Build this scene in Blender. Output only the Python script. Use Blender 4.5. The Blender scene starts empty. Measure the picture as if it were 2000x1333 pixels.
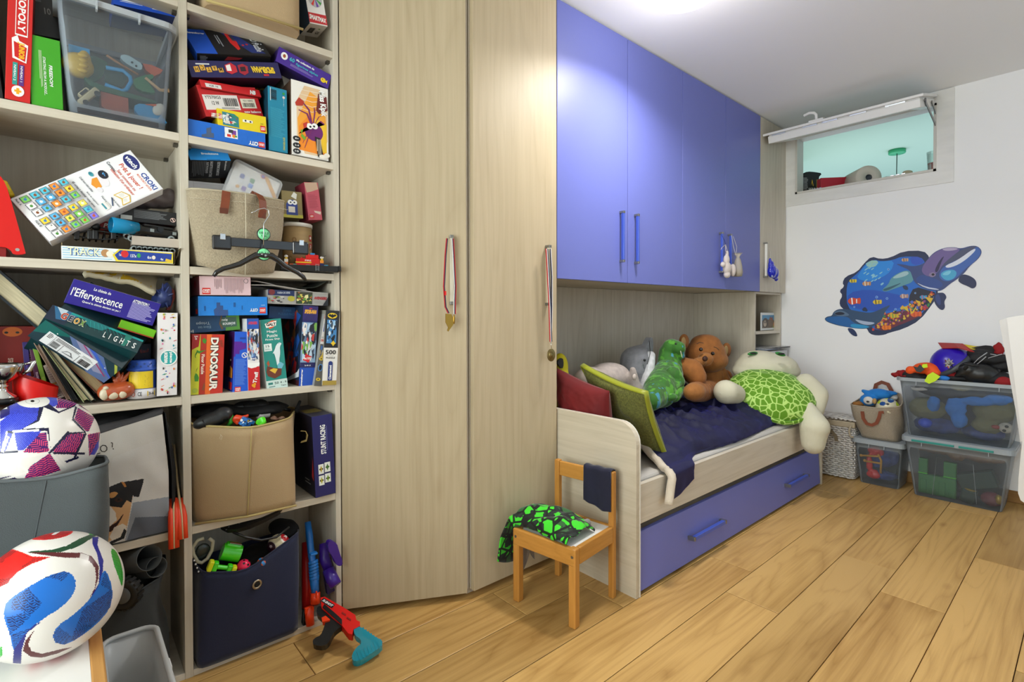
import bpy, bmesh, math, random
from math import sin, cos, pi, radians
from mathutils import Vector, Matrix, noise
from mathutils.geometry import tessellate_polygon
random.seed(7)
S = bpy.context.scene
COL = S.collection
# ---------------- camera ----------------
H = 1.12
_y, _p, _r = radians(48.91), radians(-.75), radians(-.11)
_f = Vector((cos(_y)*cos(_p), sin(_y)*cos(_p), sin(_p)))
_rt = Vector((sin(_y), -cos(_y), 0)); _u = _rt.cross(_f)
_r2 = _rt*cos(_r)+_u*sin(_r); _u2 = _r2.cross(_f)
CAM = Vector((0, 0, H))
cd = bpy.data.cameras.new('camera'); cam = bpy.data.objects.new('camera', cd); COL.objects.link(cam)
cd.sensor_width = 36; cd.lens = 36*1001.92/2000; cd.shift_y = -38.5/2000; cd.clip_start = .02
cam.matrix_world = Matrix(((_r2.x, _u2.x, -_f.x, 0), (_r2.y, _u2.y, -_f.y, 0), (_r2.z, _u2.z, -_f.z, H), (0, 0, 0, 1)))
S.camera = cam
def P(x, y, X=None, Y=None, Z=None):          # photo position on a given wall/shelf/floor plane -> point in the room
    d = _r2*((x-1000)/1001.92) - _u2*((y-628)/1001.92) + _f
    if X is not None: t = X/d.x
    elif Y is not None: t = Y/d.y
    else: t = (Z-H)/d.z
    return CAM + d*t
# ---------------- world, lights, exposure ----------------
S.view_settings.view_transform = 'Standard'; S.view_settings.look = 'None'
S.view_settings.exposure = 0.97; S.view_settings.gamma = 1; S.view_settings.use_curve_mapping = False
w = bpy.data.worlds.new('world'); S.world = w; w.use_nodes = True
w.node_tree.nodes['Background'].inputs[0].default_value = (.75, .85, 1, 1); w.node_tree.nodes['Background'].inputs[1].default_value = .9
def area(name, loc, rot, sx, sy, e, col):
    l = bpy.data.lights.new(name, 'AREA'); l.shape = 'RECTANGLE'; l.size = sx; l.size_y = sy; l.energy = e; l.color = col
    o = bpy.data.objects.new(name, l); o.location = loc; o.rotation_euler = rot; COL.objects.link(o); return o
area('fill_light', (2.2, -1.38, 1.4), (radians(90), 0, radians(180)), 2.6, 1.6, 310, (1, 1, .985))  # added fill light, out of view, brightens far wall, bed and alcove
area('fill_light', (-1.38, .5, 1.35), (0, radians(-90), 0), 1.7, 1.6, 52, (1, .99, .97))  # second added fill light, behind the camera
area('kitchen_light', (5.4, 1.6, 1.9), (radians(180), 0, 0), .9, .9, 1.05, (.97, 1, .98))
pl = bpy.data.lights.new('ceiling_bulb', 'AREA'); pl.shape = 'DISK'; pl.size = .26; pl.energy = 9; pl.spread = radians(150); pl.color = (1, .98, .945)
po = bpy.data.objects.new('ceiling_bulb', pl); po.location = (2.02, 1.16, 2.435); COL.objects.link(po)
p2 = bpy.data.lights.new('ceiling_bulb_up', 'POINT'); p2.energy = 3.0; p2.color = (1, .98, .95); p2.shadow_soft_size = .09
po = bpy.data.objects.new('ceiling_bulb_up', p2); po.location = (2.0, 1.16, 2.38); COL.objects.link(po)
# ---------------- helpers ----------------
def lin(h):
    if not isinstance(h, str): return tuple(h)[:3]
    h = h.lstrip('#'); r = [int(h[i:i+2], 16)/255 for i in (0, 2, 4)]
    return tuple(c/12.92 if c < .04045 else ((c+.055)/1.055)**2.4 for c in r)
MC = {}
def mat(key, c='#ffffff', rough=.5, metal=0, emit=0, noise_=None, bump=None, clear=None, sheen=0, stint=None, coat=0, attr=False, trans=0, spec=None, wave=None):
    if key in MC: return MC[key]
    m = bpy.data.materials.new(key); m.use_nodes = True; nt = m.node_tree; N = nt.nodes; L = nt.links
    b = N['Principled BSDF']; c = lin(c)
    b.inputs['Base Color'].default_value = (*c, 1); b.inputs['Roughness'].default_value = rough; b.inputs['Metallic'].default_value = metal
    if spec is not None: b.inputs['Specular IOR Level'].default_value = spec
    if sheen: b.inputs['Sheen Weight'].default_value = sheen; b.inputs['Sheen Roughness'].default_value = .35; b.inputs['Sheen Tint'].default_value = (*lin(stint or '#ffffff'), 1)
    if coat: b.inputs['Coat Weight'].default_value = coat
    if trans: b.inputs['Transmission Weight'].default_value = trans
    if emit: b.inputs['Emission Color'].default_value = (*c, 1); b.inputs['Emission Strength'].default_value = emit
    tc = N.new('ShaderNodeTexCoord')
    if attr:
        a = N.new('ShaderNodeAttribute'); a.attribute_name = 'Col'; L.new(a.outputs[0], b.inputs['Base Color'])
    if noise_:
        sc, amt = noise_[0], noise_[1]; st = noise_[2] if len(noise_) > 2 else (1, 1, 1)
        mp = N.new('ShaderNodeMapping'); mp.inputs['Scale'].default_value = [sc*k for k in st]; L.new(tc.outputs['Object'], mp.inputs[0])
        n = N.new('ShaderNodeTexNoise'); n.inputs['Scale'].default_value = 1; n.inputs['Detail'].default_value = 4; L.new(mp.outputs[0], n.inputs[0])
        r = N.new('ShaderNodeValToRGB'); e = r.color_ramp.elements
        e[0].position = .3; e[1].position = .7
        e[0].color = (*[x*(1-amt) for x in c], 1); e[1].color = (*[min(1, x*(1+amt*.6)) for x in c], 1)
        L.new(n.outputs[0], r.inputs[0]); L.new(r.outputs[0], b.inputs['Base Color'])
    if bump:
        n2 = N.new('ShaderNodeTexNoise'); n2.inputs['Scale'].default_value = bump[0]; n2.inputs['Detail'].default_value = 3
        bp = N.new('ShaderNodeBump'); bp.inputs['Strength'].default_value = bump[1]; bp.inputs['Distance'].default_value = .002
        L.new(tc.outputs['Object'], n2.inputs[0]); L.new(n2.outputs[0], bp.inputs['Height']); L.new(bp.outputs[0], b.inputs['Normal'])
    if wave:   # woven cloth: two crossed fine waves as bump
        w1 = N.new('ShaderNodeTexChecker'); w1.inputs['Scale'].default_value = wave[0]; L.new(tc.outputs['Object'], w1.inputs[0])
        n2 = N.new('ShaderNodeTexNoise'); n2.inputs['Scale'].default_value = wave[0]*.6; n2.inputs['Detail'].default_value = 2; L.new(tc.outputs['Object'], n2.inputs[0])
        bp = N.new('ShaderNodeBump'); bp.inputs['Strength'].default_value = wave[1]; bp.inputs['Distance'].default_value = .002
        L.new(n2.outputs[0], bp.inputs['Height']); L.new(bp.outputs[0], b.inputs['Normal'])
    if clear is not None:    # thin clear / frosted plastic: part transparent, part diffuse and glossy
        tr = N.new('ShaderNodeBsdfTransparent'); tr.inputs[0].default_value = (*[min(1, .75+.25*x) for x in c], 1)
        mx = N.new('ShaderNodeMixShader'); lw = N.new('ShaderNodeLayerWeight'); lw.inputs[0].default_value = .35
        ma = N.new('ShaderNodeMath'); ma.operation = 'MULTIPLY_ADD'; ma.use_clamp = True; ma.inputs[1].default_value = .5; ma.inputs[2].default_value = clear
        L.new(lw.outputs['Fresnel'], ma.inputs[0]); L.new(ma.outputs[0], mx.inputs[0])
        L.new(tr.outputs[0], mx.inputs[1]); L.new(b.outputs[0], mx.inputs[2]); L.new(mx.outputs[0], N['Material Output'].inputs[0])
    MC[key] = m; return m
def wood(key, c0, c1, axis, sc=1.0, rough=.5, knots=True, contrast=1.0, rnd=False, gcol=None):
    """procedural board: long streaky grain along one axis, wavy cathedral figure and a few knots"""
    if key in MC: return MC[key]
    m = bpy.data.materials.new(key); m.use_nodes = True; nt = m.node_tree; N = nt.nodes; L = nt.links; b = N['Principled BSDF']
    b.inputs['Roughness'].default_value = rough; b.inputs['Specular IOR Level'].default_value = .25
    tc = N.new('ShaderNodeTexCoord'); mp = N.new('ShaderNodeMapping'); L.new(tc.outputs['Object'], mp.inputs[0])
    if rnd:
        oi = N.new('ShaderNodeObjectInfo'); vm = N.new('ShaderNodeMath'); vm.operation = 'MULTIPLY'; vm.inputs[1].default_value = 37.0
        L.new(oi.outputs['Random'], vm.inputs[0]); cb = N.new('ShaderNodeCombineXYZ')
        for k in range(3): L.new(vm.outputs[0], cb.inputs[k])
        L.new(cb.outputs[0], mp.inputs['Location'])
    def scl(a, l):
        s = N.new('ShaderNodeMapping'); v = [a, a, a]; v[axis] = l; s.inputs['Scale'].default_value = v; L.new(mp.outputs[0], s.inputs[0]); return s.outputs[0]
    n1 = N.new('ShaderNodeTexNoise'); n1.inputs['Scale'].default_value = 1; n1.inputs['Detail'].default_value = 6; n1.inputs['Roughness'].default_value = .65; L.new(scl(90*sc, 2.5*sc), n1.inputs[0])
    n2 = N.new('ShaderNodeTexNoise'); n2.inputs['Scale'].default_value = 1; n2.inputs['Detail'].default_value = 2; n2.inputs['Distortion'].default_value = .25; L.new(scl(5*sc, .55*sc), n2.inputs[0])
    mu = N.new('ShaderNodeMath'); mu.operation = 'MULTIPLY'; mu.inputs[1].default_value = 26; L.new(n2.outputs[0], mu.inputs[0])
    fr = N.new('ShaderNodeMath'); fr.operation = 'PINGPONG'; fr.inputs[1].default_value = 1; L.new(mu.outputs[0], fr.inputs[0])
    n3 = N.new('ShaderNodeTexNoise'); n3.inputs['Scale'].default_value = 1; n3.inputs['Detail'].default_value = 1; L.new(scl(3*sc, .9*sc), n3.inputs[0])
    pw = N.new('ShaderNodeMath'); pw.operation = 'POWER'; pw.inputs[1].default_value = .45; L.new(fr.outputs[0], pw.inputs[0])
    g1 = N.new('ShaderNodeMath'); g1.operation = 'MULTIPLY_ADD'; g1.inputs[1].default_value = .5; g1.inputs[2].default_value = .25; L.new(n1.outputs[0], g1.inputs[0])
    a1 = N.new('ShaderNodeMath'); a1.operation = 'MULTIPLY_ADD'; a1.inputs[1].default_value = .2*contrast; L.new(pw.outputs[0], a1.inputs[0]); L.new(g1.outputs[0], a1.inputs[2])
    a2 = N.new('ShaderNodeMath'); a2.operation = 'MULTIPLY_ADD'; a2.inputs[1].default_value = .8*contrast; L.new(n3.outputs[0], a2.inputs[0]); L.new(a1.outputs[0], a2.inputs[2])
    r = N.new('ShaderNodeValToRGB'); e = r.color_ramp.elements; e[0].position = .42; e[1].position = 1.0; e[0].color = (*lin(c0), 1); e[1].color = (*lin(c1), 1)
    sb = N.new('ShaderNodeMath'); sb.operation = 'SUBTRACT'; sb.inputs[1].default_value = .22; L.new(a2.outputs[0], sb.inputs[0]); L.new(sb.outputs[0], r.inputs[0])
    out = r.outputs[0]
    if knots:
        vo = N.new('ShaderNodeTexVoronoi'); vo.inputs['Scale'].default_value = 1; vo.inputs['Randomness'].default_value = 1; L.new(scl(5.2*sc, 2.0*sc), vo.inputs[0])
        kr = N.new('ShaderNodeValToRGB'); ke = kr.color_ramp.elements; ke[0].position = 0; ke[1].position = .11; ke[0].color = (.62, .54, .46, 1) if contrast > 1 else (.9, .88, .85, 1); ke[1].color = (1, 1, 1, 1)
        L.new(vo.outputs['Distance'], kr.inputs[0]); mx = N.new('ShaderNodeMixRGB'); mx.blend_type = 'MULTIPLY'; mx.inputs[0].default_value = 1
        L.new(out, mx.inputs[1]); L.new(kr.outputs[0], mx.inputs[2]); out = mx.outputs[0]
    if rnd:
        hv = N.new('ShaderNodeHueSaturation'); mr = N.new('ShaderNodeMapRange'); mr.inputs[3].default_value = .86; mr.inputs[4].default_value = 1.12
        L.new(oi.outputs['Random'], mr.inputs[0]); L.new(mr.outputs[0], hv.inputs['Value']); L.new(out, hv.inputs['Color']); out = hv.outputs[0]
    L.new(out, b.inputs['Base Color'])
    bp = N.new('ShaderNodeBump'); bp.inputs['Strength'].default_value = .25; bp.inputs['Distance'].default_value = .0006; L.new(n1.outputs[0], bp.inputs['Height']); L.new(bp.outputs[0], b.inputs['Normal'])
    MC[key] = m; return m
I4 = Matrix.Identity(4)
MW = {}
def tr(x=0, y=0, z=0, rx=0, ry=0, rz=0, s=1):
    return Matrix.Translation((x, y, z)) @ Matrix.Rotation(radians(rz), 4, 'Z') @ Matrix.Rotation(radians(ry), 4, 'Y') @ Matrix.Rotation(radians(rx), 4, 'X') @ Matrix.Diagonal((s, s, s, 1))
def frame(o, xd, zd):            # matrix with local x along xd and local z near zd
    x = Vector(xd).normalized(); z = Vector(zd); z = (z-x*z.dot(x)).normalized(); y = z.cross(x)
    return Matrix(((x.x, y.x, z.x, o[0]), (x.y, y.y, z.y, o[1]), (x.z, y.z, z.z, o[2]), (0, 0, 0, 1)))
def tag(o, label=None, cat=None, group=None, kind=None):
    if label: o['label'] = label
    if cat: o['category'] = cat
    if group: o['group'] = group
    if kind: o['kind'] = kind
    return o
def thing(name, label, cat, loc=(0, 0, 0), M=None, group=None):
    o = bpy.data.objects.new(name, None); COL.objects.link(o); o.empty_display_size = .05
    M = M.copy() if M is not None else Matrix.Translation(loc)
    o.matrix_world = M; MW[o.name] = M
    return tag(o, label, cat, group)
class MB:
    def __init__(s, M=None): s.v = []; s.f = []; s.sm = []; s.c = []; s.M = M or I4; s.col = None
    def add(s, vs, fs, sm=False, M=None, col=None):
        M = s.M @ M if M is not None else s.M; k = len(s.v)
        s.v += [tuple(M @ Vector(p)) for p in vs]; s.f += [tuple(i+k for i in f) for f in fs]; s.sm += [sm]*len(fs)
        c = col if col is not None else s.col
        s.c += (c if isinstance(c, list) else [c]*len(fs)); return s
    def box(s, a, b, M=None, col=None):
        x0, y0, z0 = a; x1, y1, z1 = b
        if x1 < x0: x0, x1 = x1, x0
        if y1 < y0: y0, y1 = y1, y0
        if z1 < z0: z0, z1 = z1, z0
        return s.add([(x0, y0, z0), (x1, y0, z0), (x1, y1, z0), (x0, y1, z0), (x0, y0, z1), (x1, y0, z1), (x1, y1, z1), (x0, y1, z1)],
                     [(0, 3, 2, 1), (4, 5, 6, 7), (0, 1, 5, 4), (2, 3, 7, 6), (3, 0, 4, 7), (1, 2, 6, 5)], False, M, col)
    def cbox(s, c, d, M=None, col=None): return s.box([c[i]-d[i]/2 for i in range(3)], [c[i]+d[i]/2 for i in range(3)], M, col)
    def lathe(s, prof, n=24, M=None, col=None, sm=True, arc=2*pi):
        vs = []; fs = []; full = abs(arc-2*pi) < 1e-6; m = n if full else n+1
        for r, z in prof:
            for i in range(m): a = arc*i/n; vs.append((r*cos(a), r*sin(a), z))
        for j in range(len(prof)-1):
            for i in range(n):
                i2 = (i+1) % m; fs.append((j*m+i, j*m+i2, (j+1)*m+i2, (j+1)*m+i))
        return s.add(vs, fs, sm, M, col)
    def cyl(s, p0, p1, r0, r1=None, n=16, caps=True, col=None, sm=True):
        r1 = r0 if r1 is None else r1; p0 = Vector(p0); p1 = Vector(p1); d = (p1-p0); L = d.length; d.normalize()
        up = Vector((0, 0, 1)) if abs(d.z) < .95 else Vector((1, 0, 0)); a = d.cross(up).normalized(); b = d.cross(a)
        vs = [p0+(a*cos(2*pi*i/n)+b*sin(2*pi*i/n))*r0 for i in range(n)]+[p1+(a*cos(2*pi*i/n)+b*sin(2*pi*i/n))*r1 for i in range(n)]
        s.add(vs, [(i, (i+1) % n, n+(i+1) % n, n+i) for i in range(n)], sm, None, col)
        if caps: s.add(vs, [tuple(range(n-1, -1, -1)), tuple(range(n, 2*n))], False, None, col)
        return s
    def tube(s, pts, r, n=8, closed=False, col=None, flat=None, upv=None, caps=True):
        pts = [Vector(p) for p in pts]; m = len(pts); rs = r if isinstance(r, (list, tuple)) else [r]*m
        vs = []; fs = []; prev = None
        for i, p in enumerate(pts):
            if closed: d = pts[(i+1) % m]-pts[i-1]
            else: d = pts[min(i+1, m-1)]-pts[max(i-1, 0)]
            d.normalize()
            if upv is not None: a = d.cross(Vector(upv)); a = a.normalized() if a.length > 1e-5 else prev
            elif prev is None:
                up = Vector((0, 0, 1)) if abs(d.z) < .9 else Vector((1, 0, 0)); a = d.cross(up).normalized()
            else: a = (prev-d*prev.dot(d)).normalized()
            prev = a; b = d.cross(a)
            for k in range(n):
                t = 2*pi*(k+.5)/n
                if flat: q = a*(flat[0] if cos(t) > 0 else -flat[0])+b*(flat[1] if sin(t) > 0 else -flat[1]) if n == 4 else a*cos(t)*flat[0]+b*sin(t)*flat[1]
                else: q = (a*cos(t)+b*sin(t))*rs[i]
                vs.append(p+q)
        for i in range(m if closed else m-1):
            for k in range(n):
                k2 = (k+1) % n; j = (i+1) % m; fs.append((i*n+k, i*n+k2, j*n+k2, j*n+k))
        if not closed and caps: fs += [tuple(range(n-1, -1, -1)), tuple((m-1)*n+k for k in range(n))]
        return s.add(vs, fs, n > 4, None, col)
    def ell(s, c, r, M=None, n=20, m=12, col=None):
        if not isinstance(r, (tuple, list)): r = (r, r, r)
        vs = [(0, 0, -1)]; fs = []
        for j in range(1, m):
            t = -pi/2+pi*j/m
            for i in range(n): a = 2*pi*i/n; vs.append((cos(t)*cos(a), cos(t)*sin(a), sin(t)))
        vs.append((0, 0, 1)); T = len(vs)-1
        for i in range(n): fs.append((0, 1+(i+1) % n, 1+i)); fs.append((T, T-n+i, T-n+(i+1) % n))
        for j in range(m-2):
            for i in range(n): a = 1+j*n; fs.append((a+i, a+(i+1) % n, a+n+(i+1) % n, a+n+i))
        K = Matrix.Translation(c) @ (M or I4) @ Matrix.Diagonal((*r, 1))
        return s.add(vs, fs, True, K, col)
    def prism(s, poly, z0, z1, M=None, col=None, sm=False):
        n = len(poly); tri = tessellate_polygon([[Vector((p[0], p[1], 0)) for p in poly]])
        A = sum(poly[i][0]*poly[(i+1) % n][1]-poly[(i+1) % n][0]*poly[i][1] for i in range(n))
        if A < 0: poly = poly[::-1]; tri = tessellate_polygon([[Vector((p[0], p[1], 0)) for p in poly]])
        vs = [(p[0], p[1], z0) for p in poly]+[(p[0], p[1], z1) for p in poly]
        def up(t):
            a, b, c = [poly[i] for i in t]; return (b[0]-a[0])*(c[1]-a[1])-(c[0]-a[0])*(b[1]-a[1]) > 0
        fs = []
        for t in tri:
            t = tuple(t) if up(t) else tuple(t)[::-1]
            fs.append(tuple(i+n for i in t)); fs.append(t[::-1])
        s.add(vs, fs, False, M, col)
        return s.add(vs, [(i, (i+1) % n, n+(i+1) % n, n+i) for i in range(n)], sm, M, col)
    def grid(s, fn, nu, nv, M=None, col=None, cu=False, sm=True):
        vs = [fn(i/nu, j/nv) for j in range(nv+1) for i in range(nu if cu else nu+1)]; w = nu if cu else nu+1
        fs = [(j*w+i, j*w+(i+1) % w, (j+1)*w+(i+1) % w, (j+1)*w+i) for j in range(nv) for i in range(nu)]
        return s.add(vs, fs, sm, M, col)
    def out(s, name, m, parent=None, bev=0, solid=0, sub=0, remesh=0, world=False, M=None, weld=False, smooth_it=0, seg=2, off=None):
        me = bpy.data.meshes.new(name); me.from_pydata(s.v, [], s.f); me.polygons.foreach_set('use_smooth', s.sm)
        ms = m if isinstance(m, (list, tuple)) else [m]
        for x in ms: me.materials.append(x)
        if any(c is not None for c in s.c):
            at = me.color_attributes.new('Col', 'FLOAT_COLOR', 'CORNER'); buf = []
            for f, c in zip(s.f, s.c):
                c = lin(c) if c is not None else (.8, .8, .8); buf += [*c, 1]*len(f)
            at.data.foreach_set('color', buf)
        me.update()
        o = bpy.data.objects.new(name, me); COL.objects.link(o)
        if parent is not None:
            o.parent = parent
            if world: o.matrix_parent_inverse = MW[parent.name].inverted()
            if M is not None: o.matrix_local = M
            MW[o.name] = MW[parent.name] @ (M or I4) if not world else I4
        else:
            if M is not None: o.matrix_world = M
            MW[o.name] = M or I4
        if weld:
            w_ = o.modifiers.new('weld', 'WELD'); w_.merge_threshold = .0002
        if remesh:
            r = o.modifiers.new('remesh', 'REMESH'); r.mode = 'VOXEL'; r.voxel_size = remesh; r.use_smooth_shade = True
            if smooth_it: q = o.modifiers.new('smooth', 'SMOOTH'); q.iterations = smooth_it; q.factor = .6
        if sub: q = o.modifiers.new('sub', 'SUBSURF'); q.levels = sub; q.render_levels = sub
        if solid:
            q = o.modifiers.new('solid', 'SOLIDIFY'); q.thickness = solid; q.offset = 0 if off is None else off
        if bev:
            q = o.modifiers.new('bevel', 'BEVEL'); q.width = bev; q.segments = seg; q.limit_method = 'ANGLE'; q.angle_limit = radians(40)
        return o
# ---- flat print: words, bars, patches laid on a face of a box
GLY = {}
def glyphs(t, bold=.018):
    if (t, bold) in GLY: return GLY[(t, bold)]
    cu = bpy.data.curves.new('t', 'FONT'); cu.body = t; cu.offset = bold; cu.resolution_u = 2
    ob = bpy.data.objects.new('t', cu); me = bpy.data.meshes.new_from_object(ob)
    vs = [tuple(v.co) for v in me.vertices]; fs = [tuple(p.vertices) for p in me.polygons]
    x0 = min(v[0] for v in vs); x1 = max(v[0] for v in vs); y0 = min(v[1] for v in vs); y1 = max(v[1] for v in vs)
    vs = [((v[0]-x0)/(x1-x0)-.5, (v[1]-y0)/(y1-y0)-.5) for v in vs]
    # orient faces up
    out = []
    for f in fs:
        A = sum(vs[f[i]][0]*vs[f[(i+1) % len(f)]][1]-vs[f[(i+1) % len(f)]][0]*vs[f[i]][1] for i in range(len(f)))
        out.append(f if A > 0 else f[::-1])
    bpy.data.objects.remove(ob); bpy.data.meshes.remove(me); bpy.data.curves.remove(cu)
    GLY[(t, bold)] = (vs, out); return GLY[(t, bold)]
def T(text, cx, cy, w, h, col='#ffffff', rot=0, skew=0, bold=.018): return ('t', text, cx, cy, w, h, col, rot, skew, bold)
def Rr(x0, y0, x1, y1, col): return ('r', x0, y0, x1, y1, col)
def C(cx, cy, r, col, ry=None, n=18): return ('c', cx, cy, r, col, ry, n)
def Q(pts, col): return ('p', pts, col)
def LN(x0, y0, x1, y1, n, col, fill=.5, vert=False, seed=1): return ('l', x0, y0, x1, y1, n, col, fill, vert, seed)
def BAR(x0, y0, x1, y1, col='#111111', vert=True, n=16): return ('b', x0, y0, x1, y1, col, vert, n)
def star(cx, cy, r, k=5, q=.45, rot=90, asp=1): return [(cx+asp*(r if i % 2 == 0 else r*q)*cos(radians(rot)+pi*i/k), cy+(r if i % 2 == 0 else r*q)*sin(radians(rot)+pi*i/k)) for i in range(2*k)]
def art(x0, y0, x1, y1, cols, n, seed): return ('a', x0, y0, x1, y1, cols, n, seed)
def prints(items, W, Hh, mb, M, eps=.0006):
    """items in 0..1 of a face W x Hh metres; M maps (x,y,height) to the parent"""
    k = 0
    for it in items:
        k += 1; z = eps+.00007*k; t = it[0]; col = None; pol = []
        if t == 'r': _, x0, y0, x1, y1, col = it; pol = [[(x0, y0), (x1, y0), (x1, y1), (x0, y1)]]
        elif t == 'c':
            _, cx, cy, r, col, ry, n = it; ry = ry or r*W/Hh; pol = [[(cx+r*cos(2*pi*i/n), cy+ry*sin(2*pi*i/n)) for i in range(n)]]
        elif t == 'p': _, p, col = it; pol = [p]
        elif t == 'l':
            _, x0, y0, x1, y1, n, col, fill, vert, sd = it; rg = random.Random(sd)
            for i in range(n):
                e = rg.uniform(.7, 1)
                if not vert: a = y1-(y1-y0)*(i+.5*(1-fill))/n; b = a-(y1-y0)*fill/n; pol.append([(x0, b), (x0+(x1-x0)*e, b), (x0+(x1-x0)*e, a), (x0, a)])
                else: a = x0+(x1-x0)*(i+.5*(1-fill))/n; b = a+(x1-x0)*fill/n; pol.append([(a, y1-(y1-y0)*e), (b, y1-(y1-y0)*e), (b, y1), (a, y1)])
        elif t == 'b':
            _, x0, y0, x1, y1, col, vert, n = it; rg = random.Random(3); x = 0; seq = []
            while x < 1: d = rg.choice((.5, 1, 1.6))/n/1.8; seq.append((x, min(1, x+d))); x += d+rg.choice((.5, 1))/n/1.8
            for a, b in seq:
                if vert: pol.append([(x0+(x1-x0)*a, y0), (x0+(x1-x0)*b, y0), (x0+(x1-x0)*b, y1), (x0+(x1-x0)*a, y1)])
                else: pol.append([(x0, y0+(y1-y0)*a), (x1, y0+(y1-y0)*a), (x1, y0+(y1-y0)*b), (x0, y0+(y1-y0)*b)])
        elif t == 'a':
            _, x0, y0, x1, y1, cols, n, sd = it; rg = random.Random(sd)
            for i in range(n):
                c = rg.choice(cols); cx = rg.uniform(x0, x1); cy = rg.uniform(y0, y1); rr = rg.uniform(.06, .2); a0 = rg.uniform(0, 6.28); kk = rg.choice((3, 4, 5, 6))
                pp = [(min(x1, max(x0, cx+(x1-x0)*rr*rg.uniform(.5, 1.3)*cos(a0+6.283*q/kk))), min(y1, max(y0, cy+(y1-y0)*rr*rg.uniform(.5, 1.3)*sin(a0+6.283*q/kk)))) for q in range(kk)]
                zz = z+.00002*i
                mb.add([(p[0]*W, p[1]*Hh, zz) for p in pp], [tuple(range(kk))], False, M, c)
            k += n//4
            continue
        elif t == 't':
            _, s, cx, cy, w_, h_, col, rot, skew, bold = it
            vert = 45 < abs(rot) % 180 < 135; vs, fs = glyphs(s, bold); ww = w_*(Hh if vert else W); hh = h_*(W if vert else Hh); a = radians(rot)
            q = []
            for x, y in vs:
                X = x*ww+skew*y*hh; Y_ = y*hh; q.append((cx*W+X*cos(a)-Y_*sin(a), cy*Hh+X*sin(a)+Y_*cos(a), z))
            mb.add(q, fs, False, M, col); continue
        for p in pol:
            n = len(p)
            if n > 4:
                A = sum(p[i][0]*p[(i+1) % n][1]-p[(i+1) % n][0]*p[i][1] for i in range(n))
                if A < 0: p = p[::-1]
                for tri in tessellate_polygon([[Vector((a[0], a[1], 0)) for a in p]]):
                    a, b, c = [p[i] for i in tri]
                    if (b[0]-a[0])*(c[1]-a[1])-(c[0]-a[0])*(b[1]-a[1]) < 0: b, c = c, b
                    mb.add([(u[0]*W, u[1]*Hh, z) for u in (a, b, c)], [(0, 1, 2)], False, M, col)
            else: mb.add([(u[0]*W, u[1]*Hh, z) for u in p], [tuple(range(n))], False, M, col)
INK = mat('printed_ink', rough=.42, attr=True)
CARD = mat('printed_card', rough=.45, attr=True)
def face_M(face, w, h, d):
    if face == 'F': return Matrix(((1, 0, 0, 0), (0, 0, -1, 0), (0, 1, 0, 0), (0, 0, 0, 1)))
    if face == 'T': return Matrix(((1, 0, 0, 0), (0, 1, 0, 0), (0, 0, 1, h), (0, 0, 0, 1)))
    if face == 'B': return Matrix(((1, 0, 0, 0), (0, -1, 0, d), (0, 0, -1, 0), (0, 0, 0, 1)))
    if face == 'L': return Matrix(((0, 0, -1, 0), (-1, 0, 0, d), (0, 1, 0, 0), (0, 0, 0, 1)))
    if face == 'R': return Matrix(((0, 0, 1, w), (1, 0, 0, 0), (0, 1, 0, 0), (0, 0, 0, 1)))
def face_dim(face, w, h, d): return {'F': (w, h), 'T': (w, d), 'B': (w, d), 'L': (d, h), 'R': (d, h)}[face]
def facepts(bl, br, tl):
    """front face from three points in the room: returns matrix (x right, y into the depth, z up), width, height"""
    u = br-bl; v = tl-bl; w_ = u.length; u = u.normalized(); v = v-u*v.dot(u); h_ = v.length; v.normalize(); n = u.cross(v)*-1
    return Matrix(((u.x, n.x, v.x, bl.x), (u.y, n.y, v.y, bl.y), (u.z, n.z, v.z, bl.z), (0, 0, 0, 1))), w_, h_
def carton(name, label, cat, bl, br, tl, depth, base, fcols=None, pr=None, Y=1.86, group=None, bev=.0012, fold=True):
    """a printed cardboard box; bl, br, tl = photo positions (x, y[, Y plane]) of the front face corners"""
    pt = [P(q[0], q[1], Y=(q[2] if len(q) > 2 else Y)) for q in (bl, br, tl)]
    M, w_, h_ = facepts(*pt)
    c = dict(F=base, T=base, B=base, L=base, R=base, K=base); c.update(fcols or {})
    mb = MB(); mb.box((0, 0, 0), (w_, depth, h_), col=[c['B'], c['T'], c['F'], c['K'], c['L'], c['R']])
    o = mb.out(name, CARD, bev=bev, M=M); tag(o, label, cat, group)
    if pr:
        for f, items in pr.items():
            pm = MB(); W2, H2 = face_dim(f, w_, h_, depth); prints(items, W2, H2, pm, face_M(f, w_, h_, depth)); pm.out('printed_artwork', INK, o)
    if fold:      # the seam of the tuck-in flap on the box's side
        fm = MB(); fm.box((w_*.06, depth*.5-.0004, h_-.0003), (w_*.94, depth*.5+.0004, h_+.0005), col=tuple(x*.5 for x in lin(c['T'])))
        fm.out('flap_seam', CARD, o)
    return o
# ---------------- the room ----------------
XF, YW, ZC, XN, YR = 4.235, 2.13, 2.55, -1.3, -1.3      # far wall, left wall, ceiling, wall behind, right wall
WHITE = mat('white_paint', '#f4f3f3', .7, bump=(180, .12)); CEIL = mat('ceiling_paint', '#f4f4f4', .8, bump=(150, .1))
def struct(o): o['kind'] = 'structure'; return o
def wall_holes(name, m, axis, pos, th, a0, a1, z0, z1, holes):
    mb = MB(); as_ = sorted({a0, a1, *[h[0] for h in holes], *[h[1] for h in holes]})
    for i in range(len(as_)-1):
        p, q = as_[i], as_[i+1]; zz = [z0]
        for h in holes:
            if h[0] <= p and h[1] >= q: zz += [h[2], h[3]]
        zz.append(z1)
        for k in range(0, len(zz), 2):
            if zz[k+1]-zz[k] > 1e-4:
                if axis == 'X': mb.box((pos, p, zz[k]), (pos+th, q, zz[k+1]))
                else: mb.box((p, pos, zz[k]), (q, pos+th, zz[k+1]))
    return struct(mb.out(name, m))
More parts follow.
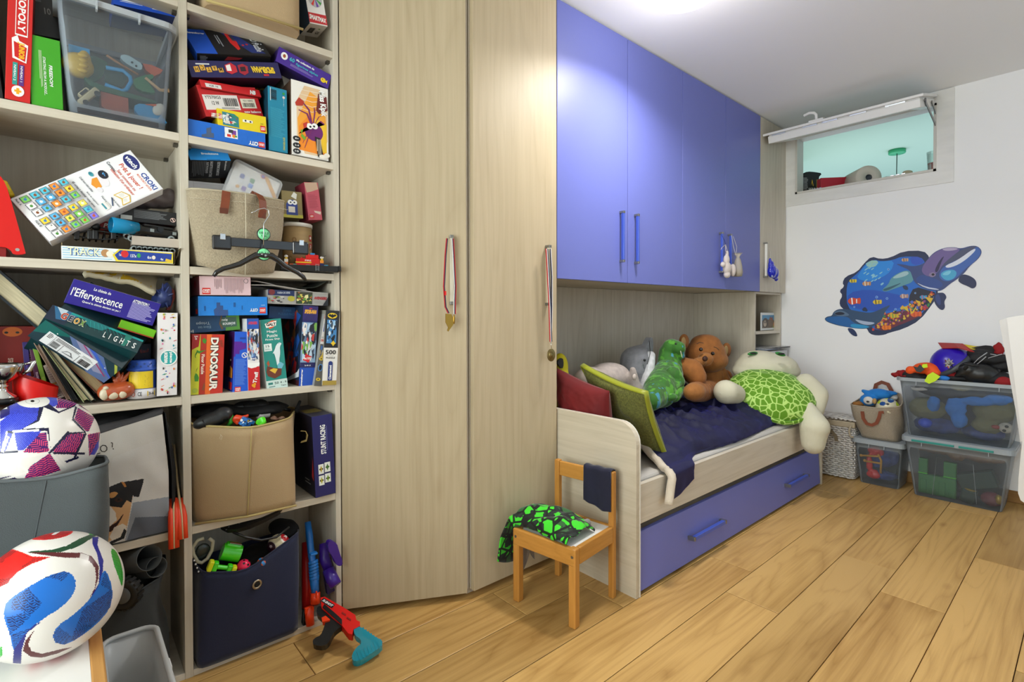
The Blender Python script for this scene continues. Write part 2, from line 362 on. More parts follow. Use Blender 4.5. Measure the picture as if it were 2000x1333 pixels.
wall_holes('wall_far', WHITE, 'X', XF, .1, YR-.1, YW+.1, 0, ZC, [(.70, 1.54, 2.037, 2.47)])
wall_holes('wall_left', WHITE, 'Y', YW, .1, XN-.1, XF, 0, ZC, [])
wall_holes('wall_right', WHITE, 'Y', YR-.1, .1, XN-.1, XF, 0, ZC, [(.9, 3.5, .6, 2.2)])
wall_holes('wall_back', WHITE, 'X', XN-.1, .1, YR, YW, 0, ZC, [(-.35, 1.35, .55, 2.15)])
struct(MB().box((XN-.1, YR-.1, ZC), (XF+.1, YW+.1, ZC+.1)).out('ceiling', CEIL))
UPVC = mat('window_plastic', '#e4e2de', .3, spec=.5)
GLASS = mat('window_glass', '#dff0ea', .03, clear=.06, spec=.6)
def simple_window(name, horiz, pos, a0, a1, z0, z1):
    t = thing(name, None, None, (0, 0, 0)); t['kind'] = 'structure'; mb = MB()
    def bx(p0, p1, q0, q1, m=mb, th=.05):
        if horiz == 'Y': m.box((p0, pos-.05, q0), (p1, pos-.05+th, q1))
        else: m.box((pos-.05, p0, q0), (pos-.05+th, p1, q1))
    bx(a0, a0+.05, z0, z1); bx(a1-.05, a1, z0, z1); bx(a0, a1, z0, z0+.05); bx(a0, a1, z1-.05, z1); mid = (a0+a1)/2; bx(mid-.03, mid+.03, z0, z1)
    mb.out('window_frame', UPVC, t)
    for p, q in ((a0+.05, mid-.03), (mid+.03, a1-.05)):
        g = MB(); bx(p, q, z0+.05, z1-.05, g, .006); g.out('pane', GLASS, t)
simple_window('added_window_2', 'Y', YR, 0.9, 3.5, .6, 2.2); simple_window('added_window_3', 'X', XN, -.35, 1.35, .55, 2.15)  # unseen windows, added as openings for the two fill lights
# floor: oak-look planks laid along the room
UNDER = mat('floor_underlay', '#1c130a', .9)
fl = struct(MB().box((XN-.1, YR-.1, -.06), (XF+.1, YW+.1, -.009)).out('floor', UNDER)); MW[fl.name] = I4
OAK = wood('oak_laminate', '#896029', '#c8a062', 0, sc=1.0, rough=.38, contrast=1.1, rnd=True)
rows = {8: .578, 7: 1.286, 6: 1.599, 5: 2.238, 4: 2.0, 3: 2.721, 2: 2.469, 1: 3.14, 0: 2.24, -1: 1.1, -2: .5, -3: 1.8, -4: .9, -5: 1.5, -6: 2.1, 9: 1.0}
Lp = 1.366; meshes = {}
for r_, e0 in rows.items():
    y0 = .166+(r_-1)*.2046; y1 = y0+.2046; x = e0-Lp*4
    while x < XF:
        a, b_ = max(x, XN-.05), min(x+Lp, XF+.02); x += Lp
        if b_-a < .01 or y0 > YW+.05: continue
        ln = round(b_-a, 3)
        if ln not in meshes:
            mb = MB(); g = .0014; ch = .002; e = .2046
            X0, X1, Y0, Y1 = g, ln-g, g, e-g
            top = [(X0+ch, Y0+ch, 0), (X1-ch, Y0+ch, 0), (X1-ch, Y1-ch, 0), (X0+ch, Y1-ch, 0)]; lo = [(X0, Y0, -.0012), (X1, Y0, -.0012), (X1, Y1, -.0012), (X0, Y1, -.0012)]; bt = [(p[0], p[1], -.009) for p in lo]
            mb.add(top+lo+bt, [(0, 1, 2, 3)]+[(i, i+4, (i+1) % 4+4, (i+1) % 4)[::1] for i in range(4)]+[(i+4, i+8, (i+1) % 4+8, (i+1) % 4+4) for i in range(4)])
            o = mb.out('plank', OAK, fl); meshes[ln] = o.data
        else:
            o = bpy.data.objects.new('plank', meshes[ln]); COL.objects.link(o); o.parent = fl
        o.location = (a, y0, 0)
BASE = wood('skirting_oak', '#6d4a26', '#a87d48', 1, rough=.45)
struct(MB().box((XF-.012, YR, 0), (XF, .9, .07)).out('baseboard_far', BASE, bev=.003))
struct(MB().box((XN, YR, 0), (XF-.012, YR+.012, .07)).out('baseboard_right', BASE, bev=.003))
# ---- inner window in the far wall, with its sash hinged at the top and opened into the room
w1 = thing('window_1', None, None, (0, 0, 0)); w1['kind'] = 'structure'
mb = MB(); X0, X1 = XF-.012, XF+.0   # flat outer casing boards
a0, a1, z0, z1 = .613, 1.612, 1.952, 2.545; i0, i1, j0, j1 = .70, 1.54, 2.037, 2.47
for pl_ in ([(a0, z0), (a1, z0), (i1, j0), (i0, j0)], [(a0, z0), (i0, j0), (i0, j1), (a0, z1)], [(a1, z0), (a1, z1), (i1, j1), (i1, j0)], [(a0, z1), (i0, j1), (i1, j1), (a1, z1)]):
    mb.prism(pl_, X0, X1, M=Matrix(((0, 0, 1, 0), (1, 0, 0, 0), (0, 1, 0, 0), (0, 0, 0, 1))))
mb.out('window_casing', mat('casing_plastic', '#e2e0dc', .28, noise_=(6, .05, (1, 1, 5)), spec=.5), w1, bev=.0015)
mb = MB()
for (p, q, s_, t_) in ((i0, i0+.014, j0, j1), (i1-.014, i1, j0, j1), (i0, i1, j0, j0+.014), (i0, i1, j1-.014, j1)): mb.box((XF-.02, p, s_), (XF+.1, q, t_))
mb.out('window_frame', mat('frame_inner', '#c9c5bd', .4), w1)
mb = MB()
for k in range(6): mb.box((XF-.021, .86+k*.03 if k < 3 else 1.3+k*.02, j0+.013), (XF-.005, .88+k*.03 if k < 3 else 1.312+k*.02, j0+.019))
mb.out('latch_plates', mat('latch_metal', '#d8d8d8', .25, 1), w1)
sash = thing('window_sash', None, None, M=Matrix.Identity(4)); sash.parent = w1; sash['kind'] = 'structure'
# sash local frame: origin at the hinge edge, x = towards the room along the opened sash, y = across, z = thickness (up)
A = Vector((XF-.005, 0, 2.452)); B_ = Vector((3.83, 0, 2.345)); d_ = (B_-A).normalized(); n_ = Vector((-d_.z, 0, d_.x)); n_ = n_ if n_.z > 0 else -n_
SM = Matrix(((d_.x, 0, n_.x, A.x), (d_.y, 1, n_.y, 0), (d_.z, 0, n_.z, A.z), (0, 0, 0, 1))); Ls = (B_-A).length
mb = MB(SM)
for (x0, x1, y0, y1) in ((.0, .065, .71, 1.58), (Ls-.065, Ls, .71, 1.58), (.06, Ls-.06, .71, .775), (.06, Ls-.06, 1.515, 1.58)): mb.box((x0, y0, 0), (x1, y1, .05))
for (x0, x1, y0, y1) in ((.0, .05, .695, 1.6), (Ls-.045, Ls+.018, .69, 1.607), (.045, Ls-.04, .69, .74), (.045, Ls-.04, 1.555, 1.607)): mb.box((x0, y0, .058), (x1, y1, .074))
mb.box((.0, .72, .05), (Ls-.012, 1.57, .058)) if False else None
for (x0, x1, y0, y1) in ((.0, .05, .715, 1.575), (Ls-.05, Ls-.008, .715, 1.575), (.05, Ls-.05, .715, .76), (.05, Ls-.05, 1.53, 1.575)): mb.box((x0, y0, .049), (x1, y1, .059))
o = mb.out('sash_frame', UPVC, w1, bev=.003); 
bpy.data.objects.remove(sash)
mb = MB(SM)
for y in (.78, .98, 1.14, 1.26, 1.46): mb.box((Ls+.0, y, .048), (Ls+.004, y+.09, .057))
for y in (.86, 1.2, 1.49): mb.box((Ls-.004, y, .046), (Ls+.007, y+.02, .059))
mb.out('lock_rail', mat('lock_metal', '#b9bbbd', .3, 1), w1)
MB(SM).box((.06, .77, .022), (Ls-.06, 1.52, .03)).out('pane', mat('sash_glass', '#cfe6df', .08, clear=.22, spec=.6), w1)
mb = MB(SM); hy = 1.27; mb.box((Ls-.05, hy-.045, .073), (Ls-.012, hy+.045, .086)); mb.tube([(Ls-.03, hy, .08), (Ls-.03, hy, .115), (Ls-.03, hy+.012, .13), (Ls-.03, hy+.04, .137), (Ls-.03, hy+.075, .128)], .0095, 10)
mb.out('window_handle', UPVC, w1, bev=.002)
mb = MB(); q0 = SM @ Vector((.30, .705, .03)); mb.tube([q0, (XF-.0, .705, 2.33)], .006, 4, flat=(.002, .011)); q1 = SM @ Vector((.33, .70, .045)); mb.tube([q1, q0], .006, 6)
q0 = SM @ Vector((.12, .705, .03)); mb.tube([q0, (XF, .705, 2.40)], .004, 4, flat=(.002, .008))
mb.out('stay_arm', mat('stay_metal', '#8f9094', .3, 1), w1)
# ---- the next room seen through the window
TEAL = mat('teal_paint', '#a6bfae', .8); TEALW = mat('teal_wall_paint', '#98b8b8', .8)
struct(MB().box((XF+.1, -1.2, 2.62), (7.2, 3.6, 2.7)).out('ceiling', TEAL))
struct(MB().box((7.2, -1.2, 1.5), (7.3, 3.6, 2.7)).out('wall_far_kitchen', TEALW))
struct(MB().box((XF+.1, 3.6, 1.5), (7.3, 3.7, 2.7)).out('wall_left_kitchen', TEALW))
struct(MB().box((XF+.1, -1.3, 1.5), (7.3, -1.2, 2.7)).out('wall_right_kitchen', TEALW))
# wall cabinet top in that room, on which a few things stand
ct = MB().box((XF+.103, .5, 1.5), (4.78, 2.2, 2.06)).out('kitchen_cabinet', mat('kitchen_white', '#dfe3df', .5), bev=.003)
tag(ct, 'pale cabinet behind the small window, its flat top piled with groceries', 'cabinet')
tc_ = MB().box((4.9, 1.95, 1.5), (5.5, 2.3, 2.62)).out('tall_cupboard', mat('cupboard_sage', '#b9cdb6', .5), bev=.004)
tag(tc_, 'tall pale green cupboard at left edge of the room behind the small window', 'cupboard')
pm = P(1752, 293, Z=2.62)
pd = thing('pendant_lamp', 'green pendant lamp cord and ceiling rose seen through the small window', 'lamp', pm)
GRN = mat('green_lacquer', '#2f9a68', .4)
MB().lathe([(0, -.035), (.062, -.035), (.066, -.03), (.066, 0), (0, 0)], 28).out('ceiling_rose', GRN, pd)
MB().tube([(0, 0, -.03), (.001, .002, -.2), (0, 0, -.42), (0, 0, -.75)], .004, 6).out('cord', mat('lamp_cord', '#45504b', .7), pd)
MB().lathe([(.02, 0), (.05, -.03), (.16, -.13), (.158, -.13), (.045, -.035), (0, -.01)], 28, M=tr(0, 0, -.74)).out('lamp_shade', GRN, pd)
# ---------------- built-in furniture ----------------
WV = wood('ash_board_upright', '#b4aa98', '#dbd3c4', 2, sc=.9, rough=.42, contrast=.75)
WD = wood('ash_door', '#ad9c7f', '#ccbc9f', 2, sc=.8, rough=.45, contrast=.6)
WX = wood('ash_board_along', '#b9ae9b', '#ddd4c5', 0, sc=.9, rough=.42, contrast=.8)
WY = wood('ash_board_deep', '#b4aa98', '#d8cfc0', 1, sc=.9, rough=.42, contrast=.8)
EDGE = wood('ash_edge_band', '#c4bcae', '#e0dad0', 0, sc=1.2, rough=.45, knots=False, contrast=.6)
EDGV = wood('ash_edge_band_upright', '#c4bcae', '#e0dad0', 2, sc=1.2, rough=.45, knots=False, contrast=.6)
BLU = mat('blue_lacquer', '#6870b8', .42, noise_=(1.2, .04), bump=(900, .08), spec=.5)
GREYM = mat('grey_metal', '#8e8d88', .35, .9); CHR = mat('chrome', '#c8c8c8', .15, 1); DARK = mat('dark_gap', '#15130f', .9)
FY = 1.837; SH = [.0, .442, .846, 1.246, 1.648, 2.052]; TH = .024
bs = thing('bookshelf', 'tall pale ash bookshelf with open cubbies crammed with toys', 'bookshelf', (.29, 2.0, 0))
def bpart(name, a, b, m, bev=.0012, par=None): return MB().box(a, b).out(name, m, par or bs, bev=bev, world=True)
bpart('side_panel', (-.207, FY, 0), (-.185, YW-.01, ZC-.02), WV)
bpart('side_panel', (.268, FY-.0005, 0), (.290, YW-.01, ZC-.02), WV)
bpart('side_panel', (.7425, FY-.0005, 0), (.7625, YW-.01, ZC-.02), WV)
bpart('side_panel', (-.68, FY, 0), (-.658, YW-.01, ZC-.02), WV)
bpart('back_panel', (-.66, YW-.012, 0), (.745, YW-.004, ZC-.02), WV)
bpart('top_panel', (-.66, FY, ZC-.045), (.745, YW-.012, ZC-.02), WX)
for (x0, x1) in ((-.658, -.207), (-.185, .268), (.290, .7425)):
    for k, z in enumerate(SH):
        bpart('shelf_board', (x0, FY+.001, z), (x1, YW-.013, z+(TH if k else .02)), WX)
for z in SH[1:]:
    for x, s_ in ((.262, -1), (.296, 1), (.7365, -1)):
        for y in (FY+.035, YW-.06): MB().box((x-.0058, y-.009, z-.010), (x+.0058, y+.009, z-.001)).out('shelf_pin', mat('pin_metal', '#5c5850', .4, .8), bs, world=True)
# ---- corner wardrobe: slanted door, then a door in line with the wall units
def handle(name, a, b, out_dir, m, par, capm=GREYM, w_=.013, d_=.026):
    """bar handle from a to b standing off along out_dir, with metal end caps"""
    a, b, n = Vector(a), Vector(b), Vector(out_dir).normalized(); ax = (b-a).normalized(); s_ = ax.cross(n); L = (b-a).length
    M = Matrix(((ax.x, s_.x, n.x, a.x), (ax.y, s_.y, n.y, a.y), (ax.z, s_.z, n.z, a.z), (0, 0, 0, 1))); c = .012
    h = MB(M).box((c, -w_/2, d_*.45), (L-c, w_/2, d_)).out(name, m, par, bev=.0012, world=True)
    for x0, x1 in ((0, c), (L-c, L)): MB(M).box((x0, -w_/2-.0006, 0), (x1, w_/2+.0006, d_+.0008)).out('handle_cap', capm, h, bev=.001, world=True)
    return h
D0 = Vector((.764, FY, 0)); D1 = Vector((1.182, 1.622, 0)); dd = (D1-D0).normalized(); nn = Vector((dd.y, -dd.x, 0))
DM = Matrix(((dd.x, -nn.x, 0, D0.x), (dd.y, -nn.y, 0, D0.y), (0, 0, 1, 0), (0, 0, 0, 1))); LD = (D1-D0).length
cw = thing('corner_wardrobe', 'corner wardrobe with a slanted ash door right of the bookshelf', 'wardrobe', (.97, 1.95, 0))
MB(DM).box((.002, .024, .036), (LD, .035, ZC-.01)).out('carcass_front', WX, cw, world=True); MB(DM).box((.002, .07, .0), (LD, .09, .04)).out('plinth', WX, cw, world=True)
MB().prism([(.766, FY+.03), (1.18, 1.66), (1.2, YW-.01), (.766, YW-.01)], .036, ZC-.005).out('carcass', WV, cw, world=True)
dr = MB(DM).box((.002, .0, .026), (LD-.002, .022, ZC-.015)).out('door', WD, cw, bev=.0015, world=True)
hx = LD*.868
handle('handle', DM @ Vector((hx, 0, 1.158)), DM @ Vector((hx, 0, 1.425)), nn, mat('handle_cream', '#cfc8b5', .4), dr)
bpart('filler_strip', (1.184, 1.640, .03), (1.200, 1.66, ZC-.005), EDGV, par=cw)
wd = thing('wardrobe', 'straight ash wardrobe door between the slanted door and the blue cupboards', 'wardrobe', (1.44, 1.9, 0))
bpart('carcass', (1.203, 1.634, .03), (1.671, YW-.01, ZC-.003), WV, par=wd)
bpart('plinth', (1.203, 1.66, 0), (1.671, 1.68, .03), WX, par=wd)
dr2 = bpart('door', (1.205, 1.611, .03), (1.672, 1.633, ZC-.012), WD, par=wd)
handle('handle', (1.606, 1.611, 1.160), (1.606, 1.611, 1.425), (0, -1, 0), mat('handle_cream'), dr2)
# ---- two blue wall cupboards over the bed, and the white column at the end
def cupboard(x0, x1, xs, hxs, label):
    t = thing('wall_cupboard', label, 'cupboard', ((x0+x1)/2, 1.87, 1.283))
    bpart('carcass', (x0+.001, 1.634, 1.285), (x1-.001, YW-.01, ZC-.003), WX, par=t)
    for i in range(2):
        d = bpart('door', (xs[i]+.0018, 1.611, 1.283), (xs[i+1]-.0018, 1.633, ZC-.012), BLU, par=t, bev=.0015)
        handle('handle', (hxs[i], 1.611, 1.385), (hxs[i], 1.611, 1.645), (0, -1, 0), mat('handle_blue', '#4a62c4', .3, .3), d)
cupboard(1.675, 2.729, (1.675, 2.20, 2.729), (2.137, 2.262), 'blue two-door wall cupboard nearest the wardrobe, handles bare')
cupboard(2.729, 3.771, (2.729, 3.252, 3.771), (3.172, 3.288), 'blue two-door wall cupboard with two little pouches hanging on its handles')
cu = thing('column_cupboard', 'narrow ash column cupboard with open niches at the corner by the window', 'cupboard', (4.0, 1.87, 0))
bpart('carcass', (3.775, 1.634, 1.285), (4.226, YW-.01, ZC-.003), WX, par=cu)
dc = bpart('door', (3.774, 1.611, 1.283), (4.226, 1.633, ZC-.012), WV, par=cu)
handle('handle', (3.83, 1.611, 1.385), (3.83, 1.611, 1.64), (0, -1, 0), mat('handle_white', '#e8e6df', .35), dc)
bpart('side_panel', (3.755, 1.64, 0), (3.775, YW-.01, 1.283), WV, par=cu)
bpart('side_panel', (4.205, 1.64, 0), (4.222, YW-.01, 1.283), WV, par=cu)
bpart('top_board', (3.775, 1.64, 1.267), (4.205, YW-.01, 1.283), WX, par=cu)
for z in (.972, .83, .46): bpart('shelf_board', (3.775, 1.642, z), (4.205, YW-.012, z+.022), WX, par=cu)
bpart('back_panel', (3.775, YW-.014, 0), (4.205, YW-.011, 1.28), WV, par=cu)
ap = thing('alcove_panel', None, None, (0, 0, 0)); ap.name = 'trim_1'; MW['trim_1'] = I4; ap['kind'] = 'structure'
for k in range(4): bpart('panel', (1.676+k*.5195, YW-.014, 0), (1.676+(k+1)*.5195-.0008, YW-.004, 1.284), WV, par=ap, bev=.0008)
# ---- bed
bed = thing('bed', 'child bed with ash frame and a blue pull-out drawer below', 'bed', (2.7, 1.6, 0))
def rounded(y0, y1, z1, r=.085, z0=0, y_far=None):
    pts = [(y1, z0), (y0, z0), (y0, z1-r)]+[(y0+r-r*cos(a), z1-r+r*sin(a)) for a in [i*pi/16 for i in range(1, 9)]]+[(y1, z1)]
    return pts
MYZ = Matrix(((0, 0, 1, 0), (1, 0, 0, 0), (0, 1, 0, 0), (0, 0, 0, 1)))
WYE = wood('ash_panel_across', '#b3a791', '#d6cbb8', 1, sc=.9, rough=.42, contrast=.8)
MB().prism(rounded(1.188, YW-.02, .691), 1.6805, 1.7025, M=MYZ, sm=False).out('foot_panel', WYE, bed, world=True)
MB().prism([(p[0], p[1]) for p in rounded(1.186, YW-.02, .6915)], 1.7025, 1.7065, M=MYZ).out('edge_band', mat('edge_white', '#dbd6cc', .4), bed, world=True)
MB().prism(rounded(1.195, 1.635, .691), 3.732, 3.753, M=MYZ).out('head_panel', WYE, bed, world=True)
bpart('side_rail', (1.7066, 1.205, .279), (3.731, 1.227, .437), WX, par=bed)
bpart('side_rail', (1.7066, 2.05, .279), (3.731, 2.07, .437), WX, par=bed)
bpart('bed_base', (1.71, 1.227, .29), (3.73, 2.05, .31), WX, par=bed)
drw = MB(tr(0, 1.195, .014, rx=-3.2)).box((1.712, 0, 0), (3.715, .02, .232)).out('drawer', BLU, bed, bev=.0015, world=True)
for xa, xb in ((2.085, 2.385), (3.15, 3.45)): handle('handle', (xa, 1.203, .122), (xb, 1.203, .122), (0, -1, .05), mat('handle_blue'), drw, w_=.016, d_=.034)
bpart('drawer_box', (1.73, 1.22, .02), (3.70, 2.0, .22), WX, par=bed)
mt = MB().box((1.715, 1.232, .31), (3.725, 2.06, .452)).out('mattress', mat('mattress_cloth', '#b8b3ad', .85, bump=(60, .3)), bev=.02, seg=4)
tag(mt, 'pale grey mattress showing between the navy blanket and the bed rail', 'mattress')
# ---- ceiling lamp
cl = thing('ceiling_lamp', 'glowing round glass ceiling lamp above the room centre', 'lamp', (1.99, 1.17, ZC))
MB().lathe([(0, 0), (.1, 0), (.1, -.02), (.06, -.028), (0, -.028)], 32).out('ceiling_plate', mat('lamp_white', '#f2f2f2', .3), cl)
MB().lathe([(.11, -.02), (.145, -.032), (.153, -.05), (.14, -.076), (.1, -.094), (.05, -.102), (0.0005, -.104)], 40).out('glass_shade', mat('lamp_glass', '#ffffff', .12, clear=.30, spec=.8, emit=.55), cl)
for k, (dx, dy) in enumerate(((-.035, .045), (.04, -.045), (-.05, -.05))):
    b_ = MB().cyl((dx, dy, -.026), (dx, dy, -.045), .012).out('bulb_socket', mat('lamp_white'), cl)
    MB().ell((dx, dy, -.066), (.022, .022, .02)).out('bulb', mat('bulb_glow', '#fff1dc', emit=9), b_)
# ---- painted patterns: colour each small face of a mesh by regions drawn in 2D
import numpy as np
def inpoly(pts, poly):
    x = pts[:, 0]; y = pts[:, 1]; r = np.zeros(len(pts), bool); n = len(poly); j = n-1
    for i in range(n):
        xi, yi = poly[i]; xj, yj = poly[j]
        if yi != yj: r ^= ((yi > y) != (yj > y)) & (x < (xj-xi)*(y-yi)/(yj-yi)+xi)
        j = i
    return r
def paint(pts, base, items):
    """pts N x 2; items (polygon, colour[, (angle, period, duty, colour2)])"""
    out = np.tile(np.array(lin(base)), (len(pts), 1))
    for it in items:
        k = inpoly(pts, it[0]); out[k] = lin(it[1])
        if len(it) > 2:
            a, per, du, c2 = it[2][:4]; q = (pts[:, 0]*cos(radians(a))+pts[:, 1]*sin(radians(a)))
            if len(it[2]) > 4: q = q+it[2][4]*np.abs(((pts[:, 0]*-sin(radians(a))+pts[:, 1]*cos(radians(a)))/(per*5)) % 1-.5)*per*4
            out[k & ((q/per) % 1 < du)] = lin(c2)
    return [tuple(r) for r in out]
def project(pts):
    p = pts-np.array(CAM); z = p @ np.array(_f); return np.stack([1000+1001.92*(p @ np.array(_r2))/z, 628-1001.92*(p @ np.array(_u2))/z], 1)
def smooth_poly(p, it=2):
    for _ in range(it):
        q = []
        for i in range(len(p)):
            a, b = p[i], p[(i+1) % len(p)]; q += [(a[0]*.75+b[0]*.25, a[1]*.75+b[1]*.25), (a[0]*.25+b[0]*.75, a[1]*.25+b[1]*.75)]
        p = q
    return p
def ball(name, label, c, R, base, items, nu=300, nv=180, seam=None, group=None, rough=.3):
    c = Vector(c); mb = MB(); mb.ell((0, 0, 0), R, n=nu, m=nv); v = np.array(mb.v); cen = np.array([v[list(f)].mean(0) for f in mb.f])
    tocam = np.array((CAM-c).normalized()); back = (cen @ tocam) < 0; cen[back] *= -1
    mb.c = paint(project(cen+np.array(c)), base, items)
    o = mb.out(name, mat('ball_skin_%d' % int(rough*100), rough=rough, attr=True, bump=(420, .08)), M=Matrix.Translation(c))
    return tag(o, label, 'ball', group)
def loftbin(name, label, cat, bottom, top, m, rim=None, rimr=.0035, rows=10, bulge=0, solid=.003, group=None, wob=0, close_top=False):
    """open fabric bin between a bottom ring and a top ring of room points"""
    c = sum((Vector(p) for p in bottom), Vector())/len(bottom); t = thing(name, label, cat, c, group=group)
    def ring(pts, k=6):
        out = []; n = len(pts)
        for i in range(n):
            a, b = Vector(pts[i]), Vector(pts[(i+1) % n])
            for j in range(k):
                out.append(a.lerp(b, j/k))
        # soften corners
        for _ in range(2): out = [(out[i-1]+out[i]*2+out[(i+1) % len(out)])/4 for i in range(len(out))]
        return out
    rb, rt = ring(bottom), ring(top); n = len(rb); mb = MB()
    vs = []; cb = sum(rb, Vector())/n
    for j in range(rows+1):
        u = j/rows
        for i in range(n):
            p = rb[i].lerp(rt[i], u); d = p-cb; d.z = 0
            if d.length > 0: d.normalize()
            p = p+d*bulge*sin(pi*u)+d*wob*noise.noise(Vector((p.x*9, p.y*9, p.z*6)))
            vs.append(tuple(p))
    fs = [(j*n+i, j*n+(i+1) % n, (j+1)*n+(i+1) % n, (j+1)*n+i) for j in range(rows) for i in range(n)]
    mb.add(vs, fs, True); mb.add(vs[:n], [tuple(range(n-1, -1, -1))], False)
    mb.out('bin_body', m, t, solid=solid, world=True)
    if rim is not None:
        MB().tube([Vector(p) for p in vs[-n:]], rimr, 6, closed=True).out('rim_binding', rim, t, world=True)
    return t
# ---------------- bookshelf, left column ----------------
W_, K_ = '#f4f4f2', '#111216'
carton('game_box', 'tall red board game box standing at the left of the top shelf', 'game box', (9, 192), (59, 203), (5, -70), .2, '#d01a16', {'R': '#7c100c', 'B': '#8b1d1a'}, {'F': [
  Rr(.30, .52, .84, .99, '#c41612'), Rr(.32, .50, .82, .985, W_), Rr(.35, .512, .79, .975, '#d01a16'), T('MONOPOLY', .57, .74, .42, .30, W_, -90, 0, .03),
  Q([(.2, .47), (.42, .50), (.5, .46), (.85, .44), (.80, .30), (.25, .32)], W_), Q([(.28, .45), (.8, .42), (.75, .31), (.33, .335)], '#d01a16'), T('JUNIOR', .57, .385, .13, .30, '#f3b71c', -90, 0, .05),
  Rr(.27, .12, .46, .29, '#2c9b94'), Rr(.52, .12, .72, .28, '#5a2a83'), T('NIVEAU 2', .36, .21, .12, .09, W_, -90), T('NIVEAU 1', .62, .21, .12, .09, W_, -90),
  C(.50, .075, .25, W_, .042), Rr(.44, .052, .56, .098, '#f0a818'), Rr(.36, .067, .64, .083, '#f0a818')]}, Y=1.845)
carton('game_box', 'dark game box at the very left edge of the top shelf', 'game box', (-40, 190), (7, 196), (-45, -70), .2, '#17181b', {}, {'F': [Rr(.9, .3, .93, .95, '#e8b000')]}, Y=1.845)
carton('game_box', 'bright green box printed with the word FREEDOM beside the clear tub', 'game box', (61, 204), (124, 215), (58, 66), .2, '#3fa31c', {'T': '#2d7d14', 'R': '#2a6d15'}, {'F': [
  T('FREEDOM', .66, .46, .30, .11, W_, -90, .2, .03), T('STARTING FROM A MODULE...', .47, .44, .55, .085, W_, -90, .2), LN(.30, .25, .40, .80, 3, '#cfe8b8', .45, True)]}, Y=1.85)
carton('game_box', 'dark grey game box half hidden above the green box', 'game box', (62, 66), (124, 78), (60, -60), .17, '#202226', {}, {'F': [LN(.2, .5, .5, .8, 4, '#54565c', .4), T('10', .6, .4, .2, .1, '#8b8b8b', 0), Rr(.15, .62, .5, .66, '#8a3a2a')]}, Y=1.93)
carton('craft_box', 'blue box with white hatched arrows above the clear tub', 'box', (222, 8), (345, 34), (220, -34), .16, '#1c52c8', {'B': '#12337e'}, {'F': [
  Q([(.1, .2), (.45, .2), (.55, .55), (.45, .9), (.1, .9), (.3, .55)], '#e8ecf4'), Q([(.6, .15), (.85, .15), (.92, .5), (.8, .85), (.6, .85), (.72, .5)], '#e8ecf4')]+[Rr(.1, .22+.1*k, .9, .25+.1*k, '#1c52c8') for k in range(7)]}, Y=1.90)
# second shelf
CR = [Rr(.02, .005, .98, .995, '#eeedf0'),
  C(.24, .935, .19, '#1f2a72', .052, 24), T('vtech', .24, .935, .30, .042, W_, 0, .1, .03),
  T('CROKI', .74, .945, .42, .045, '#25479c', 0, 0, .03), T('MON ROBOT ARTISTE', .72, .905, .42, .018, '#e26a3a', 0),
  T('Prêt à jouer !', .50, .845, .62, .05, '#d14a26', 0, 0, .02), T('Sans connexion ou', .54, .798, .52, .026, '#d14a26'), T('utilisation d\'un ordinateur', .54, .762, .66, .026, '#d14a26'),
  T('Contenu :', .18, .775, .26, .026, '#1c2430'),
  C(.33, .640, .17, '#e9e4ea', .042), C(.25, .675, .10, '#1b1e2c', .034), Rr(.17, .652, .33, .700, '#1b1e2c'), T('v-', .25, .68, .09, .018, '#4fa6ee'), Q([(.25, .62), (.46, .60), (.48, .56), (.34, .545), (.24, .58)], '#e8962c'), C(.15, .60, .055, '#3f9aa8', .016), C(.5, .57, .06, '#e9e4ea', .02), C(.13, .60, .03, '#2f7f92', .01),
  Q([(.70, .70), (.84, .735), (.84, .655), (.70, .625)], '#d9b23c'), Q([(.84, .735), (.97, .70), (.97, .625), (.84, .655)], '#d9b23c'), Q([(.715, .695), (.835, .725), (.835, .665), (.715, .635)], '#f5f2ea'), Q([(.845, .725), (.955, .695), (.955, .635), (.845, .665)], '#f5f2ea'), LN(.73, .66, .82, .70, 4, '#b9b4b0', .3), LN(.86, .66, .94, .69, 4, '#b9b4b0', .3),
  Q([(.72, .60), (.74, .605), (.90, .565), (.89, .557)], '#31486e'), Rr(.74, .495, .92, .530, '#ece8e4'), Q([(.74, .53), (.92, .53), (.88, .548), (.78, .548)], '#d6d2cc'), Rr(.76, .498, .9, .512, '#3c8fa0'),
  T('Croki mon robot artiste', .30, .515, .36, .018, '#3a3d48'), T('Guide de création', .86, .60, .22, .014, '#3a3d48'), T('Feutre', .70, .545, .14, .014, '#3a3d48'), T('Boite de rangement', .60, .475, .32, .014, '#3a3d48'), T('45 cartes à dessiner recto verso', .46, .445, .62, .018, '#3a3d48'),
  T('Pack A', .12, .03, .14, .016, '#3a3d48'), T('Pack B', .62, .03, .14, .016, '#3a3d48')]
rg = random.Random(5)
for r_ in range(5):
    for c_ in range(6):
        x = .06+c_*.155+(.04 if c_ > 2 else 0); y = .055+r_*.076; cc = ('#f4f1ee' if r_ == 0 and c_ in (1, 2, 4, 5) else rg.choice(['#e9c73c', '#5aa9d6', '#ea8b2f', '#7a6fd0', '#79bf58', '#4fb2c8', '#e8d258']))
        CR += [Rr(x-.006, y-.005, x+.122, y+.055, '#2b2f48'), Rr(x, y, x+.118, y+.052, cc), Rr(x+.015, y+.006, x+.10, y+.044, '#f6f3ee' if cc == '#f4f1ee' else tuple(min(1, q*1.25) for q in lin(cc))), C(x+.062, y+.026, .028, rg.choice(['#c0552a', '#8a4a22', '#3a7cc0', '#f5efe0', '#4b8f3c']), .011, 8), T(rg.choice('YSGNPFKHML'), x+.03, y+.037, .022, .013, rg.choice(['#333333', '#b03a2a', '#2a3a8a']))]
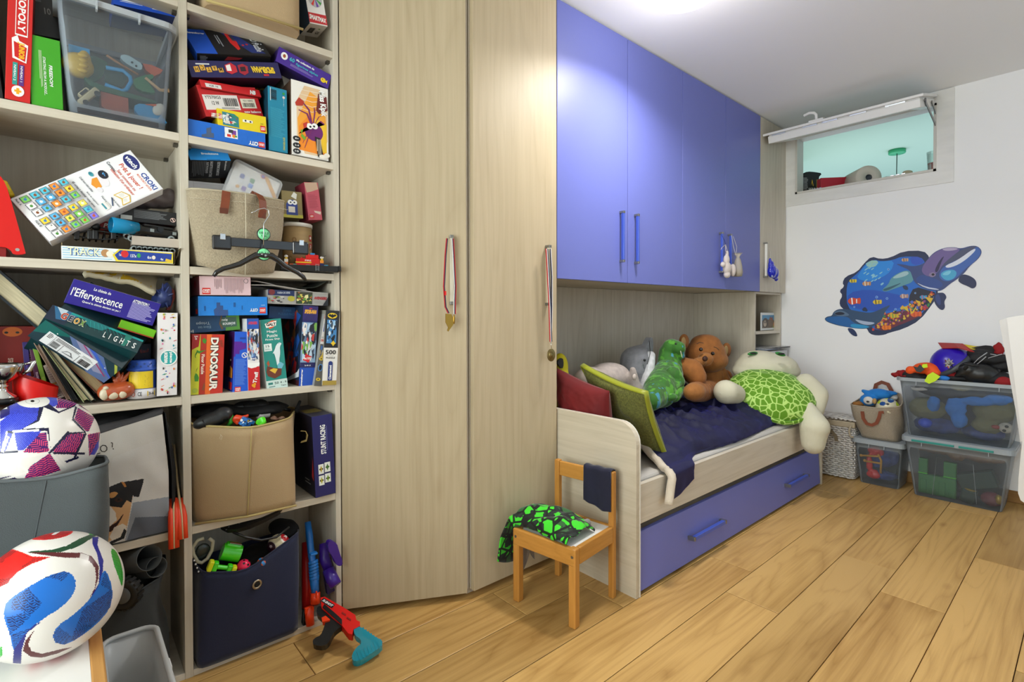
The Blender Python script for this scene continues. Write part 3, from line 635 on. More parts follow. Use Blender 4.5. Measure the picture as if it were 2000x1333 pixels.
carton('robot_toy_box', 'white educational toy box lying tilted, printed with rows of small picture cards', 'toy box', (19, 389, 1.875), (97, 472, 1.85), (246, 283, 1.885), .05, '#eceaf0', {'L': '#b9b8be', 'T': '#cfced4'}, {'F': CR})
carton('brick_set_box', 'black brick set box lying under the grey plastic bag', 'toy box', (232, 430), (345, 442), (232, 403), .1, '#15161a', {'L': '#dcdcdc'}, {'F': [Rr(.02, .64, .09, .98, '#e0231c'), T('LEGO', .055, .81, .052, .13, W_, 180), Rr(.03, .12, .22, .42, '#d9d9d4'), LN(.25, .3, .85, .88, 9, '#8d9094', .4), C(.93, .42, .05, '#e8c8c0', .17), C(.93, .42, .04, K_, .13), Q([(.9, .55), (.92, .58), (.965, .3), (.945, .27)], '#e8c8c0')]}, Y=1.91)
carton('card_game_box', 'flat dark red card game box under the black brick set box', 'game box', (194, 449), (342, 466), (193, 431), .1, '#a81e20', {}, {'F': [Rr(.45, .0, 1, 1, '#1d2a40'), Rr(.86, .3, 1, 1, '#a81e20'), T('Pe', .10, .55, .09, .5, W_, 0, .2), T('9+', .93, .6, .06, .4, W_)]}, Y=1.93)
# grey crumpled plastic bag
def crumple(name, label, cat, pts, m, r=.03, seed=0, remesh=.006, parent=None):
    mb = MB()
    for p, rad in pts: mb.ell(p, rad, n=14, m=9)
    mb.v = [tuple(Vector(v)+noise.noise_vector(Vector(v)*38+Vector((seed, 0, 0)))*.012) for v in mb.v]
    o = mb.out(name, m, parent, remesh=remesh, smooth_it=2, world=parent is not None)
    return tag(o, label, cat) if label else o
crumple('plastic_bag', 'crumpled grey plastic bag stuffed behind the tilted toy box', 'bag', [(P(300, 392, Y=1.98), (.07, .05, .022)), (P(330, 388, Y=1.99), (.035, .05, .028)), (P(270, 398, Y=1.98), (.05, .05, .018))], mat('grey_plastic_film', '#6e6568', .3, spec=.5), seed=3)
# red toy slide side at the left edge
def shape_from(pxs, Y): return [(P(x, y, Y=Y).x, P(x, y, Y=Y).z) for x, y in pxs]
MXZ = Matrix(((1, 0, 0, 0), (0, 0, 1, 0), (0, 1, 0, 0), (0, 0, 0, 1)))
tt = thing('toy_truck', 'red plastic toy panel with a silver screw at the far left of its shelf', 'toy', P(20, 500, Y=1.87))
RED = mat('red_plastic', '#d8130e', .3, spec=.5)
MB().prism(smooth_poly(shape_from([(-90, 330), (-8, 335), (6, 350), (16, 372), (49, 490), (50, 497), (26, 498), (20, 488), (8, 482), (-90, 476)], 1.85), 1), 1.85, 1.862, M=MXZ).out('side_plate', RED, tt, bev=.002, world=True)
MB().prism(smooth_poly(shape_from([(-90, 342), (0, 345), (14, 362), (24, 380), (20, 420), (-90, 420)], 1.96), 1), 1.95, 1.962, M=MXZ).out('side_plate', mat('dark_red_plastic', '#8d120e', .4), tt, bev=.002, world=True)
q = P(34, 488, Y=1.849); MB().cyl(q, q+Vector((0, .004, 0)), .0042, n=16).out('screw', CHR, tt, world=True)
for i in range(6): q = P(8+i*2.6, 358+i*4.5, Y=1.93); MB().ell(q, .008, n=10, m=6).out('bead', mat('yellow_plastic', '#e8c21c', .35), tt, world=True)
MB().box(tuple(P(-60, 500, Y=1.86)), tuple(P(20, 494, Y=2.0))).out('base', mat('dark_red_plastic'), tt, world=True)
# shallow tray box of marble track
tk = carton('track_toy_box', 'open shallow box with a blue track toy print holding loose parts', 'toy box', (120, 506, 1.842), (338, 516, 1.842), (124, 480, 1.842), .012, '#e9eef0', {'T': '#9a8a68'}, {'F': [
  LN(.01, .05, .5, .95, 5, '#7fc4e8', .25), T('TRACK', .19, .60, .27, .62, '#2a5fae', 0, 0, .05), T('TRACK', .187, .63, .27, .60, '#eef2c8', 0, 0, .012), C(.37, .6, .04, '#b8895a', .3), C(.41, .55, .035, '#efe9d8', .25),
  Q([(.46, .0), (.43, .5), (.49, .98), (1, .9), (1, .04)], '#e8d23a'), Q([(.48, .12), (.45, .5), (.50, .9), (.99, .82), (.98, .16)], '#1f3f9c'), C(.54, .62, .035, '#d0282c', .28), T('137x', .62, .5, .055, .26, W_), T('1x', .50, .55, .02, .22, W_), T('6x', .77, .45, .04, .24, W_), T('4x', .89, .35, .03, .2, W_), C(.67, .55, .018, '#2f9f58', .18), Q([(.92, .2), (.985, .1), (.985, .3), (.93, .42)], '#e8c23a'), C(.81, .45, .018, '#e8ded0', .16)]}, fold=False)
a, b_, c_ = P(120, 506, Y=1.854), P(342, 516, Y=1.854), P(352, 478, Y=1.85)
tb = MB(); tb.col = '#8d7a58'; z0 = a.z
tb.box((a.x, 1.854, z0), (b_.x, 2.09, z0+.003)); tb.box((a.x, 2.087, z0), (b_.x, 2.09, z0+.045)); tb.box((a.x, 1.854, z0), (a.x+.002, 2.09, z0+.045)); tb.box((b_.x-.002, 1.854, z0), (b_.x, 2.09, z0+.04))
tb.add([(b_.x-.002, 1.85, z0+.005), (b_.x-.002, 1.87, z0+.005), (b_.x+.012, 1.87, z0+.05), (b_.x+.012, 1.83, z0+.05)], [(0, 1, 2, 3), (3, 2, 1, 0)])
tb.out('tray', CARD, tk, world=True)
# loose parts lying in the tray
BLK = mat('black_plastic', '#101114', .35, spec=.5); GRYP = mat('grey_plastic', '#8e9697', .35); CYAN = mat('cyan_clear_plastic', '#1aa6e0', .15, clear=.55, spec=.6)
tz = z0+.004
for i in range(8):
    p0 = P(262+i*10.7, 486+i*.7, Y=1.875); o = MB().lathe([(.0052, 0), (.0088, 0), (.0088, .05), (.0052, .05), (.0052, 0)], 14, M=Matrix.Translation(p0) @ Matrix.Rotation(radians(-90), 4, 'X')).out('toy_tube', GRYP)
    tag(o, 'grey tube, %s of eight in the row in the track box' % ('first second third fourth fifth sixth seventh eighth'.split()[i]+' from left'), 'tube', 'grey tubes lying in a row')
for (x, y, l, lb) in ((248, 462, .03, 'leftmost grey plastic tube, under the cyan nozzle of the toy torch'), (257, 466, .035, 'grey plastic tube beside the leftmost one under the toy torch'), (335, 468, .03, 'grey plastic tube under the tip of the toy torch')):
    p0 = P(x, y, Y=1.88); o = MB().lathe([(.0058, 0), (.0095, 0), (.0095, l), (.0058, l), (.0058, 0)], 14, M=Matrix.Translation(p0) @ Matrix.Rotation(radians(-70), 4, 'X')).out('toy_tube', GRYP)
    tag(o, lb, 'tube', 'grey tubes under the toy torch')
cs = MB().box(tuple(P(258, 478, Y=1.872)), tuple(P(344, 471, Y=1.92))).out('card_strip', mat('beige_card', '#c2b5a8', .7)); tag(cs, 'beige card strip lying on the row of grey tubes', 'card')
sc = thing('toy_torch', 'toy torch with clear cyan nozzle and black body lying in the track box', 'toy', P(280, 460, Y=1.89))
p0, p1, p2 = P(216, 439, Y=1.86), P(262, 448, Y=1.875), P(342, 458, Y=1.90); ax = (p2-p0).normalized()
MB().lathe([(.0205, 0), (.0225, .002), (.0205, .035), (.018, .066), (.016, .066), (.0185, .035), (.0205, 0)], 28, M=frame(p0, ax, (0, 0, 1)) @ Matrix.Rotation(radians(90), 4, 'Y')).out('nozzle', CYAN, sc, world=True)
MB().lathe([(0, 0), (.018, 0), (.018, .012), (.0155, .016), (.0155, .04), (.018, .044), (.018, .07), (.016, .075), (.016, .12), (.012, .125), (0, .125)], 24, M=frame(p1+ax*.0, ax, (0, 0, 1)) @ Matrix.Rotation(radians(90), 4, 'Y')).out('body', BLK, sc, world=True)
m2 = MB(frame(p1, ax, (0, 0, 1))); m2.box((.02, -.012, .012), (.10, .012, .02)); m2.box((.03, -.008, -.028), (.095, .01, -.012)); m2.out('body_block', BLK, sc, bev=.003, world=True)
for x in (.035, .095): m2 = MB(frame(p1, ax, (0, 0, 1))); m2.box((x, -.021, -.003), (x+.009, -.0165, .006)); m2.out('socket', GRYP, sc, world=True)
m2 = MB(frame(p1, ax, (0, 0, 1))); m2.cyl((.06, -.0175, .008), (.06, -.022, .008), .008, n=14); m2.out('dial', BLK, sc, world=True)
m2 = MB(frame(p1, ax, (0, 0, 1))); m2.lathe([(0, .122), (.011, .122), (.011, .14), (0, .14)], 16, M=Matrix.Rotation(radians(90), 4, 'Y')); m2.out('tip', CYAN, sc, world=True)
sp = thing('toy_machine', 'black spindly plastic toy vehicle frame in the open track box', 'toy', P(190, 462, Y=1.9))
mm = MB(); rg = random.Random(9)
for k in range(4):
    y0 = 1.875+k*.02; pa, pb = P(141, 458, Y=y0), P(240, 463, Y=y0); pts = [pa.lerp(pb, t)+Vector((0, 0, (.024 if k % 2 else .013)*sin(pi*t))) for t in [i/10 for i in range(11)]]
    MB().tube(pts, .0022, 5).out('rail', BLK, sp, world=True); pts2 = [pa.lerp(pb, t)-Vector((0, 0, .011*sin(pi*t))) for t in [i/10 for i in range(11)]]; MB().tube(pts2, .002, 5).out('rail', BLK, sp, world=True)
for i in range(7):
    t = .1+i*.13; pa = P(141, 456, Y=1.875).lerp(P(240, 463, Y=1.875), t); MB().tube([pa+Vector((0, 0, -.012)), pa+Vector((.003, .03, .018)), pa+Vector((-.002, .06, -.012))], .0025, 5).out('cross_bar', BLK, sp, world=True)
for x in (150, 176, 186, 222): q = P(x, 458, Y=1.87); MB().box(q-Vector((.006, 0, .014)), q+Vector((.006, .02, .012))).out('block', BLK, sp, bev=.002, world=True)
q = P(187, 443, Y=1.89); MB().ell(q, .011, n=14, m=8).out('knob', BLK, sp, world=True)
# third shelf
def book(name, label, a, b_, th, depth, cover, pages='#cbbf9f', Y=1.86, group=None, spine=None, cth=.0022):
    """book standing or leaning: a, b_ = photo positions of the two ends of its left edge; th = thickness"""
    A, B = P(a[0], a[1], Y=Y), P(b_[0], b_[1], Y=Y); z = (B-A); L = z.length; z.normalize(); y = Vector((0, 1, 0)); x = y.cross(z); M = Matrix(((x.x, 0, z.x, A.x), (x.y, 1, z.y, A.y), (x.z, 0, z.z, A.z), (0, 0, 0, 1)))
    t = thing(name, label, 'book', M=M, group=group); t['category'] = 'book'
    cm = mat('cover_'+str(cover), cover, .4); pm = mat('pages_'+pages, pages, .85, noise_=(260, .18, (1, .05, .05)))
    if spine:
        MB().box((0, 0, 0), (th, depth, L)).out('cover', cm, t, bev=.0015)
        pr = MB(); prints(spine, th, L, pr, face_M('F', th, L, depth)); pr.out('spine_lettering', INK, t)
    else:
        MB().box((0, 0, 0), (cth, depth, L)).out('cover', cm, t, bev=.0006); MB().box((th-cth, 0, 0), (th, depth, L)).out('cover', cm, t, bev=.0006)
        MB().box((cth, .004, .004), (th-cth, depth-.004, L-.004)).out('pages', pm, t)
    return t
book('book', 'large dark blue book leaning down to the right at the left of its shelf', (81, 651), (-40, 549), .048, .2, '#16222b', Y=1.88, cth=.006)
book('book', 'red storybook with a gilt title standing behind the silver cup', (-18, 775), (-18, 638), .098, .2, '#8c1a16', Y=1.93, spine=[T('ssiques', .78, .56, .34, .26, '#d6b9a8', 90), T('Contes', .80, .14, .24, .22, '#c8a89a', 90), T('et des', .36, .44, .2, .16, '#d6b9a8', 90), C(.42, .92, .2, '#d56a22', .07), C(.3, .91, .04, K_, .016), C(.52, .91, .04, K_, .016)])
book('book', 'thin violet book standing right of the red storybook', (52, 776), (43, 669), .012, .18, '#3b2a7c', Y=1.92, spine=[LN(.3, .2, .7, .8, 1, '#6a5ab0', .4)])
book('book', 'thin plum book leaning beside the violet one', (74, 776), (55, 671), .011, .18, '#57204a', Y=1.915, spine=[T('avec tes dents', .5, .28, .36, .6, '#e6c3da', 90), C(.5, .92, .3, '#c9b8c0', .03)])
book('book', 'thin lime green book leaning beside the plum one', (90, 778), (62, 676), .010, .18, '#7da832', Y=1.91, spine=[Rr(.2, .1, .8, .4, '#9cc04a')])
book('book', 'thin white notebook with a strap printed on its spine', (112, 780), (84, 715), .016, .17, '#b9aaa2', Y=1.905, spine=[LN(.2, .55, .8, .95, 6, '#8a7c76', .3), Rr(0, .42, 1, .47, '#a8772c'), LN(.2, .05, .8, .3, 5, '#4a4244', .5)])
book('book', 'leaning book with pinkish beige page block and thin cover', (132, 785), (61, 663), .009, .18, '#a08474', '#a58b76', Y=1.89)
book('book', 'leaning black folder between two beige page blocks', (143, 786), (73, 668), .012, .18, '#1b1f22', '#22262a', Y=1.885)
book('book', 'leaning book with cream pages and pale green cover', (163, 787), (83, 676), .014, .18, '#a3ad7a', '#bdb08a', Y=1.875)
book('book', 'leaning paperback with cream pages ending at the shelf edge', (178, 787), (92, 682), .012, .18, '#1a2a20', '#c9bd9c', Y=1.868)
book('book', 'thick leaning book with rust-brown hard cover and tan pages', (204, 785), (110, 692), .028, .18, '#7c4530', '#a8916c', Y=1.88, cth=.003)
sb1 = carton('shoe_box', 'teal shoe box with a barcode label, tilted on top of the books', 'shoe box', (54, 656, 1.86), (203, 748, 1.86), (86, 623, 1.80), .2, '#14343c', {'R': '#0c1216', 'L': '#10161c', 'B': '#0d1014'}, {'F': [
  Rr(0, .0, 1, 1, '#1d3944'), Q([(0, .3), (.35, 1), (0, 1)], '#16635e'), Q([(.3, 1), (.75, 1), (1, .3), (1, 0), (.75, 0), (.45, .6)], '#5a6f9c'), Q([(.38, 1), (.62, 1), (.9, .3), (.8, .2), (.5, .75)], '#8d8fae'), Q([(.55, 1), (.64, 1), (1, .38), (1, .3)], '#3f63c2'), Q([(.48, .98), (.5, 1), (.95, .28), (.93, .26)], '#a03a6c'), Q([(.9, 1), (.94, 1), (1, .75), (1, .6)], '#a8b04a'), C(.2, .78, .008, W_), C(.86, .62, .008, W_), C(.72, .4, .008, W_),
  Rr(.12, .10, .75, .70, '#e9ebee'), LN(.14, .42, .2, .66, 4, '#222222', .5), BAR(.23, .16, .32, .44, vert=False), LN(.24, .50, .56, .66, 3, '#333333', .5), Rr(.345, .10, .35, .48, '#333333'), Q([(.38, .2), (.42, .36), (.47, .38), (.50, .26), (.53, .2)], '#6b6f74'), Q([(.39, .22), (.43, .34), (.46, .35), (.49, .25)], '#e9ebee'), Rr(.555, .10, .56, .48, '#333333'), BAR(.59, .16, .72, .42), LN(.58, .5, .72, .6, 2, '#777777', .3), Rr(.22, .10, .223, .70, '#333333'), Rr(.22, .485, .75, .49, '#333333')]}, fold=False)
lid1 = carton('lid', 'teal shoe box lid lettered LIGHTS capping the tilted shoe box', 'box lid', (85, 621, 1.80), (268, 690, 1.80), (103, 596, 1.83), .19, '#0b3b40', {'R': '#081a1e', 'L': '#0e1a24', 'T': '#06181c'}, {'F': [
  Q([(0, 0), (0, 1), (.25, 1), (.2, 0)], '#1a2c44'), Q([(.02, 1), (.3, 1), (.18, .3), (.1, .2)], '#2f6f9e'), Q([(.05, 1), (.16, 1), (.14, .5)], '#c9dbe8'), Rr(.2, .86, 1, 1, '#12a09c'), Q([(.3, 1), (.62, 1), (.55, .55), (.42, .5)], '#13787c'), Q([(.8, 1), (.88, 1), (.84, .1), (.8, .1)], '#1c7f70')]+[Q([(.2+.04*k, .9), (.203+.04*k, .9), (.196+.05*k, .3)], '#36c8c0') for k in range(14)]+[
  T('G', .155, .56, .065, .52, '#efe6da', 0, 0, .07), T('E', .225, .55, .045, .46, '#efe6da', 0, 0, .07), T('O', .285, .54, .058, .48, '#efe6da', 0, 0, .07), T('X', .345, .54, .055, .46, '#efe6da', 0, 0, .07),
  T('G', .155, .56, .06, .46, '#c23a22', 0, 0, .03), T('E', .225, .55, .04, .40, '#1c2c50', 0, 0, .03), T('O', .285, .54, .052, .42, '#d8a020', 0, 0, .03), T('X', .345, .54, .05, .40, '#6a9a2c', 0, 0, .03),
  T('L', .60, .36, .025, .40, W_), T('I', .655, .36, .008, .40, W_), T('G', .72, .36, .04, .42, W_), T('H', .79, .36, .036, .40, W_), T('T', .86, .36, .034, .40, W_), T('S', .93, .36, .034, .42, W_)]}, fold=False)
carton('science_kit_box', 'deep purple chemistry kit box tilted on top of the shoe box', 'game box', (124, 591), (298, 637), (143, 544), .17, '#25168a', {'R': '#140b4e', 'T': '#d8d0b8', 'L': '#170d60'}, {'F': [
  T("l'Effervescence", .31, .52, .56, .34, W_, 0, 0, .012), T('La chimie de', .33, .82, .19, .12, W_), T('Quand la chimie devient un jeu !', .38, .22, .42, .11, W_), T('ATTENTION !', .775, .80, .19, .13, W_, 0, 0, .03), LN(.68, .08, .97, .74, 12, '#a9a3e0', .55)]}, Y=1.852)
carton('small_green_box', 'small lime green and orange box wedged under the purple kit', 'box', (229.5, 641), (299, 662), (236, 624), .12, '#7fd414', {'L': '#c8c41c', 'B': '#b5441e', 'R': '#5f9e12'}, {'F': [Rr(0, 0, 1, .13, '#c2461c')]}, Y=1.87)
def as_part(o, par, label):
    del o['category']; o['label'] = label; m = o.matrix_world.copy(); m = MW[o.name]; o.parent = par; o.matrix_parent_inverse = Matrix.Identity(4); o.matrix_basis = MW[par.name].inverted() @ m
as_part(lid1, sb1, 'teal lid lettered LIGHTS')
# paper packet on top
pk = MB(); a, b_ = P(163, 537, Y=1.90), P(302, 570, Y=1.90)
def _pk(u, v): p = a.lerp(b_, u); return (p.x+.02*v, p.y+.13*v, p.z+.012*sin(pi*u)+.004*sin(11*u+5*v)-.004+.055*v+.004*noise.noise(Vector((u*9,v*5,0))))
pk.grid(_pk, 24, 6); o = pk.out('paper_packet', mat('crumpled_paper', '#c9bfa6', .75, bump=(80, .4)), solid=.014); tag(o, 'white and yellow paper packet lying on the purple kit box', 'packet')
pr = MB()
for v0, v1, cc in ((.0, .5, '#d8b21c'),): pr.grid(lambda u, v: tuple(Vector(_pk(u, v*.25))+Vector((0, -.001, .0075))), 24, 2, col=cc)
pr.out('yellow_stripe', CARD, o)
# blue net over a red spiky toy
o = crumple('spiky_toy', 'blue and red spiky plastic toy in the upper right corner of its shelf', 'toy', [(P(318, 582, Y=1.93), (.028, .03, .03)), (P(325, 572, Y=1.93), (.018, .02, .03)), (P(310, 592, Y=1.92), (.02, .02, .02))], mat('navy_rubber', '#2a3a78', .4), seed=8, remesh=.004)
for i, (x, y) in enumerate([(306, 566), (318, 554), (330, 560), (338, 574), (304, 598), (328, 602)]): MB().cyl(P(319, 582, Y=1.92), P(x, y, Y=1.90), .008, .001, n=6).out('spike', mat('navy_rubber'), o)
MB().prism(shape_from([(326, 556), (340, 568), (341, 582), (332, 606), (324, 606), (334, 580)], 1.95), 1.94, 1.96, M=MXZ).out('red_back', mat('dull_red', '#a03a34', .5), o)
# canister
cn = thing('slime_canister', 'blue lidded canister with a yellow label standing on the shelf', 'canister', P(279, 776, Y=1.885))
r0 = .038
MB().lathe([(0, 0), (r0, 0), (r0, .028), (0, .028)], 36).out('base', mat('canister_white', '#d9d6da', .35), cn)
MB().lathe([(r0-.0008, .028), (r0-.0008, .085)], 36).out('body', mat('canister_blue', '#2c4fb0', .25, clear=.75), cn)
MB().lathe([(0, .112), (r0-.004, .112), (r0-.001, .108), (r0-.001, .089), (r0+.001, .088), (r0+.001, .082), (0, .082)], 36).out('lid', mat('lid_blue', '#3a62c8', .35), cn)
def wrap(items, R, z0, z1, a0, a1, par, name='wrap_label', seg=None):
    mb = MB(); prints(items, 1, 1, mb, I4, eps=0); mb.v = [((R+v[2]*.6+.0004)*cos(radians(a0+(a1-a0)*v[0])), (R+v[2]*.6+.0004)*sin(radians(a0+(a1-a0)*v[0])), z0+(z1-z0)*v[1]) for v in mb.v]; return mb.out(name, INK, par)
def strips(x0, y0, x1, y1, col, n=14): return [Rr(x0+(x1-x0)*i/n, y0, x0+(x1-x0)*(i+1)/n, y1, col) for i in range(n)]
wrap(strips(0, 0, 1, 1, '#e6c71e')+[LN(.15, .12+.08*i, .85, .16+.08*i, 1, '#6a5a18', .8, seed=i) for i in range(9)], r0, .030, .080, 205, 305, cn)
wrap([T('CE', .35, .5, .14, .5, '#333333'), C(.12, .5, .07, '#c84a3a', .3), C(.12, .5, .05, '#e6e0e0', .22), Rr(.6, .2, .9, .8, '#e0c020'), T('3-6', .75, .5, .2, .35, '#333333')], r0, .002, .026, 215, 325, cn)
wrap([C(.05+.1*i, .3+.4*(i % 2), .03, '#28488e', .16, 10) for i in range(10)], r0+.0012, .089, .108, 200, 330, cn, 'lid_dots')
# white tall box with little pictures
rg = random.Random(4); it = [Rr(.02, .005, .98, .995, '#e8e4e6')]; cl_ = ['#c8283c', '#e8c62c', '#2a9aa8', '#4a9a3c', '#e084b0', '#28282c', '#e07a2c', '#3a6ab8']
for i in range(60):
    x, y = rg.uniform(.1, .9), rg.uniform(.02, .98)
    if .36 < y < .56: continue
    cc = rg.choice(cl_); k = rg.choice((0, 1, 2))
    it.append(C(x, y, rg.uniform(.03, .07), cc, rg.uniform(.006, .016), 7) if k == 0 else Q([(x-.07, y-.008), (x+.07, y+.006), (x+.06, y+.012), (x-.075, y)], cc) if k == 1 else Q(star(x, y, .02, 5, .5, 30*i, 3), cc))
it += [C(.55, .46, .44, W_, .095), C(.55, .46, .38, '#2aa3a3', .08), T('piecte', .66, .46, .13, .17, W_, -90, 0, .04), T('scanse', .42, .46, .13, .17, W_, -90, 0, .04)]
carton('picture_game_box', 'tall narrow white box dotted with tiny pictures and a teal badge', 'game box', (306, 775), (346, 772), (307, 611), .15, '#dedadc', {'T': '#a89c90', 'L': '#6e6a66', 'R': '#8c8680'}, {'F': it}, Y=1.85)
carton('blue_box', 'dark blue box in shadow behind the canister', 'box', (262, 730), (296, 728), (262, 672), .08, '#1a2f5c', {}, {'F': [T('Eau!', .6, .75, .5, .12, '#b02a3a', 10)]}, Y=1.97)
# striped orange monster toy
mo = thing('monster_toy', 'glossy orange and cream clawed toy figure lying on the shelf', 'toy', P(228, 782, Y=1.855))
q = P(228, 764, Y=1.87); OR = mat('orange_toy', '#b5522c', .25, spec=.6, coat=.3); CRM = mat('cream_toy', '#d9cbb0', .3)
mb = MB(); mb.ell(q, (.044, .034, .027)); mb.ell(q+Vector((-.018, -.008, .0)), (.028, .028, .026)); mb.ell(q+Vector((.016, -.006, .004)), (.028, .03, .024)); mb.out('body', OR, mo, remesh=.004, smooth_it=4, world=True)
for dx, dz, rx, rz in ((-.030, -.004, .011, .016), (-.010, -.008, .013, .012), (.012, -.006, .010, .013), (-.026, .013, .007, .006)): MB().ell(q+Vector((dx, -.028, dz)), (rx, .008, rz), n=12, m=8).out('cream_patch', CRM, mo, world=True)
for i, (x, y, r_) in enumerate([(219, 735, .006), (230, 722, .0065), (240, 728, .006), (250, 736, .005), (257, 722, .0045)]): MB().tube([P(232, 752, Y=1.87), P(x*.6+232*.4, y*.6+752*.4, Y=1.865), P(x, y, Y=1.87)], [r_*1.3, r_, r_*.35], 8).out('horn', OR, mo, world=True)
# silver cup and red bowl
SIL = mat('silver', '#d0d0d0', .12, 1)
cp = thing('trophy_cup', 'small silver trophy cup at the left edge of its shelf', 'trophy', P(5, 779, Y=1.82)); z_ = -.006
MB().lathe([(0, 0), (.028, 0), (.026, .006), (.012, .018), (.009, .028), (.013, .032), (.009, .036), (.014, .040), (.031, .055), (.040, .078), (.042, .088), (.038, .088), (.034, .074), (.01, .046), (0, .045)], 40).out('cup', SIL, cp)
for s_ in (-1, 1): MB().tube([(s_*.036, 0, .058), (s_*.05, -.002, .068), (s_*.062, -.004, .092), (s_*.054, 0, .088), (s_*.042, 0, .084)], [.004, .006, .0025, .004, .003], 8).out('handle', SIL, cp)
MB().lathe([(0, -.012), (.03, -.012), (.03, 0), (0, 0)], 30).out('foot', mat('marble_black', '#17181c', .2), cp)
rb = thing('red_bowl', 'red plastic tub tipped open behind the purple football', 'tub', P(70, 780, Y=1.86))
mb = MB(tr(0, 0, .0)); mb.lathe([(0, 0), (.040, 0), (.046, .001)], 36); mb.grid(lambda u, v: ((.043+.003*v)*cos(2*pi*u), (.043+.003*v)*sin(2*pi*u), v*(.052-.024*cos(2*pi*u))), 36, 8, cu=True); mb.grid(lambda u, v: ((.0415+.003*v)*cos(2*pi*u), (.0415+.003*v)*sin(2*pi*u), v*(.052-.024*cos(2*pi*u))), 36, 8, cu=True); mb.out('tub_body', RED, rb); 
# ---------------- bookshelf, right column ----------------
R1 = [Rr(0, 0, .27, 1, '#1450c0'), T('Ravensburger', .14, .84, .22, .10, W_, -3, 0, .03), Rr(.27, 0, 1, 1, '#10131a'), Q([(.45, 1), (.75, .1), (.95, .1), (.62, 1)], '#152c74'), Q([(.52, .95), (.58, .9), (.63, .55), (.62, .25), (.58, .2), (.53, .5)], '#cf1f1f'), Q([(.56, .85), (.6, .83), (.62, .58), (.58, .6)], '#30353f'), C(.69, .42, .018, '#c02424'), C(.75, .46, .018, '#c02424'), LN(.36, .3, .42, .8, 2, '#8b8f98', .5, True), T('3D Puzzle', .885, .47, .62, .10, '#c9ccd2', -90, 0, .02)]+[C(.93+.03*cos(k), .5+.25*sin(k), .014, '#c9ccd2', None, 5) for k in range(6)]
carton('puzzle_box', 'black and blue puzzle box with a red car on the top of the stack', 'puzzle box', (384, 104, 1.85), (529, 110, 1.85), (369, 57, 1.92), .035, '#0f1116', {'B': '#0a0b10', 'L': '#1450c0'}, {'F': R1, 'B': [Q([(.35, .4), (.55, .5), (.6, .7), (.4, .8)], '#7a1d22'), LN(.04, .2, .14, .8, 6, '#7c7f88', .4)]}, fold=False)
carton('game_box', 'dark blue board game box with yellow MATCH tiles lying upside down', 'game box', (374, 151), (551, 153), (368, 117), .2, '#1c1852', {'B': '#3a1630', 'L': '#120f38'}, {'F': [
  *[q for i, l in enumerate('HCTAM') for q in (Q([(.05+.062*i, .62-.02*i+.1*(i % 2)), (.10+.062*i, .66-.02*i+.1*(i % 2)), (.105+.062*i, .32+.1*(i % 2)), (.055+.062*i, .30+.1*(i % 2))], '#d9a63c'), T(l, .078+.062*i, .48+.09*(i % 2), .03, .24, '#4a2c10', 180))],
  LN(.08, .74, .27, .82, 1, '#d8d8d8', .9), Q([(.38, .75), (.45, .9), (.50, .7), (.50, .35), (.43, .2), (.38, .35)], '#c02030'), Q([(.39, .72), (.44, .8), (.44, .4), (.39, .4)], '#e9e4e0'), Q([(.52, .75), (.58, .85), (.63, .7), (.62, .3), (.57, .15), (.52, .3)], '#a01c30'), Q([(.54, .65), (.60, .68), (.60, .4), (.54, .38)], '#2a1420'),
  T('SPIDER-MAN', .80, .50, .26, .40, '#e7c32c', 178, -.2, .06), Rr(.79, .12, .85, .24, '#c02030')], 'B': [Q([(.15, 0), (.5, 0), (.45, .3), (.2, .35)], '#a31c22'), Q([(.58, .02), (.72, .02), (.70, .4), (.55, .4)], '#b8452a'), T('SP', .82, .3, .18, .4, '#c9a32c', 180, 0, .04)]}, Y=1.85)
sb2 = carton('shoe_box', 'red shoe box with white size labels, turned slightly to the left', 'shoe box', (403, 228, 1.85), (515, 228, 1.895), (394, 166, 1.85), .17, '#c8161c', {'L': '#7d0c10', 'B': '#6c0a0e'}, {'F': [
  Rr(.06, .12, .62, .72, '#d8222a'), Rr(.04, .22, .62, .70, '#ece8e6'), T('YT570IG3', .20, .62, .26, .10, '#222222'), T('12 W', .22, .44, .12, .12, '#222222'), BAR(.36, .34, .60, .60), LN(.3, .24, .6, .31, 2, '#555555', .4), Rr(.655, .28, .92, .60, '#e6e2d0'), BAR(.68, .32, .89, .46), T('YD1 NW3', .785, .53, .18, .06, '#333333'), T('new balance', .82, .16, .30, .085, W_, 0, 0, .02)]}, fold=False)
lid2 = carton('lid', 'red lid hanging over the front of the red shoe box', 'box lid', (394, 170, 1.84), (511, 190, 1.885), (386, 154, 1.845), .17, '#d01a20', {'B': '#8d0e12', 'L': '#8d0e12'}, {'F': [Rr(.07, .12, .32, .62, '#ece8e6'), T('IGR 10', .2, .38, .14, .25, '#444444'), T('NB', .86, .44, .10, .6, W_, 0, .3, .06)]}, fold=False)
as_part(lid2, sb2, 'red lid')
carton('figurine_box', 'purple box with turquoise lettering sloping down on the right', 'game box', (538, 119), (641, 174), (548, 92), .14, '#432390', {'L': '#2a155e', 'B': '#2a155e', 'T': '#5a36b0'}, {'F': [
  C(.12, .58, .06, W_, .24), C(.12, .58, .025, '#a0522a', .12), T('60', .26, .60, .09, .26, '#39b8c8', 0, 0, .03), T('figurines alphas', .55, .47, .42, .20, '#39b8c8'), T('Ma collection de', .50, .75, .34, .14, W_, 0, 0, .03), LN(.25, .18, .7, .34, 3, '#b8a8e0', .25), C(.87, .38, .05, '#e8c81c', .16), Q([(.91, .38), (.95, .52), (.95, .24)], '#e8c81c'), C(.855, .42, .01, K_)]}, Y=1.855)
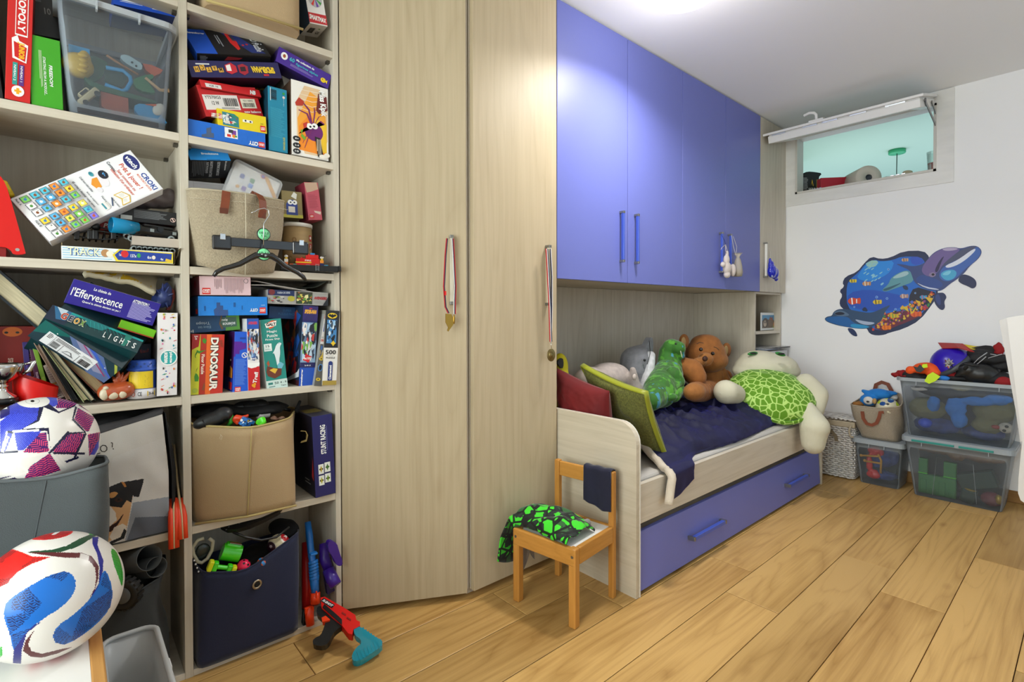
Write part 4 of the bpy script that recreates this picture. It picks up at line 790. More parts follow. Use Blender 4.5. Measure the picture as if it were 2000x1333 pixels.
carton('white_carton', 'plain cream carton under the purple figurine box', 'box', (556, 172), (640, 176), (552, 128), .12, '#b9b1a2', {'L': '#8d857a'}, {'F': [C(.1, .7, .05, '#7a3a2a'), LN(.2, .5, .4, .6, 2, '#8a8070', .4)]}, Y=1.93)
MK = [Rr(.0, .0, 1, 1, '#ece8e2'), Q(smooth_poly([(.14, .04), (.98, .04), (.98, .96), (.14, .96)], 1), '#e4c39a'), Q([(.16, .5), (.5, .9), (.9, .8), (.95, .4), (.7, .1), (.2, .1)], '#f0a232'), Q([(.2, .4), (.5, .6), (.9, .3), (.95, .06), (.2, .08)], '#f08c1e'), Q([(.6, .55), (.95, .5), (.95, .1), (.8, .1)], '#f3c62e'),
  C(.60, .36, .25, '#6a1c6c', .125, 24), C(.55, .43, .10, '#5a1560', .05)]
for k, (x, y) in enumerate([(.20, .62), (.30, .74), (.62, .70), (.85, .62), (.9, .50), (.2, .30), (.3, .18), (.35, .12)]): MK += [Q([(.55, .40), (.58, .42), ((.57+x)/2+.05, (.41+y)/2+.08), (x, y), (x-.02, y-.012), ((.55+x)/2+.02, (.40+y)/2+.07)], '#7a1f60')]
MK += [C(.48, .425, .085, W_, .04), C(.62, .44, .085, W_, .04), C(.50, .42, .03, K_, .014), C(.60, .435, .03, K_, .014), Q([(.3, .44), (.42, .48), (.4, .40), (.33, .38)], '#c2342c'), Q([(.1, .70), (.2, .78), (.34, .74), (.3, .68), (.12, .66)], '#b8341e'), Q([(.28, .30), (.38, .25), (.33, .22), (.24, .27)], '#6fa82c'), Q([(.24, .35), (.3, .36), (.26, .28)], '#6fa82c'),
  Q([(.72, .90), (.95, .88), (.98, .70), (.74, .62), (.66, .66)], '#6a1a18'), T('Miss Kipik', .83, .77, .34, .22, W_, -84, 0, .04), Q([(.62, .30), (.76, .29), (.86, .02), (.70, .03)], '#1b1512'), LN(.66, .05, .80, .27, 3, '#efe0c8', .35, True), C(.13, .22, .10, K_, .035), C(.13, .13, .10, K_, .035), C(.13, .05, .10, K_, .035), T('4+', .13, .22, .10, .025, W_), T('2-4', .13, .13, .11, .022, W_), T('10', .13, .05, .10, .025, W_), C(.85, .04, .12, '#efe8dc', .03), C(.95, .07, .08, '#efe8dc', .03)]
for k in range(5): MK.insert(7, Q([(.15, .65+.06*k), (.55, .62+.07*k), (.95, .72+.05*k), (.95, .725+.05*k), (.55, .626+.07*k), (.15, .655+.06*k)], '#f5e9d8'))
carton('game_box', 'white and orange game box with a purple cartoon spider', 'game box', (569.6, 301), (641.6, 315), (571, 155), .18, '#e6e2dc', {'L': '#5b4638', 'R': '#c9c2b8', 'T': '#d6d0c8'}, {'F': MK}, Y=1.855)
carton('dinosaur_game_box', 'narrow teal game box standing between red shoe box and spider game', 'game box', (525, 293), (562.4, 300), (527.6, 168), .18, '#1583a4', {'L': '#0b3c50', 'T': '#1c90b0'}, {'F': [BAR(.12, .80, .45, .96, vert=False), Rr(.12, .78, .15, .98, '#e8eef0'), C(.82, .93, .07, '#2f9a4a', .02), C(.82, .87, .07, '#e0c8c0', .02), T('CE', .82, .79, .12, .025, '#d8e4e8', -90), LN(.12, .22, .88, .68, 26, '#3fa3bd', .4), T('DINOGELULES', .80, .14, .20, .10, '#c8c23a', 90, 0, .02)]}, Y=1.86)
carton('brick_set_box', 'yellow brick set box lying in front of the red shoe box', 'toy box', (425.6, 246), (521.6, 261.6), (431.6, 212.4), .08, '#e5cb12', {'L': '#c4a810', 'B': '#1f6f8c'}, {'F': [Q([(.10, .12), (.42, .08), (.42, .66), (.34, .82), (.10, .86)], '#2f7f8c'), art(.11, .2, .41, .8, ['#e8e8ec', '#c0282c', '#2a3a5c', '#2a8a6c', '#d8d4c8'], 26, 2), Rr(.03, .4, .08, .72, '#d8281c'), T('LEGO', .055, .56, .25, .35, W_, 90), LN(.50, .45, .78, .62, 1, '#f2efe0', .9), C(.56, .55, .02, '#222222'), C(.66, .53, .02, '#222222'), Rr(.86, .08, .97, .42, '#d8281c'), T('LEGO', .915, .25, .085, .18, W_, 4, 0, .03), T('11013', .90, .52, .06, .07, '#6a5c10')]}, Y=1.85)
carton('brick_set_box', 'blue brick set box lying flat at the bottom left of its shelf', 'toy box', (368, 264.5), (519, 291.6), (368, 231.6), .17, '#1668cc', {'L': '#0e4488', 'T': '#1f78dc'}, {'F': [Q([(.16, .2), (.22, .3), (.22, .62), (.28, .75), (.28, .4), (.31, .4), (.31, .12), (.16, .05)], '#4a5a78'), Rr(.45, .3, .62, .92, '#eef0f2'), Rr(.48, .36, .53, .52, '#d8281c'), Rr(.54, .52, .60, .8, '#7a3a9c'), Rr(.50, .62, .56, .82, '#38383c'), C(.57, .45, .025, '#e8862c'), Rr(.58, .4, .61, .5, '#3f9a4c'), T('CITY', .83, .22, .13, .26, W_, 180, .1, .05), Rr(.90, .06, .985, .40, '#d8281c'), T('LEGO', .943, .23, .072, .16, W_, 180, 0, .03)]+[Rr(.05*k+.02*(k % 3), .15*(k % 6), .05*k+.02*(k % 3)+.002, .15*(k % 6)+.15, '#0f55ae') for k in range(20)]}, Y=1.85)
# row under it
carton('massager_box', 'black printed box with a bright blue top on the paper stack', 'box', (369, 348.5, 1.93), (446, 348.5, 1.93), (376, 312.6, 1.86), .05, '#15161a', {'T': '#1f86d0', 'L': '#0d0e10'}, {'F': [T('Brookstone', .88, .72, .5, .045, '#dcdcdc', -90), LN(.05, .08, .40, .95, 9, '#6a6d72', .45, True), T('ELECTRONIC DRUMSTICKS', .70, .55, .75, .07, '#cfd0d2', -90), T('BAGUETTES DE BATTERIE', .52, .52, .85, .07, '#cfd0d2', -90), T('ELECTRONIQUES', .42, .6, .6, .06, '#cfd0d2', -90)], 'T': [T('Brookstone', .53, .55, .42, .16, W_, 0, 0, .03), Rr(.40, .0, .74, .10, '#186ba8')]}, fold=False)
carton('paper_box', 'white cardboard packet standing behind the burlap bag', 'box', (371, 420), (462, 425), (372, 353), .12, '#d6d4d6', {'T': '#e8e6e4', 'L': '#9a9896'}, {'F': [Rr(.12, .0, .125, 1, '#a9a7a9'), Rr(.13, .93, 1, .935, '#b4b2b4')]}, Y=1.93)
carton('flat_box', 'brown flat box with a blue print peeking over the white packet', 'box', (446, 352), (515, 348), (446, 337), .10, '#6a4a30', {}, {'F': [C(.12, .5, .04, '#d8c8b0'), C(.22, .5, .03, '#d8c8b0'), Rr(.0, .0, .4, .35, '#2a7a9c')]}, Y=1.97)
carton('brick_set_box', 'brick set box with a blue penguin figure print behind the canister', 'toy box', (552, 424), (592, 427), (553, 372), .08, '#8a7a4c', {'T': '#cfc6b4', 'R': '#3a4a7c'}, {'F': [Rr(0, .0, 1, .12, '#b8b23c'), Q([(.2, .1), (.2, .5), (.35, .68), (.6, .68), (.75, .5), (.75, .1)], '#2c3f8c'), C(.40, .58, .12, W_, .09), C(.62, .58, .12, W_, .09), C(.42, .58, .04, K_), C(.6, .58, .04, K_), Rr(.3, .2, .62, .42, '#e6e3d8'), Q([(.45, .8), (.6, .98), (.75, .9), (.7, .7)], '#dedcd4')]}, Y=1.905)
carton('torn_pink_box', 'torn pink brick set box on top of the gear canister', 'toy box', (603, 430), (630, 430), (603, 356), .10, '#c25565', {'L': '#8e2d3f', 'R': '#a04858', 'T': '#d07684'}, {'F': [Q([(0, .98), (.9, 1.0), (.95, .82), (.5, .76), (.1, .72)], '#c8a890'), LN(.15, .30, .85, .68, 9, '#a8404f', .35), Rr(.1, .05, .4, .15, '#c8281c'), T('LEGO', .25, .10, .22, .05, W_), Q([(.45, .25), (.95, .22), (.9, .14), (.5, .2)], '#d8c0b4')]}, Y=1.90)
gc = thing('gear_canister', 'round cardboard canister printed with wooden gears, white lid', 'canister', P(581, 524, Y=1.935)); Rg = .050
zt = P(581, 437, Y=1.89).z - P(581, 524, Y=1.935).z
KR = mat('kraft_wood_print', '#a78a5e', .6, noise_=(14, .12, (1, 1, 6)))
gc.location.z = 1.271; MW[gc.name] = Matrix.Translation(gc.location); ht = P(581, 434, Y=1.885).z-1.271
MB().lathe([(0, 0), (Rg, 0), (Rg, ht-.012), (0, ht-.012)], 48).out('canister_body', KR, gc)
MB().lathe([(0, ht), (Rg, ht), (Rg+.0022, ht-.002), (Rg+.0022, ht-.014), (Rg, ht-.014)], 48).out('lid', mat('lid_white', '#d6d2ca', .4), gc)
gi = []
for (x, y, r_) in ((.30, .72, .12), (.45, .45, .14), (.75, .55, .09), (.2, .3, .1)): gi += [Q(star(x, y, r_*.62, 12, .8, 0, .9), '#8c6c42'), C(x, y, r_*.22, '#a78a5e', r_*.22)]
gi += [Rr(.72, .72, .84, .86, '#b52020'), Rr(.72, .53, .84, .67, '#b52020'), Rr(.9, .6, .98, .72, '#b52020'), C(.78, .80, .035, W_, .035), T('3', .78, .60, .05, .08, W_), Rr(.88, .25, .95, .38, '#b52020')]
wrap(gi, Rg, .005, ht-.02, 195, 345, gc, 'gear_print')
# plastic case in the bag
cz = [P(446, 372, Y=1.885), P(562, 392, Y=1.885), P(487, 322, Y=1.90)]
M_, w_, h_ = facepts(P(420, 408, Y=1.87), P(520, 452, Y=1.87), P(485, 321, Y=1.90)); 
ca = thing('shape_puzzle_case', 'clear plastic case of coloured shape cards sticking out of burlap bag', 'case', M=M_)
def rrect(w, h, r, n=5): return [(cx+r*cos(a), cy+r*sin(a)) for cx, cy, a0 in ((w-r, r, -pi/2), (w-r, h-r, 0), (r, h-r, pi/2), (r, r, pi)) for a in [a0+pi/2*i/n for i in range(n+1)]]
MB().prism(rrect(w_, h_, .016), .0, .014, M=MXZ).out('case_shell', mat('clear_case', '#e9eaec', .12, clear=.28, spec=.6), ca)
MB().box((.008, .006, .008), (w_-.008, .01, h_-.008)).out('card_sheet', mat('sheet_white', '#e3dfda', .6), ca)
pr = MB(); prints([Rr(.80, .12, .92, .16, '#8b7a9c'), Q([(.62, .93), (.68, .97), (.98, .68), (.93, .63)], '#e0a23a'), C(.60, .93, .05, '#c84848'), C(.60, .93, .03, '#4a6ad0')]+[Q([(a, b), (a+.08, b), (a+.08, b-.08), (a, b-.08)], c) for a, b, c in ((.2, .8, '#4a5aa8'), (.3, .8, '#d8d8dc'), (.4, .8, '#3a8a5a'), (.2, .7, '#d0d0d6'), (.3, .7, '#d4d4d8'), (.4, .7, '#5a8ad8'), (.3, .6, '#7a5ab0'), (.62, .45, '#4aa87a'), (.7, .45, '#d84a4a'), (.62, .35, '#e0c04a'), (.7, .35, '#4ab0b8'), (.1, .4, '#7ab04a'), (.18, .4, '#d0c8e0'))]+[C(.22, .55, .035, '#e0a23a')], w_, h_, pr, face_M('F', w_, h_, .01) @ Matrix.Translation((0, 0, -.006)) ); pr.out('shape_print', INK, ca)
# row: third shelf of the column
carton('brick_set_box', 'pale pink brick set box on top of the blue one', 'toy box', (390, 576.8), (490.4, 577.4), (390, 539), .15, '#e3c2c8', {'L': '#a8687c', 'T': '#ead0d4'}, {'F': [Rr(.05, .05, .20, .38, '#d8281c'), T('LEGO', .125, .215, .13, .2, W_, 180, 0, .03), C(.90, .78, .045, '#6a5c60', .13), C(.90, .78, .036, '#e3c2c8', .105), LN(.27, .3, .42, .85, 5, '#9c8288', .3, True), LN(.46, .06, .85, .92, 14, '#b0949a', .3, True)], 'L': [C(.55, .6, .12, '#b01c50', .2)]}, Y=1.856)
carton('brick_set_box', 'long blue brick set box in the middle of the left stack', 'toy box', (387.4, 617.4), (522.6, 615.8), (387, 578.8), .15, '#1a80da', {'L': '#0f4a86', 'T': '#1668b4'}, {'F': [Q([(.22, 0), (.21, .3), (.25, .42), (.25, .68), (.30, .68), (.30, .52), (.34, .52), (.34, .3), (.41, .3), (.41, 0)], '#2f4e86'), Rr(.08, .25, .1, .5, '#12559a'), Rr(.49, .45, .52, .68, '#12559a'), Rr(.61, .3, .62, .52, '#12559a'), T('CITY', .79, .28, .12, .17, W_, 180, .1, .05), Rr(.875, .10, .97, .42, '#d8281c'), T('LEGO', .922, .26, .08, .15, W_, 180, 0, .03), T('60272', .93, .54, .06, .05, '#bfe0f8', 180)]+[Rr(.03+.047*k, .2*((k*2) % 5), .032+.047*k, .2*((k*2) % 5)+.2, '#146cc0') for k in range(20)]+[Rr(.05*k, .2*((k) % 5), .05*k+.05, .2*((k) % 5)+.006, '#146cc0') for k in range(20)], 'L': [Rr(.75, .1, .95, .35, '#d8281c'), LN(.8, .5, .9, .9, 4, '#6aa8e0', .4)]}, Y=1.856)
carton('science_kit_box', 'blue and green science kit lying upside down under the blue brick box', 'game box', (370.5, 652), (469, 644), (370.5, 618.7), .16, '#24527e', {'R': '#1a2a20'}, {'F': [Q([(.70, 0), (.74, 1), (1, 1), (1, 0)], '#5b9a3c'), Q([(.58, .45), (.63, .95), (.66, .95), (.62, .5), (.66, .1), (.62, .1)], '#7a5a3c'), Q([(.60, .5), (.66, .82), (.94, .8), (.94, .22), (.66, .2)], '#4a6a5a'), T('science', .78, .40, .26, .20, W_, 180, 0, .02), T('&jeu', .70, .66, .12, .18, W_, 180), T('Triops', .27, .56, .27, .22, '#b9cddc', 180), T('Elève tes', .29, .30, .25, .16, '#8db0cc', 180), T('8+', .05, .12, .06, .2, W_, 180)]}, Y=1.90)
carton('puzzle_box', 'red and yellow dinosaur floor puzzle box standing upright', 'puzzle box', (371.5, 772), (434.8, 768.5), (371.5, 653), .17, '#c22c1c', {'R': '#5a130c', 'T': '#8a4a1c'}, {'F': [
  Rr(0, 0, .25, 1, '#c9cc2a'), Rr(.25, 0, .44, 1, '#b02a18'), Rr(.44, 0, .60, 1, '#e2641c'), Q([(0, 1), (.24, 1), (.2, .8), (0, .74)], '#a81c18'), T('5+', .11, .94, .07, .10, W_, -90), Q(star(.12, .82, .05, 4, .6, 45, 2), '#a81c18'),
  T('DINOSAUR', .69, .50, .90, .27, '#1a1410', -90, 0, .10), T('DINOSAUR', .69, .50, .89, .25, '#efe6da', -90, 0, .04), T('Floor Puzzle', .345, .50, .33, .10, '#f0e4d4', -90), T('SHINY', .90, .84, .13, .10, '#8a3a20', -80, 0, .03),
  Q([(.10, .66), (.13, .70), (.17, .70), (.22, .68), (.44, .74), (.22, .72), (.15, .74), (.10, .62), (.14, .60)], '#3f8a24'), Q([(.10, .30), (.14, .36), (.20, .33), (.24, .28), (.22, .22), (.12, .22)], '#3f8a24'), Q([(.30, .90), (.36, .94), (.44, .90), (.40, .84), (.33, .86)], '#3f8a24'), Q([(.34, .08), (.40, .2), (.44, .12), (.40, .06)], '#8a4a2c'), Q([(.16, .42), (.2, .46), (.14, .36)], '#2c6a1c'), C(.13, .07, .09, '#a8b83a', .04)]}, Y=1.856)
carton('brick_set_box', 'upright blue brick set box with a purple side beside the dinosaur puzzle', 'toy box', (453.4, 770), (484.2, 768.4), (453.4, 648), .17, '#1758d0', {'L': '#3a0f52', 'T': '#2a4a98'}, {'F': [Q([(0, .60), (.1, .60), (.1, .64), (.35, .64), (.35, .70), (.75, .73), (.75, .82), (.5, .82), (.5, .84), (0, .84)], '#561494'), Rr(.35, .88, .7, .91, '#0f3f9c'), C(.68, .62, .19, '#e6e0dc', .045), C(.68, .62, .14, '#1758d0', .033), Q([(.55, .655), (.6, .66), (.82, .585), (.77, .58)], '#e6e0dc'), LN(.12, .14, .88, .56, 30, '#5a8ae6', .5), Rr(.15, .03, .52, .11, '#d8281c'), T('LEGO', .335, .07, .3, .05, W_, 180, 0, .03)], 'L': [Rr(0, 0, 1, .25, '#1c2f9c'), Q([(.3, .3), (.7, .6), (.5, .9), (.1, .7)], '#6a1a5c'), Rr(.72, .06, .95, .18, '#d8281c'), T('114', .8, .4, .3, .08, W_, -90), Q([(.7, .25), (.95, .25), (.95, .4), (.8, .45)], '#d88a2c')]}, Y=1.852)
carton('puzzle_box', 'upright puzzle box with a red foot and white band, leaning a little', 'puzzle box', (485, 768.4), (508, 766), (490.8, 622.7), .18, '#e9e6e6', {'R': '#d9d6d4', 'T': '#b8b6b4'}, {'F': [Rr(0, 0, 1, .35, '#c81a20'), Q([(0, .35), (.3, .33), (.7, .34), (1, .37), (1, .40), (0, .40)], W_), Rr(0, .86, 1, 1, '#1f52b0'), T('AVENGERS', .5, .94, .75, .04, '#d82a24', 0, 0, .04), art(.02, .45, .98, .86, ['#c9d2e0', '#5a7ab0', '#20242c', '#b03a34', '#8fb0d8', '#e8e4e0', '#3a4a6c'], 60, 6), Q(star(.5, .46, .035, 5, .6, 0, 6), '#23408c'), T('260', .5, .46, .45, .025, W_), T('Trefl', .62, .20, .15, .34, W_, 80, .1, .03), C(.38, .10, .10, '#e8a020', .02), C(.55, .115, .10, '#e8a020', .02), C(.50, .085, .10, '#e8a020', .02)]}, Y=1.85)
carton('puzzle_box', 'teal pirate ship puzzle box with a white dolphin', 'puzzle box', (521.6, 763), (562, 756), (517.4, 624.6), .18, '#1f8a80', {'L': '#d9d6d4', 'R': '#12403c', 'T': '#1a4a44'}, {'F': [
  Q([(.25, .94), (.55, .98), (.78, .97), (.6, .88), (.4, .86)], '#e0582c'), Q([(.2, .94), (.76, .97), (.72, .90), (.25, .88)], '#f0ece4'), T('GALT', .49, .925, .46, .045, '#151515', 0, 0, .05), T('Magic', .5, .82, .48, .042, W_, 0, 0, .01), T('Puzzle', .5, .765, .5, .042, W_, 0, 0, .01), T('Pirate Ship', .5, .71, .68, .035, W_, 0, 0, .01), Rr(.05, .55, .42, .655, '#dfeae6'), T('15', .23, .62, .17, .035, '#2a4a48'), LN(.10, .565, .38, .59, 2, '#6a8a88', .4),
  Q(smooth_poly([(.62, .62), (.78, .66), (.92, .64), (.80, .60), (.80, .50), (.70, .40), (.72, .30), (.60, .30), (.56, .42), (.50, .52), (.40, .50), (.55, .56)], 2), '#dbe6ea'), C(.77, .64, .015, '#222222'), Q([(.6, .34), (.75, .38), (.92, .34), (.8, .28), (.6, .28)], '#6ab4c8'),
  Q([(.05, .26), (.12, .34), (.45, .30), (.78, .28), (.74, .19), (.42, .15), (.10, .20)], '#6a3422'), Q([(.2, .28), (.4, .30), (.6, .28), (.45, .22)], '#e0b83a'), Q([(.10, .38), (.20, .42), (.24, .36), (.18, .33)], '#a8502c'),
  Rr(0, .0, 1, .13, '#c9ddd8'), T('50', .48, .085, .2, .035, '#1a3a38'), T('4 - 8', .80, .085, .3, .03, '#1a3a38'), T('Years', .80, .04, .25, .022, '#1a3a38'), LN(.10, .03, .5, .05, 1, '#6a8a88', .7), Rr(.08, .07, .3, .1, '#2a7a74')]}, Y=1.86)
SPI = [Rr(0, 0, 1, .26, '#1c50b8'), Q([(0, .26), (1, .26), (1, .30), (0, .30)], '#1a1a50'), Rr(0, .28, 1, .8, '#8aa8c8'), art(.02, .34, .98, .80, ['#b8d0e4', '#c23a34', '#7ab04a', '#1c2030', '#e6e0dc', '#3a3f58', '#5a7a9c'], 60, 12), Rr(0, .82, 1, 1, '#2a1c66'), Q([(.0, .82), (.7, .82), (1, 1), (.8, 1)], '#251a5c'), T('SPIDER-MAN', .5, .93, .78, .05, '#e6a92c', 0, .1, .06), Rr(.4, .965, .6, .975, '#c82a24'), Q(star(.45, .37, .065, 4, .6, 20, 5), '#cc2226'), T('4x100', .45, .37, .5, .03, W_), Rr(0, .26, 1, .32, '#1f1c58'), T('2x 48 1/3', .5, .285, .4, .015, W_), T('Ravensburger', .16, .13, .22, .16, W_, 90, 0, .04)]
carton('puzzle_box', 'upright puzzle box with dark blue spider hero lettering and blue foot', 'puzzle box', (583, 761), (612.3, 760), (583, 596.3), .2, '#1c2a6c', {'L': '#4a1c24', 'T': '#12204c'}, {'F': SPI, 'L': [Rr(0, .1, 1, 1, '#203048'), art(.05, .12, .95, .95, ['#a8222a', '#1f4f9c', '#171a26', '#8a5a2c', '#c84a3a', '#2a3a5c'], 50, 21), Q(star(.6, .88, .07, 4, .6, 20, .8), '#c2222a'), Q([(0, .02), (.9, .2), (1, .25), (1, .15), (0, -.0)], '#dfe3ea')]}, Y=1.85)
carton('puzzle_box', 'dark blue puzzle pack lying behind the upright spider puzzle', 'puzzle box', (525, 622), (583, 624), (523, 598), .14, '#174a80', {'T': '#123a64'}, {'F': [T('SUPER', .6, .7, .3, .2, '#2f6ea8'), T('PUZZLE PACK', .6, .4, .6, .2, '#2f6ea8')]}, Y=1.93)
carton('puzzle_box', 'narrow white puzzle box with a red cap and bat emblems', 'puzzle box', (613, 754), (628, 755), (616, 608), .2, '#ddd9d8', {'T': '#8a8a8a', 'L': '#9a9a98'}, {'F': [Rr(0, .92, 1, 1, '#cc2c22'), C(.3, .84, .2, '#2a3f98', .05), Rr(.12, .74, .5, .92, '#2a3f98'), T('Clementoni', .31, .83, .16, .2, W_, -90, 0, .03), T('180', .3, .62, .6, .035, '#c04038', 180), T('PUZZLE', .3, .66, .6, .018, '#888888', 180), Rr(0, 0, 1, .57, '#5a5854'), art(.02, .24, .98, .56, ['#8a8a86', '#c8a83a', '#20232a', '#3a6ab0', '#b0aca4'], 24, 31), C(.4, .37, .3, '#d8b82c', .022), Q(star(.4, .37, .014, 3, .4, 90, 14), K_), C(.4, .09, .3, '#d8b82c', .022), Q(star(.4, .09, .014, 3, .4, 90, 14), K_), C(.45, .25, .3, '#4a8ad0', .05), C(.45, .25, .2, K_, .04)]}, Y=1.832)
carton('puzzle_box', 'tall 500-piece puzzle box with a yellow bat emblem at the right end', 'puzzle box', (629, 753), (657, 752), (634, 606), .2, '#e6e3de', {'R': '#c8c5c0', 'L': '#8a8880', 'T': '#2a2c2e'}, {'F': [Rr(0, .50, .97, 1, '#1a1b1e'), C(.48, .93, .33, '#e0c21c', .038), Q([(.18, .93), (.3, .955), (.4, .94), (.44, .955), (.48, .945), (.52, .955), (.56, .94), (.66, .955), (.78, .93), (.66, .92), (.56, .91), (.48, .90), (.40, .91), (.3, .92)], K_), Rr(.14, .56, .82, .875, '#3f7fb8'), art(.15, .57, .81, .87, ['#1a2030', '#9ac4e4', '#3a4a5c', '#d8e4ec', '#10141c'], 30, 41), Q(star(.62, .56, .04, 4, .6, 0, 4.5), '#e8c21c'), T('500', .48, .44, .72, .06, '#1c1c1c'), Rr(.25, .393, .7, .395, '#333333'), T('PUZZLE', .48, .365, .62, .022, '#1c1c1c'), C(.50, .29, .15, '#22347c', .03), C(.50, .05, .15, '#22347c', .03), Rr(.35, .05, .65, .29, '#22347c'), T('Clementoni', .5, .17, .19, .17, W_, 90, 0, .04), Rr(0, 0, .97, .06, '#a88f3c')]}, Y=1.825)
carton('puzzle_box', 'silver and green hero puzzle lying flat on the upright boxes', 'puzzle box', (522.6, 593.4), (640.6, 598), (516, 565), .12, '#a9a6a2', {'B': '#2a2624', 'T': '#5a5652', 'R': '#1c1a18'}, {'F': [Rr(0, .6, .42, 1, '#1c2c5c'), T('FUERA DE SERIE', .25, .82, .2, .14, '#d0d4dc', 3), C(.06, .82, .05, '#7a2a2c', .2), art(.02, .1, .26, .55, ['#b02a2c', '#dcd8d4', '#3a3a3c', '#8aa04a'], 20, 3), C(.37, .42, .06, '#b8b03a', .2), Rr(.45, .08, .72, .95, '#3a3a28'), art(.46, .1, .71, .93, ['#5a9a2c', '#d8c85a', '#e8e0a0', '#2c4a1c', '#a8602c'], 30, 5), T('AVENGERS', .86, .55, .22, .22, '#b0242c', 0, .1, .05), LN(.76, .15, .92, .35, 2, '#9a9490', .3), Q([(.96, 0), (1, 0), (1, .7), (.9, 0)], '#1c1c20')]}, Y=1.865)
# magazines and sheets on top
for k, (x0, y0, x1, y1, cc, lb) in enumerate([(487, 557, 640, 571, '#c8c4c0', 'white sheet lying on the silver puzzle box'), (492, 552, 598, 565, '#b8b0ac', 'curled magazine sticking out under the hanger tip'), (590, 566, 640, 551, '#3a3f38', 'dark folder slanting up under the shelf above')]):
    a, b_ = P(x0, y0, Y=1.86+.015*k), P(x1, y1, Y=1.86+.015*k)
    o = MB().grid(lambda u, v: tuple(a.lerp(b_, u)+Vector((0, .17*v, .006*sin(pi*u*1.6+k)+.003*v))), 20, 4).out('paper_sheet', mat('sheet_%d' % k, cc, .5), solid=.002); tag(o, lb, 'paper')
# stunt racing box
carton('racing_game_box', 'tall navy racing toy box standing right of the beige bin', 'toy box', (616.5, 974, 1.825), (656, 963, 1.825), (620, 813, 1.825), .24, '#1b1c5e', {'L': '#0c0c22', 'R': '#101038', 'T': '#3c3a48'}, {'F': [
  T('STUNT RACING', .50, .70, .36, .26, W_, 90, 0, .03), LN(.68, .54, .70, .88, 1, '#7a7cc0', .9), Rr(.20, .14, .46, .26, '#e6e8e2'), Rr(.50, .16, .78, .27, '#e6e8e2'), Rr(.20, .28, .46, .40, '#e6e8e2'), Rr(.50, .29, .78, .41, '#e6e8e2')]+[Q(star(x, y, .045, 4, .5, 0, 2.4), c) for x, y, c in ((.33, .20, '#b8b03c'), (.64, .21, '#7a9a2c'), (.33, .34, '#b8a03c'), (.64, .35, '#3f6a2c'))]+[C(x, y, .03, K_, .01) for x, y in ((.27, .2), (.39, .2), (.58, .21), (.70, .21), (.27, .34), (.39, .34))], 'L': [Q([(.9, .25), (.97, .5), (.97, .2)], '#a8242c'), LN(.6, .12, .85, .2, 2, '#a8a8b0', .3)], 'T': [Rr(.1, .3, .9, .6, '#8a7a3c')]})
# top row
tpb = [(P(402, 3, Z=2.078)), P(470, 22, Z=2.078), P(592, 60, Z=2.078)]
loftbin('fabric_bin', 'beige fabric bin at the very top of the right column', 'bin', [tpb[0], tpb[1], tpb[2], tpb[2]+Vector((0, .2, 0)), tpb[0]+Vector((0, .2, 0))], [q+Vector((0, 0, .3)) for q in (tpb[0], tpb[1]-Vector((0, .01, 0)), tpb[2], tpb[2]+Vector((0, .2, 0)), tpb[0]+Vector((0, .2, 0)))], mat('beige_canvas', '#b29874', .9, wave=(700, .5), sheen=.2), mat('beige_tape', '#b5a068', .8), .004)
o = MB().tube([tpb[0]+Vector((0, 0, .004)), tpb[1]+Vector((0, -.002, .004)), tpb[2]+Vector((0, 0, .004))], .0045, 6).out('bottom_tape', mat('beige_tape')); tag(o, 'olive tape strip along the bottom of the topmost beige bin', 'tape')
carton('magnet_toy_box', 'white magnet toy box with red foot on the topmost shelf', 'toy box', (605, 45, 1.84), (640, 52, 1.84), (607, -60, 1.84), .1, '#e8e6e4', {'L': '#2a4a6c', 'B': '#d0ccc6'}, {'F': [Rr(.0, .02, 1, .20, '#c2242c'), T('SMARTMAX', .5, .11, .92, .09, W_, -6, 0, .04), C(.5, .48, .4, '#b8b8bc', .17)]+[Q([(.5, .48), (.5+.38*cos(a), .48+.16*sin(a)), (.5+.38*cos(a+.35), .48+.16*sin(a+.35))], c) for a, c in ((0, '#d8281c'), (.8, '#e8c21c'), (1.6, '#3a9a3c'), (2.4, '#2a5ac8'), (3.2, '#e07a1c'), (4, '#d8281c'), (4.8, '#6a3aa8'), (5.5, '#3a9a3c'))], 'B': [BAR(.2, .3, .5, .7), T('CE', .75, .4, .2, .2, '#444444'), C(.7, .7, .06, '#5a9a3c')]}, fold=False)
# ---------------- clear tub with toys, top left ----------------
tub = thing('storage_tub', 'frosted clear plastic tub of mixed toys on the top left shelf', 'storage tub', P(230, 240, Y=1.86))
FROST = mat('frosted_plastic', '#c3ccd6', .3, clear=.07, spec=.5); FROSTR = mat('frosted_rim', '#d5dbe2', .3, clear=.55, spec=.5)
bl, br = P(132, 218, Y=1.835), P(326, 252, Y=1.835); zt = P(118, -10, Y=1.80).z; tl, tr_ = P(112, -10, Y=1.815), P(342, 62, Y=1.815)
def boxloft(b, t, m, name, par, r=.02, th=.002, rows=4):
    """open box between two rectangles (x0,x1,y0,y1,z), rounded corners"""
    def ring(q): x0, x1, y0, y1, z = q; return [(x0+p[0], y0+p[1], z) for p in rrect2(x1-x0, y1-y0, r)]
    A, B = ring(b), ring(t); n = len(A); mb = MB(); vs = []
    for j in range(rows+1): vs += [tuple(Vector(A[i]).lerp(Vector(B[i]), j/rows)) for i in range(n)]
    mb.add(vs, [(j*n+i, j*n+(i+1) % n, (j+1)*n+(i+1) % n, (j+1)*n+i) for j in range(rows) for i in range(n)], True); mb.add(A, [tuple(range(n-1, -1, -1))])
    o = mb.out(name, m, par, solid=th, world=True); return o, B
def rrect2(w, h, r, n=5): return [(cx+r*cos(a), cy+r*sin(a)) for cx, cy, a0 in ((w-r, r, -pi/2), (w-r, h-r, 0), (r, h-r, pi/2), (r, r, pi)) for a in [a0+pi/2*i/n for i in range(n+1)]]
